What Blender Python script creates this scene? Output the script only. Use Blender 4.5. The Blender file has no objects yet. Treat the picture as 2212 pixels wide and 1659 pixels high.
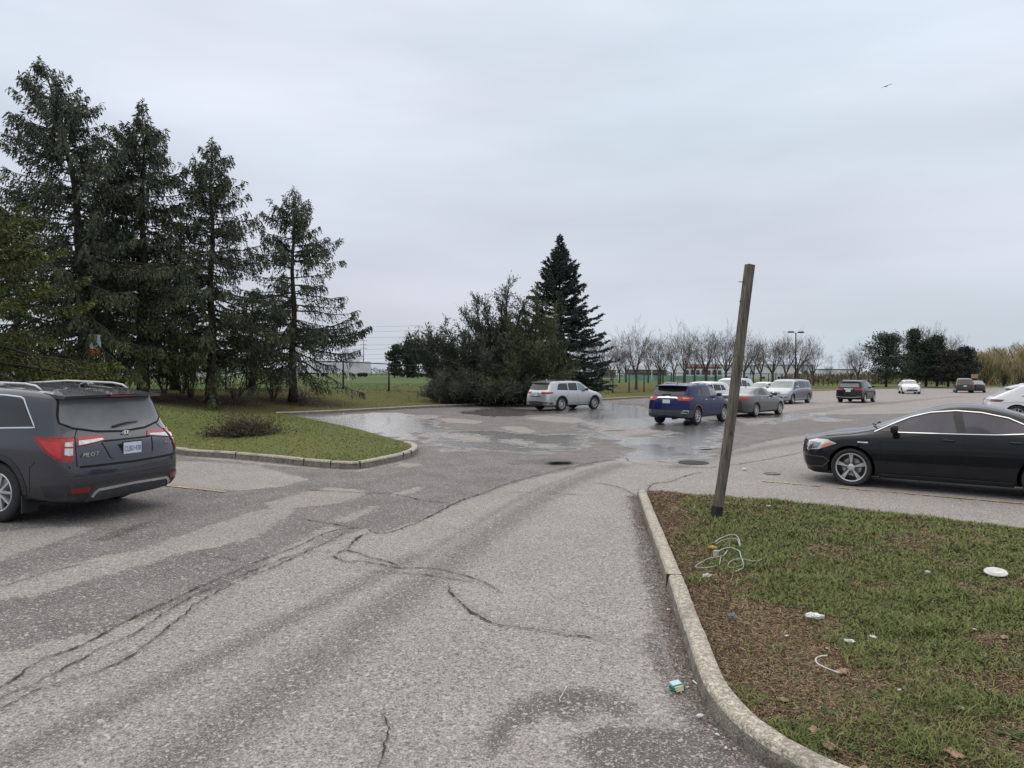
import bpy, bmesh, math, random
import numpy as np
from mathutils import Vector, Matrix
from mathutils.bvhtree import BVHTree
from mathutils.geometry import delaunay_2d_cdt

# ------------------------------------------------------------------ camera, sky, sun, exposure
SC = bpy.context.scene
COL = SC.collection
FPX, CXP, CYP = 1534.0, 1106.0, 829.5          # focal length and centre in photo units (2212 px wide)
CAM_H = 2.05
PITCH, ROLL = math.radians(0.82), math.radians(0.34)
CF = Vector((0, math.cos(PITCH), -math.sin(PITCH)))
_u0 = Vector((0, math.sin(PITCH), math.cos(PITCH)))
CR = Vector((1, 0, 0)) * math.cos(ROLL) + _u0 * math.sin(ROLL)
CU = -Vector((1, 0, 0)) * math.sin(ROLL) + _u0 * math.cos(ROLL)
cam = bpy.data.cameras.new('camera')
cam.sensor_width = 36.0
cam.lens = FPX / 2212.0 * 36.0
cam.clip_end = 6000
camo = bpy.data.objects.new('camera', cam)
COL.objects.link(camo)
m = Matrix.Identity(4)
for i in range(3):
    m[i][0] = CR[i]; m[i][1] = CU[i]; m[i][2] = -CF[i]
m[2][3] = CAM_H
camo.matrix_world = m
SC.camera = camo

SUN_EL, SUN_AZ = math.radians(58), math.radians(150)
world = bpy.data.worlds.new("World")
SC.world = world
world.use_nodes = True
wn, wl = world.node_tree.nodes, world.node_tree.links
wn.clear()
def wnode(t, **k):
    n = wn.new(t)
    for a, b in k.items():
        setattr(n, a, b)
    return n
wout = wnode('ShaderNodeOutputWorld'); wbg = wnode('ShaderNodeBackground')
wbg.inputs['Strength'].default_value = 0.1
sky = wnode('ShaderNodeTexSky'); sky.sky_type = 'NISHITA'; sky.sun_disc = False
sky.sun_elevation = SUN_EL; sky.sun_rotation = SUN_AZ; sky.dust_density = 4
tc = wnode('ShaderNodeTexCoord'); sep = wnode('ShaderNodeSeparateXYZ')
wl.new(tc.outputs['Generated'], sep.inputs[0])
ramp = wnode('ShaderNodeValToRGB')                    # overcast deck: brighter overhead than at the horizon
e = ramp.color_ramp.elements
e[0].position = 0.0; e[0].color = (.60, .64, .705, 1)
e[1].position = 1.0; e[1].color = (1.12, 1.07, 1.02, 1)
for p, c in ((.12, (.65, .695, .765)), (.42, (.735, .80, .90)), (.7, (.93, .94, .96))):
    x = ramp.color_ramp.elements.new(p); x.color = c + (1,)
wl.new(sep.outputs['Z'], ramp.inputs[0])
mp = wnode('ShaderNodeMapping'); mp.inputs['Scale'].default_value = (1.4, 1.4, 4.2)
mp.inputs['Location'].default_value = (3.1, .4, .2)
wl.new(tc.outputs['Generated'], mp.inputs[0])
ns = wnode('ShaderNodeTexNoise'); ns.inputs['Scale'].default_value = 1.3; ns.inputs['Detail'].default_value = 3.5
ns.inputs['Roughness'].default_value = .5
wl.new(mp.outputs[0], ns.inputs['Vector'])
cr2 = wnode('ShaderNodeValToRGB')
cr2.color_ramp.elements[0].position = .36; cr2.color_ramp.elements[0].color = (.955, .995, 1.0, 1)
cr2.color_ramp.elements[1].position = .66; cr2.color_ramp.elements[1].color = (1.045, 1.01, 1.03, 1)
wl.new(ns.outputs[0], cr2.inputs[0])
ns2 = wnode('ShaderNodeTexNoise'); ns2.inputs['Scale'].default_value = 1.3; ns2.inputs['Detail'].default_value = 4
mp2 = wnode('ShaderNodeMapping'); mp2.inputs['Scale'].default_value = (1.2, 1.2, 5); mp2.inputs['Location'].default_value = (9, 3, 5)
wl.new(tc.outputs['Generated'], mp2.inputs[0]); wl.new(mp2.outputs[0], ns2.inputs['Vector'])
mr = wnode('ShaderNodeMapRange'); mr.inputs['From Min'].default_value = .3; mr.inputs['From Max'].default_value = .7
mr.inputs['To Min'].default_value = .87; mr.inputs['To Max'].default_value = 1.11
wl.new(ns2.outputs[0], mr.inputs['Value'])
mu = wnode('ShaderNodeMix'); mu.data_type = 'RGBA'; mu.blend_type = 'MULTIPLY'; mu.inputs[0].default_value = 1
wl.new(ramp.outputs[0], mu.inputs[6]); wl.new(cr2.outputs[0], mu.inputs[7])
mu2 = wnode('ShaderNodeVectorMath'); mu2.operation = 'SCALE'
wl.new(mu.outputs[2], mu2.inputs[0]); wl.new(mr.outputs[0], mu2.inputs['Scale'])
mu3 = wnode('ShaderNodeVectorMath'); mu3.operation = 'SCALE'; mu3.inputs['Scale'].default_value = 10.0
wl.new(mu2.outputs[0], mu3.inputs[0])
mx = wnode('ShaderNodeMix'); mx.data_type = 'RGBA'; mx.inputs[0].default_value = .06
wl.new(mu3.outputs[0], mx.inputs[6]); wl.new(sky.outputs[0], mx.inputs[7])
wl.new(mx.outputs[2], wbg.inputs['Color']); wl.new(wbg.outputs[0], wout.inputs[0])

sl = bpy.data.lights.new('sun', 'SUN'); sl.energy = 1.45; sl.angle = math.radians(110); sl.color = (1, .94, .87)
so = bpy.data.objects.new('sun', sl); COL.objects.link(so)
so.rotation_euler = (math.radians(90) - SUN_EL, 0, math.pi - SUN_AZ + math.pi)
so.location = (0, 0, 60)
SC.view_settings.view_transform = 'Standard'; SC.view_settings.look = 'None'
SC.view_settings.exposure = 0.09; SC.view_settings.gamma = 1.0
SC.view_settings.use_curve_mapping = False

# ------------------------------------------------------------------ geometry of the view
def ray(px, py):
    return (CF + CR * ((px - CXP) / FPX) + CU * (-(py - CYP) / FPX))
def G(px, py, z=0.0):
    d = ray(px, py); t = (z - CAM_H) / d.z
    return Vector((d.x * t, d.y * t, z))
def PD(px, py, D):
    d = ray(px, py); t = D / d.y
    return Vector((d.x * t, D, CAM_H + d.z * t))
def proj(p):
    v = Vector(p) - Vector((0, 0, CAM_H)); w = v.dot(CF)
    return (CXP + FPX * v.dot(CR) / w, CYP - FPX * v.dot(CU) / w)

# ------------------------------------------------------------------ object helpers
def link(o, parent=None):
    COL.objects.link(o)
    if parent is not None:
        o.parent = parent
    return o
def tag(o, label=None, cat=None, group=None, kind=None):
    if label: o['label'] = label
    if cat: o['category'] = cat
    if group: o['group'] = group
    if kind: o['kind'] = kind
    return o
def empty(name, loc, rz=0.0, label=None, cat=None, group=None, scale=1.0):
    o = bpy.data.objects.new(name, None)
    o.location = loc; o.rotation_euler = (0, 0, rz); o.scale = (scale,) * 3
    o.empty_display_size = .2
    link(o); return tag(o, label, cat, group)
def mesh(name, V, F, mat, parent=None, smooth=False, mi=None):
    me = bpy.data.meshes.new(name)
    me.from_pydata([tuple(v) for v in V], [], [tuple(f) for f in F])
    for q in (mat if isinstance(mat, (list, tuple)) else [mat]):
        me.materials.append(q)
    if mi is not None:
        me.polygons.foreach_set('material_index', mi)
    if smooth:
        me.polygons.foreach_set('use_smooth', [True] * len(me.polygons))
    me.update()
    return link(bpy.data.objects.new(name, me), parent)
def mesh_np(name, V, F, mat, parent=None, col=None, smooth=False):
    """V (n,3) array, F (m,k) array with k 3 or 4; col (n,3) -> colour attribute."""
    V = np.asarray(V, dtype=np.float32); F = np.asarray(F, dtype=np.int32)
    me = bpy.data.meshes.new(name); n, k = F.shape
    me.vertices.add(len(V)); me.vertices.foreach_set('co', V.ravel())
    me.loops.add(n * k); me.loops.foreach_set('vertex_index', F.ravel())
    me.polygons.add(n); me.polygons.foreach_set('loop_start', np.arange(n, dtype=np.int32) * k)
    me.polygons.foreach_set('loop_total', np.full(n, k, dtype=np.int32))
    if smooth: me.polygons.foreach_set('use_smooth', np.ones(n, dtype=bool))
    me.materials.append(mat)
    if col is not None:
        a = me.attributes.new('col', 'FLOAT_COLOR', 'POINT')
        c = np.ones((len(V), 4), dtype=np.float32); c[:, :3] = col
        a.data.foreach_set('color', c.ravel())
    me.update(calc_edges=True)
    return link(bpy.data.objects.new(name, me), parent)
class MB:
    """collects simple shapes into one mesh"""
    def __init__(s): s.V, s.F, s.M = [], [], []
    def add(s, V, F, m=0):
        b = len(s.V); s.V += [tuple(v) for v in V]; s.F += [tuple(i + b for i in f) for f in F]; s.M += [m] * len(F)
    def box(s, c, d, m=0, rot=None):
        x, y, z = (k / 2 for k in d); P = [Vector((a * x, b * y, e * z)) for e in (-1, 1) for b in (-1, 1) for a in (-1, 1)]
        if rot is not None: P = [rot @ p for p in P]
        P = [p + Vector(c) for p in P]
        s.add(P, [(0, 2, 3, 1), (4, 5, 7, 6), (0, 1, 5, 4), (2, 6, 7, 3), (0, 4, 6, 2), (1, 3, 7, 5)], m)
    def tube(s, pts, rad, n=6, m=0, cap=True):
        pts = [Vector(p) for p in pts]
        if not isinstance(rad, (list, tuple)): rad = [rad] * len(pts)
        R = []; up = None
        for i, p in enumerate(pts):
            t = (pts[min(i + 1, len(pts) - 1)] - pts[max(i - 1, 0)]).normalized()
            if up is None: up = Vector((1, 0, 0)) if abs(t.x) < .9 else Vector((0, 1, 0))
            a = t.cross(up).normalized(); up = a.cross(t).normalized()
            R.append([p + (a * math.cos(q * 2 * math.pi / n) + up * math.sin(q * 2 * math.pi / n)) * rad[i] for q in range(n)])
        V = [v for r in R for v in r]; F = []
        for i in range(len(pts) - 1):
            for q in range(n):
                F.append((i * n + q, i * n + (q + 1) % n, (i + 1) * n + (q + 1) % n, (i + 1) * n + q))
        if cap:
            F.append(tuple(range(n - 1, -1, -1))); F.append(tuple(len(V) - n + q for q in range(n)))
        s.add(V, F, m)
    def lathe(s, prof, n=24, axis='y', m=0, c=(0, 0, 0)):
        """prof [(r, a)] around axis"""
        V = []; F = []; k = len(prof)
        for q in range(n):
            t = 2 * math.pi * q / n
            for r, a in prof:
                if axis == 'y': V.append((c[0] + r * math.cos(t), c[1] + a, c[2] + r * math.sin(t)))
                else: V.append((c[0] + r * math.cos(t), c[1] + r * math.sin(t), c[2] + a))
        for q in range(n):
            for i in range(k - 1):
                a = q * k + i; b = ((q + 1) % n) * k + i
                F.append((a, b, b + 1, a + 1))
        s.add(V, F, m)
    def prism(s, poly, z0, z1, m=0):
        n = len(poly); V = [(x, y, z0) for x, y in poly] + [(x, y, z1) for x, y in poly]
        s.add(V, [tuple(range(n - 1, -1, -1)), tuple(range(n, 2 * n))] + [(i, (i + 1) % n, n + (i + 1) % n, n + i) for i in range(n)], m)
    def build(s, name, mat, parent=None, smooth=False):
        return mesh(name, s.V, s.F, mat, parent, smooth, s.M if isinstance(mat, (list, tuple)) else None)

# ------------------------------------------------------------------ materials
def material(name, color=(.5, .5, .5), rough=.6, metal=0.0, coat=0.0, spec=.5, var=0.0, vscale=8.0, bump=0.0, bscale=30.0, attr=False, trans=0.0):
    mt = bpy.data.materials.new(name); mt.use_nodes = True
    nt = mt.node_tree; N, Lk = nt.nodes, nt.links
    b = N['Principled BSDF']
    b.inputs['Base Color'].default_value = tuple(color) + (1,)
    b.inputs['Roughness'].default_value = rough; b.inputs['Metallic'].default_value = metal
    b.inputs['Coat Weight'].default_value = coat; b.inputs['Coat Roughness'].default_value = .04
    b.inputs['Specular IOR Level'].default_value = spec
    co = N.new('ShaderNodeTexCoord')
    src = None
    if attr:
        at = N.new('ShaderNodeAttribute'); at.attribute_name = 'col'; src = at.outputs['Color']
    if var > 0:
        n = N.new('ShaderNodeTexNoise'); n.inputs['Scale'].default_value = vscale; n.inputs['Detail'].default_value = 5
        Lk.new(co.outputs['Object'], n.inputs['Vector'])
        r = N.new('ShaderNodeMapRange'); r.inputs['From Min'].default_value = .3; r.inputs['From Max'].default_value = .7
        r.inputs['To Min'].default_value = 1 - var; r.inputs['To Max'].default_value = 1 + var
        Lk.new(n.outputs[0], r.inputs['Value'])
        v = N.new('ShaderNodeVectorMath'); v.operation = 'SCALE'
        if src is not None: Lk.new(src, v.inputs[0])
        else: v.inputs[0].default_value = tuple(color)
        Lk.new(r.outputs[0], v.inputs['Scale']); src = v.outputs[0]
    if src is not None: Lk.new(src, b.inputs['Base Color'])
    if bump > 0:
        n2 = N.new('ShaderNodeTexNoise'); n2.inputs['Scale'].default_value = bscale; n2.inputs['Detail'].default_value = 6
        Lk.new(co.outputs['Object'], n2.inputs['Vector'])
        bp = N.new('ShaderNodeBump'); bp.inputs['Strength'].default_value = bump; bp.inputs['Distance'].default_value = .02
        Lk.new(n2.outputs[0], bp.inputs['Height']); Lk.new(bp.outputs[0], b.inputs['Normal'])
    if trans > 0: b.inputs['Transmission Weight'].default_value = trans
    return mt
def dusty(name, color, rough, metal, dirt=(.16, .14, .12), amt=.35, top=.75, coat=1.0, spec=.15):
    """car paint with road dirt that thins out upward"""
    mt = material(name, color, rough, metal, coat, spec=spec)
    N, Lk = mt.node_tree.nodes, mt.node_tree.links; b = N['Principled BSDF']
    co = N.new('ShaderNodeTexCoord'); s = N.new('ShaderNodeSeparateXYZ'); Lk.new(co.outputs['Object'], s.inputs[0])
    r = N.new('ShaderNodeMapRange'); r.inputs['From Min'].default_value = .15; r.inputs['From Max'].default_value = top
    r.inputs['To Min'].default_value = amt; r.inputs['To Max'].default_value = .03; Lk.new(s.outputs['Z'], r.inputs['Value'])
    n = N.new('ShaderNodeTexNoise'); n.inputs['Scale'].default_value = 5; n.inputs['Detail'].default_value = 7
    Lk.new(co.outputs['Object'], n.inputs['Vector'])
    q = N.new('ShaderNodeMath'); q.operation = 'MULTIPLY'; Lk.new(r.outputs[0], q.inputs[0]); Lk.new(n.outputs[0], q.inputs[1])
    q2 = N.new('ShaderNodeMath'); q2.operation = 'MULTIPLY'; q2.inputs[1].default_value = 1.9; q2.use_clamp = True; Lk.new(q.outputs[0], q2.inputs[0])
    x = N.new('ShaderNodeMix'); x.data_type = 'RGBA'; x.inputs[6].default_value = tuple(color) + (1,); x.inputs[7].default_value = dirt + (1,)
    Lk.new(q2.outputs[0], x.inputs[0]); Lk.new(x.outputs[2], b.inputs['Base Color'])
    x2 = N.new('ShaderNodeMapRange'); x2.inputs['To Min'].default_value = rough; x2.inputs['To Max'].default_value = .75
    Lk.new(q2.outputs[0], x2.inputs['Value']); Lk.new(x2.outputs[0], b.inputs['Roughness'])
    x3 = N.new('ShaderNodeMapRange'); x3.inputs['To Min'].default_value = coat; x3.inputs['To Max'].default_value = .05
    Lk.new(q2.outputs[0], x3.inputs['Value']); Lk.new(x3.outputs[0], b.inputs['Coat Weight'])
    return mt
M = {}
M['rubber'] = material('tyre rubber', (.022, .022, .023), .8, var=.25, vscale=30)
M['alloy'] = material('machined alloy', (.60, .60, .61), .35, .75)
M['alloy_dark'] = material('dark alloy', (.05, .05, .055), .45, .5)
M['glass'] = material('tinted glass', (.018, .02, .022), .04, 0, 0, .6)
M['glass_grey'] = material('dusty glass with painted sky', (.15, .156, .163), .2, 0, 0, .5, var=.12, vscale=5)  # pale grey base: dust plus the sky's reflection put into the colour
M['glass_clear'] = material('windscreen glass', (.17, .21, .21), .05, 0, 0, .8, var=.25, vscale=3)
M['glass_mauve'] = material('side glass with painted reflection', (.048, .045, .058), .05, 0, 0, .5, var=.3, vscale=2.5)  # mauve base colour stands in for the reflection on the side panes
M['plastic'] = material('black plastic trim', (.022, .023, .025), .5, var=.2, vscale=6, bump=.1, bscale=200)
M['plastic_grey'] = material('dark grey bumper plastic', (.05, .053, .058), .55, var=.2, vscale=6, bump=.1, bscale=200)
M['chrome'] = material('chrome', (.75, .76, .78), .12, 1.0)
M['satin'] = material('satin silver trim', (.50, .51, .53), .35, .7)
M['red_lens'] = material('red lamp lens', (.32, .004, .006), .2, 0, .3)
M['red_bright'] = material('bright red lamp chamber', (.48, .008, .009), .15, 0, .4, var=.2, vscale=30)
M['dark_red'] = material('dark red reflector', (.16, .008, .012), .2, 0, .6)
M['clear_lens'] = material('clear lamp lens', (.46, .46, .46), .12, .3, 1, var=.35, vscale=25)
M['lamp_dark'] = material('smoked lamp interior', (.12, .125, .13), .1, .5, 1, var=.4, vscale=12)
M['amber'] = material('amber lens', (.65, .16, .03), .15, 0, 1)
M['gap'] = material('panel gap', (.006, .006, .007), .9)
M['plate'] = material('plate white', (.62, .66, .74), .4, var=.05)
M['plate_blue'] = material('plate blue', (.03, .08, .30), .5)
M['white_paint_trim'] = material('white trim', (.75, .76, .78), .3, 0, 1)
PILOT = (163.5, (-2, 1128), 1.06)
CLA = (146, (1838, 1050), 1.08)
Q8 = (-26, (2196, 917), 1.03)
# ------------------------------------------------------------------ cars
def evaluated(o):
    dg = bpy.context.evaluated_depsgraph_get(); dg.update()
    return bpy.data.meshes.new_from_object(o.evaluated_get(dg))
def lin(xs, x):
    for (a, b), (c, d) in zip(xs, xs[1:]):
        if x <= c: return b + (d - b) * max(0, (x - a)) / (c - a)
    return xs[-1][1]
class Car:
    def __init__(s, name, spec, paint, label, cat='car', group=None):
        s.sp = spec; s.paint = paint
        s.root = empty(name, (0, 0, 0), 0, label, cat, group)
        s.body()
    def body(s):
        sp = s.sp; W = sp['w']; zb = sp.get('zb', .24)
        fr = [-1, -.55, 0, .55, 1]
        V = []; ring = []
        for i, st in enumerate(sp['st']):
            xl, xb, xt, zt, yt, zbelt, wf = st[:7]; cr = st[7] if len(st) > 7 else .03
            end = i == 0 or i == len(sp['st']) - 1; sg = -1 if i == 0 else 1
            inn = .10 if end else 0
            mid = sp.get('zm', .58); sh = zbelt - sp.get('shd', .13)
            zl = min(zb + .16, mid - .1)
            rows = [(xl - sg * inn, W * wf * .88, zb), (xl - sg * inn * .3, W * wf * .965, zb + .05), (xl, W * wf * .985, zl), (xl, W * wf, mid),
                    (xl * .65 + xb * .35, W * wf * .992, sh), (xb, W * wf * sp.get('bf', .955), zbelt)]
            hood = (zt - zbelt) < .16
            if hood: rows += [(xt, yt + .05, zt - .045), (xt, yt - .04, zt)]
            else: rows += [(xb * .12 + xt * .88, yt + .045, zt - .10), (xt, yt - .03, zt - .022)]
            ring.append([])
            for j, (x, y, z) in enumerate(rows):
                cols = []
                for f in fr:
                    bul = (1 - f * f) * (sp.get('bulr', .10) if i == 0 else sp.get('bulf', .2)) if end else 0
                    if not end and j == len(rows) - 1: bul = 0
                    if j == len(rows) - 1:
                        zz = z + cr * (1 - f * f)
                        xx = x + sg * bul if end else x
                        if not end and st[8:] : xx = x + st[8] * (1 - f * f)
                    else: zz = z; xx = x + sg * bul * (1 if j > 1 else .8)
                    cols.append((xx, y * f, zz))
                ring[-1].append(cols)
        idx = {}
        def vid(i, j, k):
            if (i, j, k) not in idx:
                idx[(i, j, k)] = len(V); V.append(ring[i][j][k])
            return idx[(i, j, k)]
        n, R, K = len(ring), len(ring[0]), len(fr); F = []
        for i in range(n - 1):
            for j in range(R - 1):
                F.append((vid(i, j, 0), vid(i, j + 1, 0), vid(i + 1, j + 1, 0), vid(i + 1, j, 0)))
                F.append((vid(i, j, K - 1), vid(i + 1, j, K - 1), vid(i + 1, j + 1, K - 1), vid(i, j + 1, K - 1)))
            for k in range(K - 1):
                F.append((vid(i, R - 1, k), vid(i, R - 1, k + 1), vid(i + 1, R - 1, k + 1), vid(i + 1, R - 1, k)))
                F.append((vid(i, 0, k), vid(i + 1, 0, k), vid(i + 1, 0, k + 1), vid(i, 0, k + 1)))
        for j in range(R - 1):
            for k in range(K - 1):
                F.append((vid(0, j, k), vid(0, j, k + 1), vid(0, j + 1, k + 1), vid(0, j + 1, k)))
                F.append((vid(n - 1, j, k), vid(n - 1, j + 1, k), vid(n - 1, j + 1, k + 1), vid(n - 1, j, k + 1)))
        o = mesh('tmp', V, F, [s.paint, M['gap']])
        bm = bmesh.new(); bm.from_mesh(o.data); bmesh.ops.recalc_face_normals(bm, faces=bm.faces); bm.to_mesh(o.data); bm.free()
        ss = o.modifiers.new('s', 'SUBSURF'); ss.levels = sp.get('lev', 3); ss.render_levels = ss.levels
        wr = sp['wr']; cut = []
        for wx in (sp['wxr'], sp['wxf']):
            for sd in (-1, 1):
                b = MB(); n2 = 40; yo, yi = sd * (W + .3), sd * (W - .36); r = wr + sp.get('wgap', .055)
                P = [(wx + r * math.cos(t * 2 * math.pi / n2), r * math.sin(t * 2 * math.pi / n2) * 1.0 + wr) for t in range(n2)]
                Vc = [(x, yo, z) for x, z in P] + [(x, yi, z) for x, z in P]
                Fc = [tuple(range(n2)), tuple(range(2 * n2 - 1, n2 - 1, -1))] + [(i, n2 + i, n2 + (i + 1) % n2, (i + 1) % n2) for i in range(n2)]
                b.add(Vc, Fc); c = b.build('cut', [M['gap'], M['gap']]); c.data.polygons.foreach_set('material_index', [1] * len(c.data.polygons))
                bm = bmesh.new(); bm.from_mesh(c.data); bmesh.ops.recalc_face_normals(bm, faces=bm.faces); bm.to_mesh(c.data); bm.free()
                md = o.modifiers.new('b', 'BOOLEAN'); md.operation = 'DIFFERENCE'; md.solver = 'EXACT'; md.object = c
                cut.append(c)
        me = evaluated(o); me.name = 'body'
        s.bvh0 = None
        for md in list(o.modifiers)[1:]: o.modifiers.remove(md)
        me0 = evaluated(o)
        s.bvh = BVHTree.FromPolygons([v.co.copy() for v in me0.vertices], [tuple(p.vertices) for p in me0.polygons])
        bpy.data.meshes.remove(me0)
        for c in cut: bpy.data.objects.remove(c)
        bpy.data.objects.remove(o)
        me.materials.clear(); me.materials.append(s.paint); me.materials.append(M['gap'])
        for p in me.polygons: p.use_smooth = True
        mi = []
        for p in me.polygons:
            c = p.center; inside = False
            for wx in (sp['wxr'], sp['wxf']):
                d = math.hypot(c.x - wx, c.z - wr)
                if abs(c.y) < W * .999 and d < wr + .09 and abs(c.y) > W - .40:
                    nrm = p.normal
                    rad = abs((c.x - wx) * nrm.x + (c.z - wr) * nrm.z) / max(d, .01)
                    if d < wr + .04 or (rad > .75 and abs(nrm.y) < .3 and abs(d - wr - sp.get('wgap', .055)) < .012): inside = True
            mi.append(1 if inside or c.z < sp.get('zb', .24) + .012 else 0)
        me.polygons.foreach_set('material_index', mi)
        try:
            me.set_sharp_from_angle(angle=math.radians(42))
        except Exception: pass
        s.bodyo = link(bpy.data.objects.new('body', me), s.root)
    # --- surface projection: mode 'side' (x,z) sd=+-1, 'rear' / 'front' / 'top' (y,z)/(x,y), 'wr' wrap rear (a,z), 'wf'
    def hit(s, mode, a, b, sd=1):
        L = s.sp['L']
        if mode == 'side': o, d = Vector((a, 3 * sd, b)), Vector((0, -sd, 0))
        elif mode == 'rear': o, d = Vector((-3, a, b)), Vector((1, 0, 0))
        elif mode == 'front': o, d = Vector((L + 3, a, b)), Vector((-1, 0, 0))
        elif mode == 'top': o, d = Vector((a, b, 4)), Vector((0, 0, -1))
        elif mode == 'wr':
            t = math.radians(a); d = Vector((math.cos(t), -math.sin(t) * 1, 0)); o = Vector((1.0, 0, b)) - d * 4
        elif mode == 'wf':
            t = math.radians(a); d = Vector((-math.cos(t), -math.sin(t), 0)); o = Vector((L - 1.0, 0, b)) - d * 4
        h, nn, _, _ = s.bvh.ray_cast(o, d)
        if h is None: return None
        if nn.dot(d) > 0: nn = -nn
        return h, nn
    def patch(s, name, mode, poly, mat, off=.004, res=.07, sd=1, parent=None, label=None, smooth=True, thick=.010):
        sc = 1.0 if mode not in ('wr', 'wf') else 1 / 57.3
        P = [Vector((a * sc, b)) for a, b in poly]
        B = []
        for p, q in zip(P, P[1:] + P[:1]):
            n = max(1, int((q - p).length / res))
            B += [p.lerp(q, t / n) for t in range(n)]
        x0, x1 = min(p.x for p in B), max(p.x for p in B); y0, y1 = min(p.y for p in B), max(p.y for p in B)
        pts = list(B)
        for i in range(1, int((x1 - x0) / res) + 1):
            for j in range(1, int((y1 - y0) / res) + 1):
                q = Vector((x0 + i * res, y0 + j * res))
                ins = False
                for a, b in zip(B, B[1:] + B[:1]):
                    if (a.y > q.y) != (b.y > q.y) and q.x < (b.x - a.x) * (q.y - a.y) / (b.y - a.y) + a.x: ins = not ins
                if ins and min((q - b).length for b in B) > res * .35: pts.append(q)
        nb = len(B)
        vs, es, fs, *_ = delaunay_2d_cdt(pts, [], [list(range(nb))], 1, 1e-5)
        V = []; ok = []; N = []
        for v in vs:
            h = s.hit(mode, v.x / sc, v.y, sd)
            if h is None: V.append(Vector((0, 0, 0))); ok.append(False); N.append(Vector((0, 0, 1)))
            else: V.append(h[0] + h[1] * off); ok.append(True); N.append(h[1])
        F = [f for f in fs if all(ok[i] for i in f)]
        if not F: return None
        ec = {}
        for f in F:
            for a, b in zip(f, f[1:] + f[:1]):
                k = (min(a, b), max(a, b)); ec[k] = ec.get(k, 0) + 1
        nv = len(V); V2 = [v - N[i] * (thick + off) for i, v in enumerate(V)]
        F2 = [tuple(f) for f in F] + [(a, b, b + nv, a + nv) for (a, b), c in ec.items() if c == 1]
        bm_v = V + V2; me = bpy.data.meshes.new(name); me.from_pydata([tuple(v) for v in bm_v], [], F2)
        me.materials.append(mat)
        bm = bmesh.new(); bm.from_mesh(me)
        bmesh.ops.delete(bm, geom=[v for v in bm.verts if not v.link_faces], context='VERTS')
        bmesh.ops.recalc_face_normals(bm, faces=bm.faces)
        bm.to_mesh(me); bm.free()
        for p in me.polygons: p.use_smooth = smooth
        try: me.set_sharp_from_angle(angle=math.radians(35))
        except Exception: pass
        o = link(bpy.data.objects.new(name, me), parent or s.root)
        if label: o['label'] = label
        return o
    def ribbon_mb(s, mb, mode, line, w, off=.003, sd=1, res=.06, m=0):
        sc = 1.0 if mode not in ('wr', 'wf') else 1 / 57.3
        P = [Vector((a * sc, b)) for a, b in line]; B = []
        for p, q in zip(P, P[1:]):
            n = max(1, int((q - p).length / res)); B += [p.lerp(q, t / n) for t in range(n)]
        B.append(P[-1]); rows = []
        for i, p in enumerate(B):
            t = (B[min(i + 1, len(B) - 1)] - B[max(i - 1, 0)])
            if t.length < 1e-6: continue
            t.normalize(); nn = Vector((-t.y, t.x)) * w / 2
            a, b = s.hit(mode, (p.x + nn.x) / sc, p.y + nn.y, sd), s.hit(mode, (p.x - nn.x) / sc, p.y - nn.y, sd)
            if a is None or b is None: rows.append(None); continue
            rows.append((a[0] - a[1] * .006, a[0] + a[1] * off, b[0] + b[1] * off, b[0] - b[1] * .006))
        for r0, r1 in zip(rows, rows[1:]):
            if r0 is None or r1 is None: continue
            if (r0[1] - r1[1]).length > .5: continue
            mb.add(list(r0) + list(r1), [(0, 1, 5, 4), (1, 2, 6, 5), (2, 3, 7, 6), (0, 3, 2, 1), (4, 5, 6, 7)], m)
    def ribbon(s, name, mode, line, w, mat, off=.003, sd=1, parent=None, res=.06):
        mb = MB(); s.ribbon_mb(mb, mode, line, w, off, sd, res)
        return mb.build(name, mat, parent or s.root) if mb.F else None
    def seams(s, lines, w=.008):
        """door and panel gaps, both sides"""
        for l in lines:
            for sd in (-1, 1): s.ribbon('panel_gap', 'side', l, w, M['gap'], .0015, sd)
    def arch(s, w=.06, mat=None, r0=None, off=.006):
        sp = s.sp; r = (r0 or sp['wr'] + sp.get('wgap', .055)) + w / 2 - .004
        for wx in (sp['wxr'], sp['wxf']):
            for sd in (-1, 1):
                line = [(wx + r * math.cos(t), sp['wr'] + r * math.sin(t)) for t in [math.radians(q) for q in range(-12, 193, 8)]]
                line = [(x, max(z, sp.get('zb', .24) + .03)) for x, z in line]
                s.ribbon('wheel_arch_trim', 'side', line, w, mat or M['plastic'], off, sd, res=.05)
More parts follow.
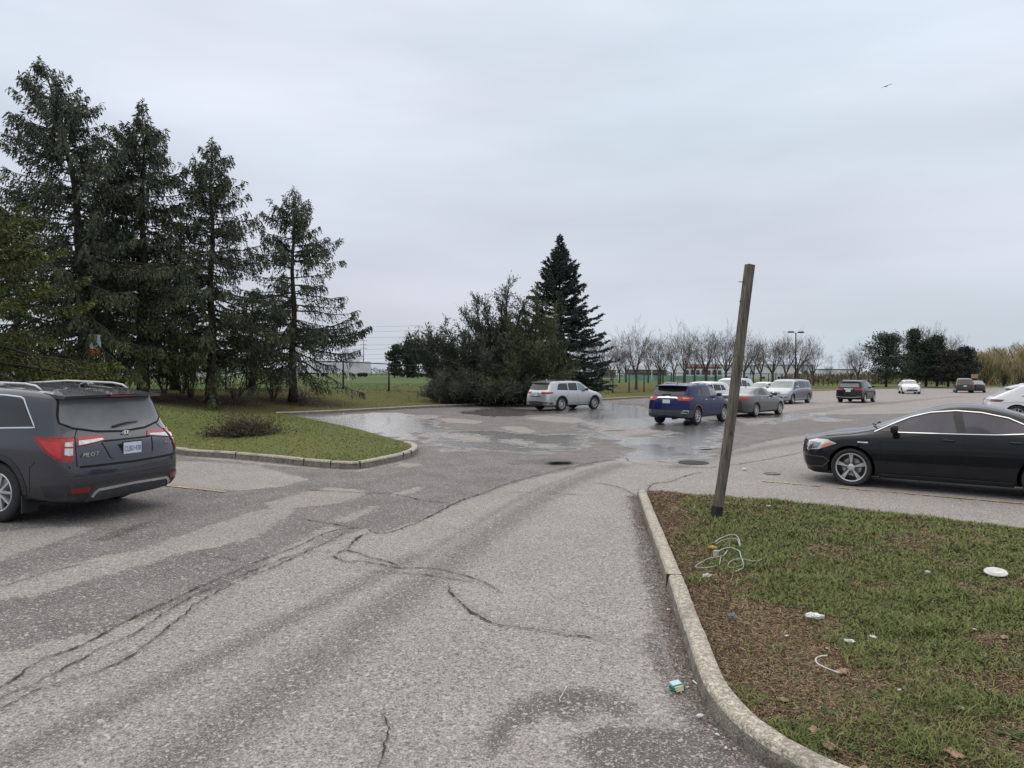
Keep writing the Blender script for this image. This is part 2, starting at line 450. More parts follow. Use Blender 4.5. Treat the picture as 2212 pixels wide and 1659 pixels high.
    def wheels(s, style='five', rim=None, rr=.66, tw=.235, dark=None):
        sp = s.sp; R = sp['wr']; rr = R * rr
        rim = rim or M['alloy']; dark = dark or M['alloy_dark']
        proto = None
        for wx in (sp['wxr'], sp['wxf']):
            for sd in (-1, 1):
                w = bpy.data.objects.new('wheel', None); link(w, s.root); w.empty_display_size = .1
                w.location = (wx, sd * (sp['w'] - tw / 2 - .015), R); w.rotation_euler = (0, 0, 0 if sd > 0 else math.pi)
                if proto is None:
                    h = tw / 2
                    t = MB(); t.lathe([(rr, h * .80), (rr + .012, h * .92), (rr + .03, h * .97), (R - .045, h), (R - .014, h * .9), (R - .003, h * .72), (R, h * .45), (R - .006, h * .42), (R - .006, h * .36), (R, h * .33), (R, 0), (R, -h * .5), (R - .014, -h * .9), (R - .05, -h), (rr, -h * .85)], 40)
                    a = t.build('tyre', M['rubber'], w, True)
                    b = MB()
                    b.lathe([(rr + .004, h * .82), (rr - .006, h * .90), (rr - .018, h * .86), (rr - .024, h * .7)], 40, m=0)
                    b.lathe([(rr - .024, h * .7), (rr - .03, -h * .3), (.12, -h * .3), (.001, -h * .3)], 40, m=1)
                    b.lathe([(.155, -h * .29), (.155, -h * .18), (.001, -h * .18)], 24, m=2)   # brake disc
                    b.lathe([(.045, h * .2), (.045, h * .74), (.036, h * .80), (.0005, h * .80)], 16, m=0)
                    def spoke(ang, w0, w1, y0, y1, lean=0.0, mm=0, ro=None):
                        ro = ro or rr - .012
                        P = [(.04, -w0), (ro, -w1 + lean), (ro, w1 + lean), (.04, w0)]
                        V = [(x, y, z) for (x, z), y in zip(P, (y0, y1, y1, y0))] + [(x, y - .035, z) for (x, z), y in zip(P, (y0, y1, y1, y0))]
                        c, q = math.cos(ang), math.sin(ang)
                        V = [(x * c - z * q, y, x * q + z * c) for x, y, z in V]
                        b.add(V, [(0, 1, 2, 3), (7, 6, 5, 4), (0, 4, 5, 1), (1, 5, 6, 2), (2, 6, 7, 3), (3, 7, 4, 0)], mm)
                    n = {'five': 5, 'star': 5, 'ten': 5, 'seven': 7, 'plain': 5, 'fork': 5}[style]
                    for k in range(n):
                        A = math.radians(90) + 2 * math.pi * k / n
                        if style == 'star':
                            spoke(A, .040, .034, h * .70, h * .76, 0, 1)
                            for q in (-1, 0, 1): spoke(A, .010, .0065, h * .735, h * .825, q * .027)
                            spoke(A, .030, .004, h * .76, h * .5, 0, 0, .12)
                        elif style in ('ten', 'fork'):
                            for q in (-1, 1): spoke(A + q * .13, .018, .014, h * .72, h * .82, q * .045)
                        elif style == 'five': spoke(A, .045, .034, h * .72, h * .82)
                        elif style == 'seven': spoke(A, .022, .016, h * .72, h * .82)
                        else: spoke(A, .05, .05, h * .70, h * .78)
                    c = b.build('rim', [rim, dark, M['satin']], w)
                    proto = (a, c)
                else:
                    for q in proto:
                        d = q.copy(); link(d, w)
    def mirror(s, x, z, y=None, mat=None, size=(.12, .22, .15)):
        for sd in (-1, 1):
            h = s.hit('side', x, z, sd)
            if h is None: continue
            b = MB(); yy = abs(h[0].y)
            pr = [(0, .35, .42), (.25, .9, .95), (.6, 1, 1), (.9, .85, .9), (1, .45, .5)]
            n = 10; V = []; F = []
            for t, a, c in pr:
                for q in range(n):
                    g = 2 * math.pi * q / n
                    V.append((x + size[0] / 2 * a * math.copysign(abs(math.cos(g)) ** .6, math.cos(g)), sd * (yy + .03 + size[1] * t), z + .05 + size[2] / 2 * c * math.copysign(abs(math.sin(g)) ** .6, math.sin(g))))
            for i in range(len(pr) - 1):
                for q in range(n): F.append((i * n + q, i * n + (q + 1) % n, (i + 1) * n + (q + 1) % n, (i + 1) * n + q))
            F += [tuple(range(n)), tuple(range(len(V) - n, len(V)))]
            b.add(V, F); b.box((x, sd * (yy + .02), z), (.07, .09, .04))
            o = b.build('side_mirror', mat or s.paint, s.root, True)
    def handles(s, pts, mat=None):
        for x, z in pts:
            for sd in (-1, 1):
                h = s.hit('side', x, z, sd)
                if h:
                    b = MB(); y = h[0].y
                    b.tube([(x - .09, y - sd * .01, z), (x - .07, y + sd * .03, z + .002), (x + .07, y + sd * .03, z + .004), (x + .09, y - sd * .01, z + .002)], .013, 6)
                    b.build('door_handle', mat or s.paint, s.root, True)
    def plate(s, mode, z, y=0, text=None, frame=True, w=.30, h=.15, tilt=0):
        q = s.hit(mode, y, z)
        if q is None: return
        sx = -1 if mode == 'rear' else 1
        b = MB(); b.box((q[0].x + sx * .012, y, z), (.012, w + .03, h + .03)); fr = b.build('plate_frame', M['plastic'], s.root)
        b = MB(); b.box((q[0].x + sx * .019, y, z), (.006, w, h)); p = b.build('license_plate', M['plate'], s.root)
        if text: s.text(text, (q[0].x + sx * .0235, y, z - .012), .10, M['plate_blue'], mode, p, w * .9)
    def text(s, body, loc, size, mat, mode, parent, width=None, shear=0.0, ext=.001, name='lettering'):
        cu = bpy.data.curves.new('t', 'FONT'); cu.body = body; cu.size = size; cu.align_x = 'CENTER'; cu.align_y = 'CENTER'; cu.extrude = ext; cu.shear = shear
        cu.resolution_u = 3
        t = bpy.data.objects.new('t', cu); COL.objects.link(t)
        me = evaluated(t); bpy.data.objects.remove(t)
        xs = [v.co.x for v in me.vertices]; ww = max(xs) - min(xs)
        f = width / ww if width else 1
        for v in me.vertices:
            x, y, z = v.co.x * f, v.co.y, v.co.z
            v.co = Vector((-z, -x, y)) if mode == 'rear' else Vector((z, x, y))
        me.materials.clear(); me.materials.append(mat)
        o = link(bpy.data.objects.new(name, me), parent); o.location = loc
        return o
    def rails(s, x0, x1, y, mat=None, h=.05, r=.016):
        for sd in (-1, 1):
            pts = []
            for t in (0, .04, .12, .5, .88, .96, 1):
                x = x0 + (x1 - x0) * t; q = s.hit('top', x, sd * y)
                pts.append((x, sd * y, q[0].z + (h if 0 < t < 1 else -.005) * (1 if .05 < t < .95 else .75)))
            b = MB(); b.tube(pts, [r * .7, r, r, r, r, r, r * .7], 8)
            for t in (.3, .7):
                x = x0 + (x1 - x0) * t; q = s.hit('top', x, sd * y); b.box((x, sd * y, q[0].z + h / 2), (.10, .03, h))
            b.build('roof_rail', mat or M['satin'], s.root, True)
    def spoiler(s, x0, x1, y, z, t=.03, mat=None):
        b = MB(); n = 8; V = []; F = []
        for i in range(n + 1):
            f = -1 + 2 * i / n; q = s.hit('top', x1, f * y * .98)
            zz = (q[0].z if q else z)
            xr = x0 + .10 * f * f
            V += [(x1, f * y * .98, zz + .006), (xr, f * y, z - .015 * f * f), (xr + .02, f * y, z - t - .015 * f * f), (x1, f * y * .98, zz - .05)]
        for i in range(n):
            for k in range(4): a = i * 4 + k; c = i * 4 + (k + 1) % 4; F.append((a, c, c + 4, a + 4))
        F += [(0, 1, 2, 3), (4 * n + 3, 4 * n + 2, 4 * n + 1, 4 * n)]
        b.add(V, F); return b.build('rear_spoiler', mat or s.paint, s.root)
    def place(s, theta_deg, wheel, px, scale=1.0):
        """put the named wheel's contact point at ground point under pixel px, heading theta (deg from +x)"""
        sp = s.sp; th = math.radians(theta_deg)
        lx = sp['wxr'] if wheel[0] == 'r' else sp['wxf']; ly = sp['w'] * (1 if wheel[1] == 'l' else -1) - .06 * (1 if wheel[1] == 'l' else -1)
        g = G(*px); c, q = math.cos(th), math.sin(th)
        s.root.scale = (scale,) * 3; s.root.rotation_euler = (0, 0, th)
        s.root.location = (g.x - scale * (lx * c - ly * q), g.y - scale * (lx * q + ly * c), 0.004)
    def solve(s, wheel, px, other, ox, guess, scale=1.0):
        """heading such that the other wheel on the same side appears at image x = ox"""
        sp = s.sp; g = G(*px); best = None
        L = (sp['wxf'] - sp['wxr']) * scale * (1 if wheel[0] == 'r' else -1)
        for k in range(-300, 301):
            th = math.radians(guess + k * .1); p = (g.x + L * math.cos(th), g.y + L * math.sin(th), 0)
            e = abs(proj(p)[0] - ox) + abs(k) * .001
            if best is None or e < best[0]: best = (e, guess + k * .1)
        s.place(best[1], wheel, px, scale); return best[1]
    def shape(s, kx, kz): pass

def suv_spec(L=4.7, w=.93, H=1.68, wb=2.7, ro=.95, wr=.36, belt=1.05, hoodz=1.05, rake=.42, ws_top=None, zb=.26, beltr=None, roofdrop=.03, lev=3, glassb=1.08, ytf=.76):
    wxr = ro; wxf = ro + wb; wt = ws_top or L * .60; cowl = wt + .78
    br = beltr or belt + .05
    yt = w * ytf
    return dict(L=L, w=w, wr=wr, wxr=wxr, wxf=wxf, zb=zb, lev=lev, H=H, cowl=cowl, wt=wt, bulr=.07, bulf=.16, st=[
        (0.0, .13, rake, H - roofdrop - .04, yt * .93, br, .91, .02),
        (.22, .34, rake + .16, H - roofdrop, yt * .97, br, .975, .03),
        (.9, 1.0, 1.1, H - .01, yt, br - .01, 1.0, .035),
        (wxr + .75, 1.8, 1.8, H, yt, belt + .02, 1.0, .04),
        (wt - .65, wt - .55, wt - .6, H - .005, yt, belt + .01, 1.0, .04),
        (wt - .1, wt + .05, wt - .12, H - .05, yt * .97, belt, 1.0, .035, .03),
        (wt + .02, wt + .22, wt + .04, H - .11, yt * .96, belt, 1.0, .03, .04),
        (cowl - .15, cowl - .05, cowl - .02, hoodz + .06, w * .78, belt - .03, 1.0, .03, .08),
        (cowl + .15, cowl + .2, cowl + .2, hoodz + .01, w * .80, belt - .05, .995, .05, .05),
        (L - .55, L - .5, L - .55, hoodz - .06, w * .76, belt - .12, .965, .05),
        (L - .22, L - .22, L - .24, hoodz - .15, w * .68, belt - .24, .89, .045),
        (L - .05, L - .07, L - .10, hoodz - .24, w * .60, belt - .36, .77, .03),
    ])
def sedan_spec(L=4.75, w=.91, H=1.44, wb=2.75, ro=1.02, wr=.325, belt=.93, hoodz=.93, trunk=1.03, rg0=.62, rg1=1.45, ws_top=2.55, cowl=3.32, zb=.2, lev=3):
    yt = w * .66
    return dict(L=L, w=w, wr=wr, wxr=ro, wxf=ro + wb, zb=zb, zm=.52, lev=lev, H=H, cowl=cowl, wt=ws_top, bulr=.13, bulf=.22, shd=.14, st=[
        (0.02, .03, .05, trunk - .05, w * .66, belt - .06, .84, .02),
        (.16, .18, .22, trunk + .0, w * .70, belt - .01, .93, .025),
        (rg0 - .08, rg0 - .05, rg0, trunk + .03, w * .72, belt + .02, .985, .03, .08),
        (rg0 + .15, rg0 + .15, rg0 + .22, trunk + .13, w * .69, belt + .03, .995, .03, .06),
        (rg1 - .1, rg1 - .1, rg1 - .12, H - .08, yt * .98, belt + .03, 1.0, .035),
        (rg1 + .3, rg1 + .35, rg1 + .35, H - .01, yt, belt + .02, 1.0, .04),
        (ws_top - .4, ws_top - .3, ws_top - .35, H - .005, yt, belt, 1.0, .04),
        (ws_top + .0, ws_top + .1, ws_top + .0, H - .06, yt * .97, belt - .01, 1.0, .035, .03),
        (cowl - .35, cowl - .3, cowl - .35, hoodz + .24, w * .68, belt - .02, 1.0, .03, .06),
        (cowl - .05, cowl - .02, cowl, hoodz + .05, w * .76, belt - .04, 1.0, .03, .1),
        (cowl + .3, cowl + .3, cowl + .3, hoodz - .0, w * .78, belt - .06, 1.0, .04, .06),
        (L - .55, L - .5, L - .5, hoodz - .10, w * .74, belt - .15, .965, .045),
        (L - .2, L - .2, L - .2, hoodz - .20, w * .66, belt - .26, .88, .04),
        (L - .03, L - .05, L - .07, hoodz - .30, w * .56, belt - .38, .74, .03),
    ])
def mir(poly): return [(-a, b) for a, b in poly]
def common_glass(c, side, rear=None, shield=None, gmat=None, rmat=None, wmat=None, off=.004):
    """side: list of (polygon, material)"""
    for poly, gm in side:
        for sd in (1, -1): c.patch('window', 'side', poly, gm or gmat or M['glass'], off, .09, sd)
    if rear: c.patch('rear_window', 'rear', rear, rmat or M['glass'], off, .10)
    if shield: c.patch('windshield', 'front', shield, wmat or M['glass_clear'], off, .10)

def make_pilot():
    sp = suv_spec(L=4.94, w=.995, H=1.75, wb=2.82, ro=1.17, wr=.382, belt=1.12, beltr=1.16, hoodz=1.14, rake=.36, ws_top=2.95, zb=.27, roofdrop=.06, lev=3, ytf=.83)
    sp['zm'] = .72; sp['st'][0] = (0.0, .25, .40, 1.66, .83 * .995 * .93, 1.16, .93, .02); sp['st'][1] = (.24, .42, .55, 1.69, .83 * .995 * .97, 1.15, .985, .03)
    P = dusty('dark steel paint', (.046, .049, .062), .24, .6, coat=.9, amt=0.09)
    c = Car('grey_suv', sp, P, 'dark grey three-row SUV with roof rails and red wraparound tail lamps beside the grass island', 'suv')
    c.seams([[(.62, .40), (.60, .72), (.52, .8)], [(2.35, 1.12), (2.42, .5), (2.4, .36)], [(1.72, 1.14), (1.68, .95), (1.45, .78)], [(3.35, 1.12), (3.42, .7), (3.4, .36)], [(.30, 1.62), (.5, 1.675), (1.0, 1.70)]], .009)
    common_glass(c, [([(.62, 1.235), (1.55, 1.20), (1.66, 1.20), (1.66, 1.58), (1.10, 1.60), (.86, 1.56)], M['glass']),
                     ([(1.72, 1.195), (2.42, 1.185), (2.42, 1.62), (1.75, 1.60)], M['glass']),
                     ([(2.50, 1.185), (3.42, 1.17), (2.98, 1.58), (2.50, 1.62)], M['glass'])],
                 None, [(-.72, 1.20), (.72, 1.20), (.60, 1.60), (-.60, 1.60)])
    c.patch('rear_window', 'rear', [(-.84, 1.27), (-.72, 1.20), (-.40, 1.15), (0, 1.13), (.40, 1.15), (.72, 1.20), (.84, 1.27), (.82, 1.36), (.75, 1.57), (-.75, 1.57), (-.82, 1.36)], M['glass_grey'], .004, .08)
    for sd in (1, -1):
        c.ribbon('window_trim', 'side', [(3.45, 1.165), (2.4, 1.178), (1.5, 1.19), (.58, 1.222), (.60, 1.25), (.84, 1.575), (.90, 1.60), (1.15, 1.62), (1.7, 1.63), (2.5, 1.64), (2.95, 1.60)], .016, M['chrome'], .007, sd)
        # lamps: gate part and quarter part
        g = [(39.8, 1.095), (24.5, 1.10), (20, 1.035), (21, 1.03), (39.8, .985)]
        k = [(41.6, 1.10), (67, 1.115), (60, .99), (50, .83), (45, .80), (41.6, .80)]
        f = (lambda q: q) if sd > 0 else mir
        t = c.patch('tail_lamp', 'wr', f(k), M['red_lens'], .012, .05)
        c.patch('lamp_lens', 'wr', f([(42.2, 1.04), (46, 1.035), (46, .985), (42.2, .98)]), M['clear_lens'], .018, .04, parent=t)
        c.patch('lamp_lens', 'wr', f([(42.2, .96), (46, .965), (46, .89), (44, .875), (42.2, .88)]), M['clear_lens'], .018, .04, parent=t)
        c.patch('lamp_lens', 'wr', f([(47.5, 1.04), (60, 1.06), (56, .96), (51, .88), (47.5, .86)]), M['red_bright'], .016, .05, parent=t)
        c.ribbon('lamp_rim', 'wr', f([(41.6, 1.095), (66, 1.11), (59.5, .99), (50, .835), (45, .805), (41.6, .805)]), .018, M['dark_red'], .017, parent=t)
        t = c.patch('tail_lamp', 'wr', f(g), M['red_lens'], .012, .05)
        c.patch('lamp_lens', 'wr', f([(39.2, 1.045), (23.5, 1.055), (22.5, 1.035), (39.2, .99)]), M['clear_lens'], .017, .04, parent=t)
        c.ribbon('panel_gap', 'wr', f([(40, .74), (40.5, .9), (41, 1.1), (39.5, 1.2), (38, 1.26)]), .009, M['gap'], .003)
        c.patch('reflector', 'wr', f([(33, .47), (43, .475), (43, .41), (34, .40)]), M['dark_red'], .012, .05)
        c.ribbon('bumper_crease', 'wr', f([(0, .60), (20, .60), (40, .60), (55, .595)]), .012, M['plastic_grey'], .006)
    c.ribbon('glass_surround', 'rear', [(-.70, 1.205), (-.40, 1.145), (0, 1.122), (.40, 1.145), (.70, 1.205), (.825, 1.275), (.815, 1.36), (.755, 1.56)], .022, M['gap'], .007)
    c.ribbon('glass_surround', 'rear', [(-.70, 1.205), (-.825, 1.275), (-.815, 1.36), (-.755, 1.56)], .022, M['gap'], .007)
    # lower bumper plastic, skid trim and gate gap
    for sd in (1, -1):
        f = (lambda q: q) if sd > 0 else mir
        c.patch('bumper_cover', 'wr', f([(-.5, .32), (56, .30), (60, .50), (40, .515), (-.5, .52)]), M['plastic'], .007, .07)
    c.ribbon('panel_gap', 'wr', [(-44, .735), (-38, .73), (-20, .725), (0, .72), (20, .725), (38, .73), (44, .735)], .03, M['gap'], .004)
    c.patch('skid_trim', 'wr', [(-36, .30), (-24, .285), (24, .285), (36, .30), (31, .425), (0, .44), (-31, .425)], M['plastic_grey'], .022, .07)
    c.ribbon('skid_trim', 'wr', [(-33, .35), (-31, .40), (-29, .425), (0, .44), (29, .425), (31, .40), (33, .35)], .032, M['chrome'], .035)
    c.ribbon('tailgate_crease', 'rear', [(-.42, 1.03), (-.36, 1.02), (.36, 1.02), (.42, 1.03)], .02, M['gap'], .004)
    c.ribbon('plate_recess_edge', 'rear', [(-.42, 1.01), (-.36, .82), (-.33, .80), (.33, .80), (.36, .82), (.42, 1.01)], .018, P, .012)
    c.plate('rear', .905, 0, 'CLBD·438')
    # emblem: letter H in a rounded frame
    h = c.hit('rear', 0, 1.085)[0]
    b = MB(); x = h.x - .012
    ring = [(.052, .036), (.058, 0), (.045, -.038), (.0, -.042), (-.045, -.038), (-.058, 0), (-.052, .036), (0, .042), (.052, .036)]
    b.tube([(x, p, h.z + q) for p, q in ring], .007, 6, cap=False)
    for sg in (-1, 1): b.tube([(x, sg * .022, h.z + .034), (x, sg * .028, h.z - .036)], .007, 6)
    b.tube([(x, -.024, h.z), (x, .024, h.z)], .006, 6)
    b.build('emblem', M['chrome'], c.root, True)
    a = c.hit('rear', .66, .875)[0]
    c.text('PILOT', (a.x - .021, .65, .875), .07, M['chrome'], 'rear', c.root, .25, .3, .004)
    a = c.hit('rear', -.68, .915)[0]
    c.text('AWD', (a.x - .018, -.68, .915), .05, M['chrome'], 'rear', c.root, .13, .3, .004)
    # wiper, spoiler, brake lamp
    h0, h1 = c.hit('rear', -.30, 1.235)[0], c.hit('rear', .16, 1.19)[0]
    b = MB(); b.tube([h1 + Vector((-.02, 0, 0)), h0.lerp(h1, .5) + Vector((-.035, 0, .02)), h0 + Vector((-.02, 0, 0))], [.016, .013, .006], 6); b.build('rear_wiper', M['plastic'], c.root, True)
    c.spoiler(.14, .62, .79, 1.625, .035)
    b = MB(); b.box((.146, 0, 1.603), (.03, .42, .018)); b.build('brake_lamp', M['dark_red'], c.root)
    c.rails(.75, 3.0, .69, M['satin'], .055, .017)
    for y in (-.42, -.2, .2, .42): c.ribbon('roof_rib', 'top', [(.7, y), (2.9, y)], .02, P, .006)
    c.patch('sunroof', 'top', [(1.9, -.38), (2.55, -.38), (2.55, .38), (1.9, .38)], M['glass'], .004, .12)
    b = MB(); q = c.hit('top', .78, .0)[0]; b.tube([(.9, 0, q.z), (.84, 0, q.z + .03), (.76, 0, q.z + .05), (.73, 0, q.z - .01)], [.01, .03, .022, .01], 8); b.build('roof_antenna', P, c.root, True)
    c.arch(.075, M['plastic'])
    for sd in (1, -1): c.patch('sill_trim', 'side', [(1.63, .30), (3.5, .30), (3.46, .42), (1.67, .42)], M['plastic'], .006, .09, sd)
    c.ribbon('sill_strip', 'side', [(1.7, .44), (3.45, .44)], .02, M['chrome'], .006, 1)
    c.handles([(1.95, 1.05), (2.75, 1.04)]); c.mirror(3.12, 1.20)
    c.wheels('ten', rr=.66)
    b = MB(); b.box((2.4, 0, .30), (4.2, 1.5, .10)); b.box((.62, .50, .30), (.3, .12, .1)); b.build('underbody', M['gap'], c.root)
    for sd in (1, -1):
        b = MB(); b.box((1.17 - .42, sd * .86, .25), (.02, .22, .22)); b.build('mud_flap', M['plastic'], c.root)
    f = [(-.42, .70), (.42, .70), (.5, .92), (-.5, .92)]
    c.patch('grille', 'front', f, M['plastic'], .01, .1)
    for sd in (1, -1): c.patch('headlight', 'wf', [(sd * a, b) for a, b in [(30, .82), (58, .86), (62, .96), (32, .92)]], M['clear_lens'], .008, .06)
    return c

def make_cla():
    sp = sedan_spec(L=4.52, w=.89, H=1.435, wb=2.70, ro=1.06, wr=.322, belt=.93, hoodz=.92, trunk=.99, rg0=.70, rg1=1.75, ws_top=2.55, cowl=3.44, zb=.185)
    sp['st'][4:6] = [(1.35, 1.35, 1.30, 1.29, .57, .97, 1.0, .035), (1.75, 1.8, 1.8, 1.42, .585, .965, 1.0, .04)]
    sp['st'][6] = (2.2, 2.2, 2.2, 1.437, .59, .955, 1.0, .04)
    L = 4.52; sp['st'][-3:] = [(L - .5, L - .45, L - .48, .885, .68, .83, .97, .045), (L - .18, L - .18, L - .20, .83, .64, .72, .91, .04), (L - .03, L - .04, L - .06, .76, .56, .66, .80, .03)]
    P = dusty('black car paint', (.006, .007, .010), .25, .0, coat=.55, spec=.05, amt=0.07, dirt=(.10, .09, .085))
    c = Car('black_coupe_sedan', sp, P, 'black four-door coupe with chrome window line and star-spoke wheels parked on the yellow line', 'car')
    c.seams([[(3.30, .93), (3.33, .62), (3.30, .3)], [(2.13, .93), (2.09, .60), (2.15, .26)], [(1.28, .96), (1.24, .80), (1.42, .62), (1.46, .3)], [(3.42, .97), (3.8, .88), (4.2, .83)], [(1.96, 1.35), (1.92, 1.42)]], .008)
    common_glass(c, [([(2.22, .985), (3.16, .965), (3.34, .955), (3.14, 1.06), (2.86, 1.19), (2.58, 1.275), (2.30, 1.315)], M['glass_mauve']),
                     ([(2.10, .99), (1.26, 1.02), (1.32, 1.12), (1.56, 1.22), (1.84, 1.285), (2.16, 1.315)], M['glass_mauve'])],
                 [(-.52, 1.05), (.52, 1.05), (.46, 1.30), (-.46, 1.30)], [(-.60, 1.02), (.60, 1.02), (.50, 1.32), (-.50, 1.32)], wmat=M['glass'])
    for sd in (1, -1):
        c.patch('pillar', 'side', [(2.10, .985), (2.22, .98), (2.30, 1.32), (2.16, 1.32)], M['plastic'], .006, .08, sd)
        c.ribbon('window_trim', 'side', [(3.42, .94), (3.18, 1.07), (2.90, 1.205), (2.60, 1.295), (2.25, 1.337), (1.9, 1.318), (1.55, 1.245), (1.28, 1.12), (1.20, 1.03)], .013, M['chrome'], .009, sd)
        c.ribbon('window_trim', 'side', [(3.14, .952), (2.7, .962), (2.2, .972), (1.7, .985), (1.24, 1.02)], .013, M['chrome'], .009, sd)
        s = 1 if sd > 0 else -1
        t = c.patch('headlight', 'wf', [(s * a, b) for a, b in [(29, .60), (34, .565), (46, .60), (61, .72), (52, .775), (38, .765), (29, .72)]], M['clear_lens'], .010, .05)
        c.patch('lamp_housing', 'wf', [(s * a, b) for a, b in [(29, .60), (35, .575), (45, .62), (47, .71), (36, .72), (29, .70)]], M['lamp_dark'], .014, .05, parent=t)
        c.patch('turn_signal', 'wf', [(s * a, b) for a, b in [(48, .63), (51, .645), (59.5, .72), (54, .725), (50, .69)]], M['amber'], .016, .05, parent=t)
        c.patch('air_intake', 'wf', [(s * a, b) for a, b in [(28, .46), (49, .46), (53, .41), (48, .32), (30, .29)]], M['gap'], .004, .05)
        c.ribbon('intake_trim', 'wf', [(s * a, b) for a, b in [(24, .475), (50, .475), (55, .41), (49, .305), (28, .275)]], .014, M['plastic_grey'], .015)
        c.patch('front_lip', 'wf', [(s * a, b) for a, b in [(0, .195), (60, .195), (60, .225), (0, .225)]], M['gap'], .02, .06)
        c.ribbon('fender_badge', 'side', [(3.50, .765), (3.66, .765)], .022, M['chrome'], .006, sd)
        c.ribbon('body_crease', 'side', [(3.35, .80), (2.6, .815), (1.9, .80), (1.2, .74)], .012, P, .010, sd)
        c.patch('sill_trim', 'side', [(1.46, .20), (3.34, .20), (3.34, .255), (1.46, .26)], M['plastic'], .025, .1, sd)
        c.patch('tail_lamp', 'wr', [(s * a, b) for a, b in [(22, .80), (50, .84), (52, .74), (24, .70)]], M['red_lens'], .008, .06)
    c.patch('grille', 'front', [(-.36, .50), (.36, .50), (.42, .62), (.36, .72), (-.36, .72), (-.42, .62)], M['gap'], .006, .08)
    c.ribbon('grille_bar', 'front', [(-.40, .62), (.40, .62)], .02, M['chrome'], .02)
    c.handles([(2.34, .865), (1.44, .875)], M['plastic']); c.mirror(3.10, .965, mat=P)
    h = [c.hit('top', 3.62, y)[0] for y in (-.5, 0, .5)]
    b = MB()
    for y0 in (-.45, .1): b.tube([(3.52, y0, c.hit('top', 3.5, y0)[0].z + .02), (3.42, y0 + .45, c.hit('top', 3.42, y0 + .3)[0].z + .03)], .012, 5)
    b.build('wiper', M['gap'], c.root)
    c.wheels('star', rr=.765, tw=.235)
    b = MB(); b.box((2.3, 0, .22), (3.9, 1.3, .08)); b.build('underbody', M['gap'], c.root)
    c.plate('rear', .55, 0, None)
    return c

def lamp_pair(c, name, mode, poly, mat, off=.008, inner=None, imat=None, parent=None):
    for s in (1, -1):
        t = c.patch(name, mode, [(s * a, b) for a, b in poly], mat, off, .06)
        if inner and t: c.patch('lamp_lens', mode, [(s * a, b) for a, b in inner], imat or M['clear_lens'], off + .005, .05, parent=t)

def make_highlander():
    sp = suv_spec(L=4.87, w=.955, H=1.70, wb=2.79, ro=1.10, wr=.375, belt=1.06, beltr=1.10, hoodz=1.09, rake=.40, ws_top=2.92, zb=.28, roofdrop=.04)
    P = dusty('silver car paint', (.50, .52, .53), .30, .6, amt=0.09)
    c = Car('silver_suv', sp, P, 'silver SUV parked facing away in front of the dark junipers', 'suv')
    c.seams([[(.60, .5), (.5, .75)], [(2.35, 1.06), (2.42, .5), (2.4, .40)], [(1.62, 1.1), (1.55, .9), (1.5, .78)], [(3.3, 1.06), (3.38, .7), (3.36, .40)]], .012)
    common_glass(c, [([(.74, 1.16), (1.62, 1.135), (1.62, 1.53), (1.08, 1.53), (.92, 1.47)], None), ([(1.68, 1.135), (2.42, 1.12), (2.42, 1.56), (1.70, 1.54)], None), ([(2.49, 1.12), (3.36, 1.10), (2.95, 1.50), (2.49, 1.555)], M['glass_clear'])],
                 [(-.70, 1.17), (0, 1.14), (.70, 1.17), (.63, 1.52), (-.63, 1.52)], [(-.70, 1.16), (.70, 1.16), (.60, 1.54), (-.60, 1.54)])
    lamp_pair(c, 'tail_lamp', 'wr', [(18, .99), (20, 1.055), (60, 1.05), (55, .97), (42, .93), (24, .935)], M['red_lens'])
    for s in (1, -1):
        c.patch('rear_bumper_plastic', 'wr', [(s * a, b) for a, b in [(0, .31), (58, .31), (58, .47), (0, .55)]], M['plastic_grey'], .008, .08)
        c.ribbon('exhaust_surround', 'wr', [(s * a, b) for a, b in [(30, .40), (44, .39), (46, .52), (34, .50), (30, .40)]], .03, M['chrome'], .02)
        c.patch('sill_trim', 'side', [(1.6, .30), (3.42, .30), (3.42, .43), (1.6, .43)], M['plastic'], .006, .1, s)
        c.ribbon('window_trim', 'side', [(3.40, 1.09), (2.4, 1.105), (1.5, 1.12), (.72, 1.15)], .02, M['chrome'], .007, s)
    c.ribbon('tailgate_trim', 'rear', [(-.42, .80), (.42, .80)], .035, M['chrome'], .012)
    c.plate('rear', .90, 0, None); c.ribbon('tailgate_trim', 'rear', [(-.40, 1.02), (.40, 1.02)], .04, P, .014)
    c.spoiler(.16, .62, .68, 1.60, .035, P)
    b = MB(); q = c.hit('top', .8, 0)[0]; b.tube([(.9, 0, q.z), (.82, 0, q.z + .05), (.76, 0, q.z)], [.01, .03, .01], 8); b.build('roof_antenna', P, c.root, True)
    c.rails(.85, 2.95, .66, M['plastic'], .045, .015)
    c.arch(.06, M['plastic']); c.handles([(1.92, 1.0), (2.72, .99)], M['chrome']); c.mirror(3.05, 1.13, mat=M['plastic']); c.wheels('ten')
    lamp_pair(c, 'headlight', 'wf', [(28, .82), (58, .90), (66, .98), (30, .92)], M['clear_lens'])
    c.patch('grille', 'front', [(-.42, .5), (.42, .5), (.5, .86), (-.5, .86)], M['plastic'], .01, .1)
    b = MB(); b.box((2.4, 0, .31), (4.1, 1.4, .1)); b.build('underbody', M['gap'], c.root)
    return c

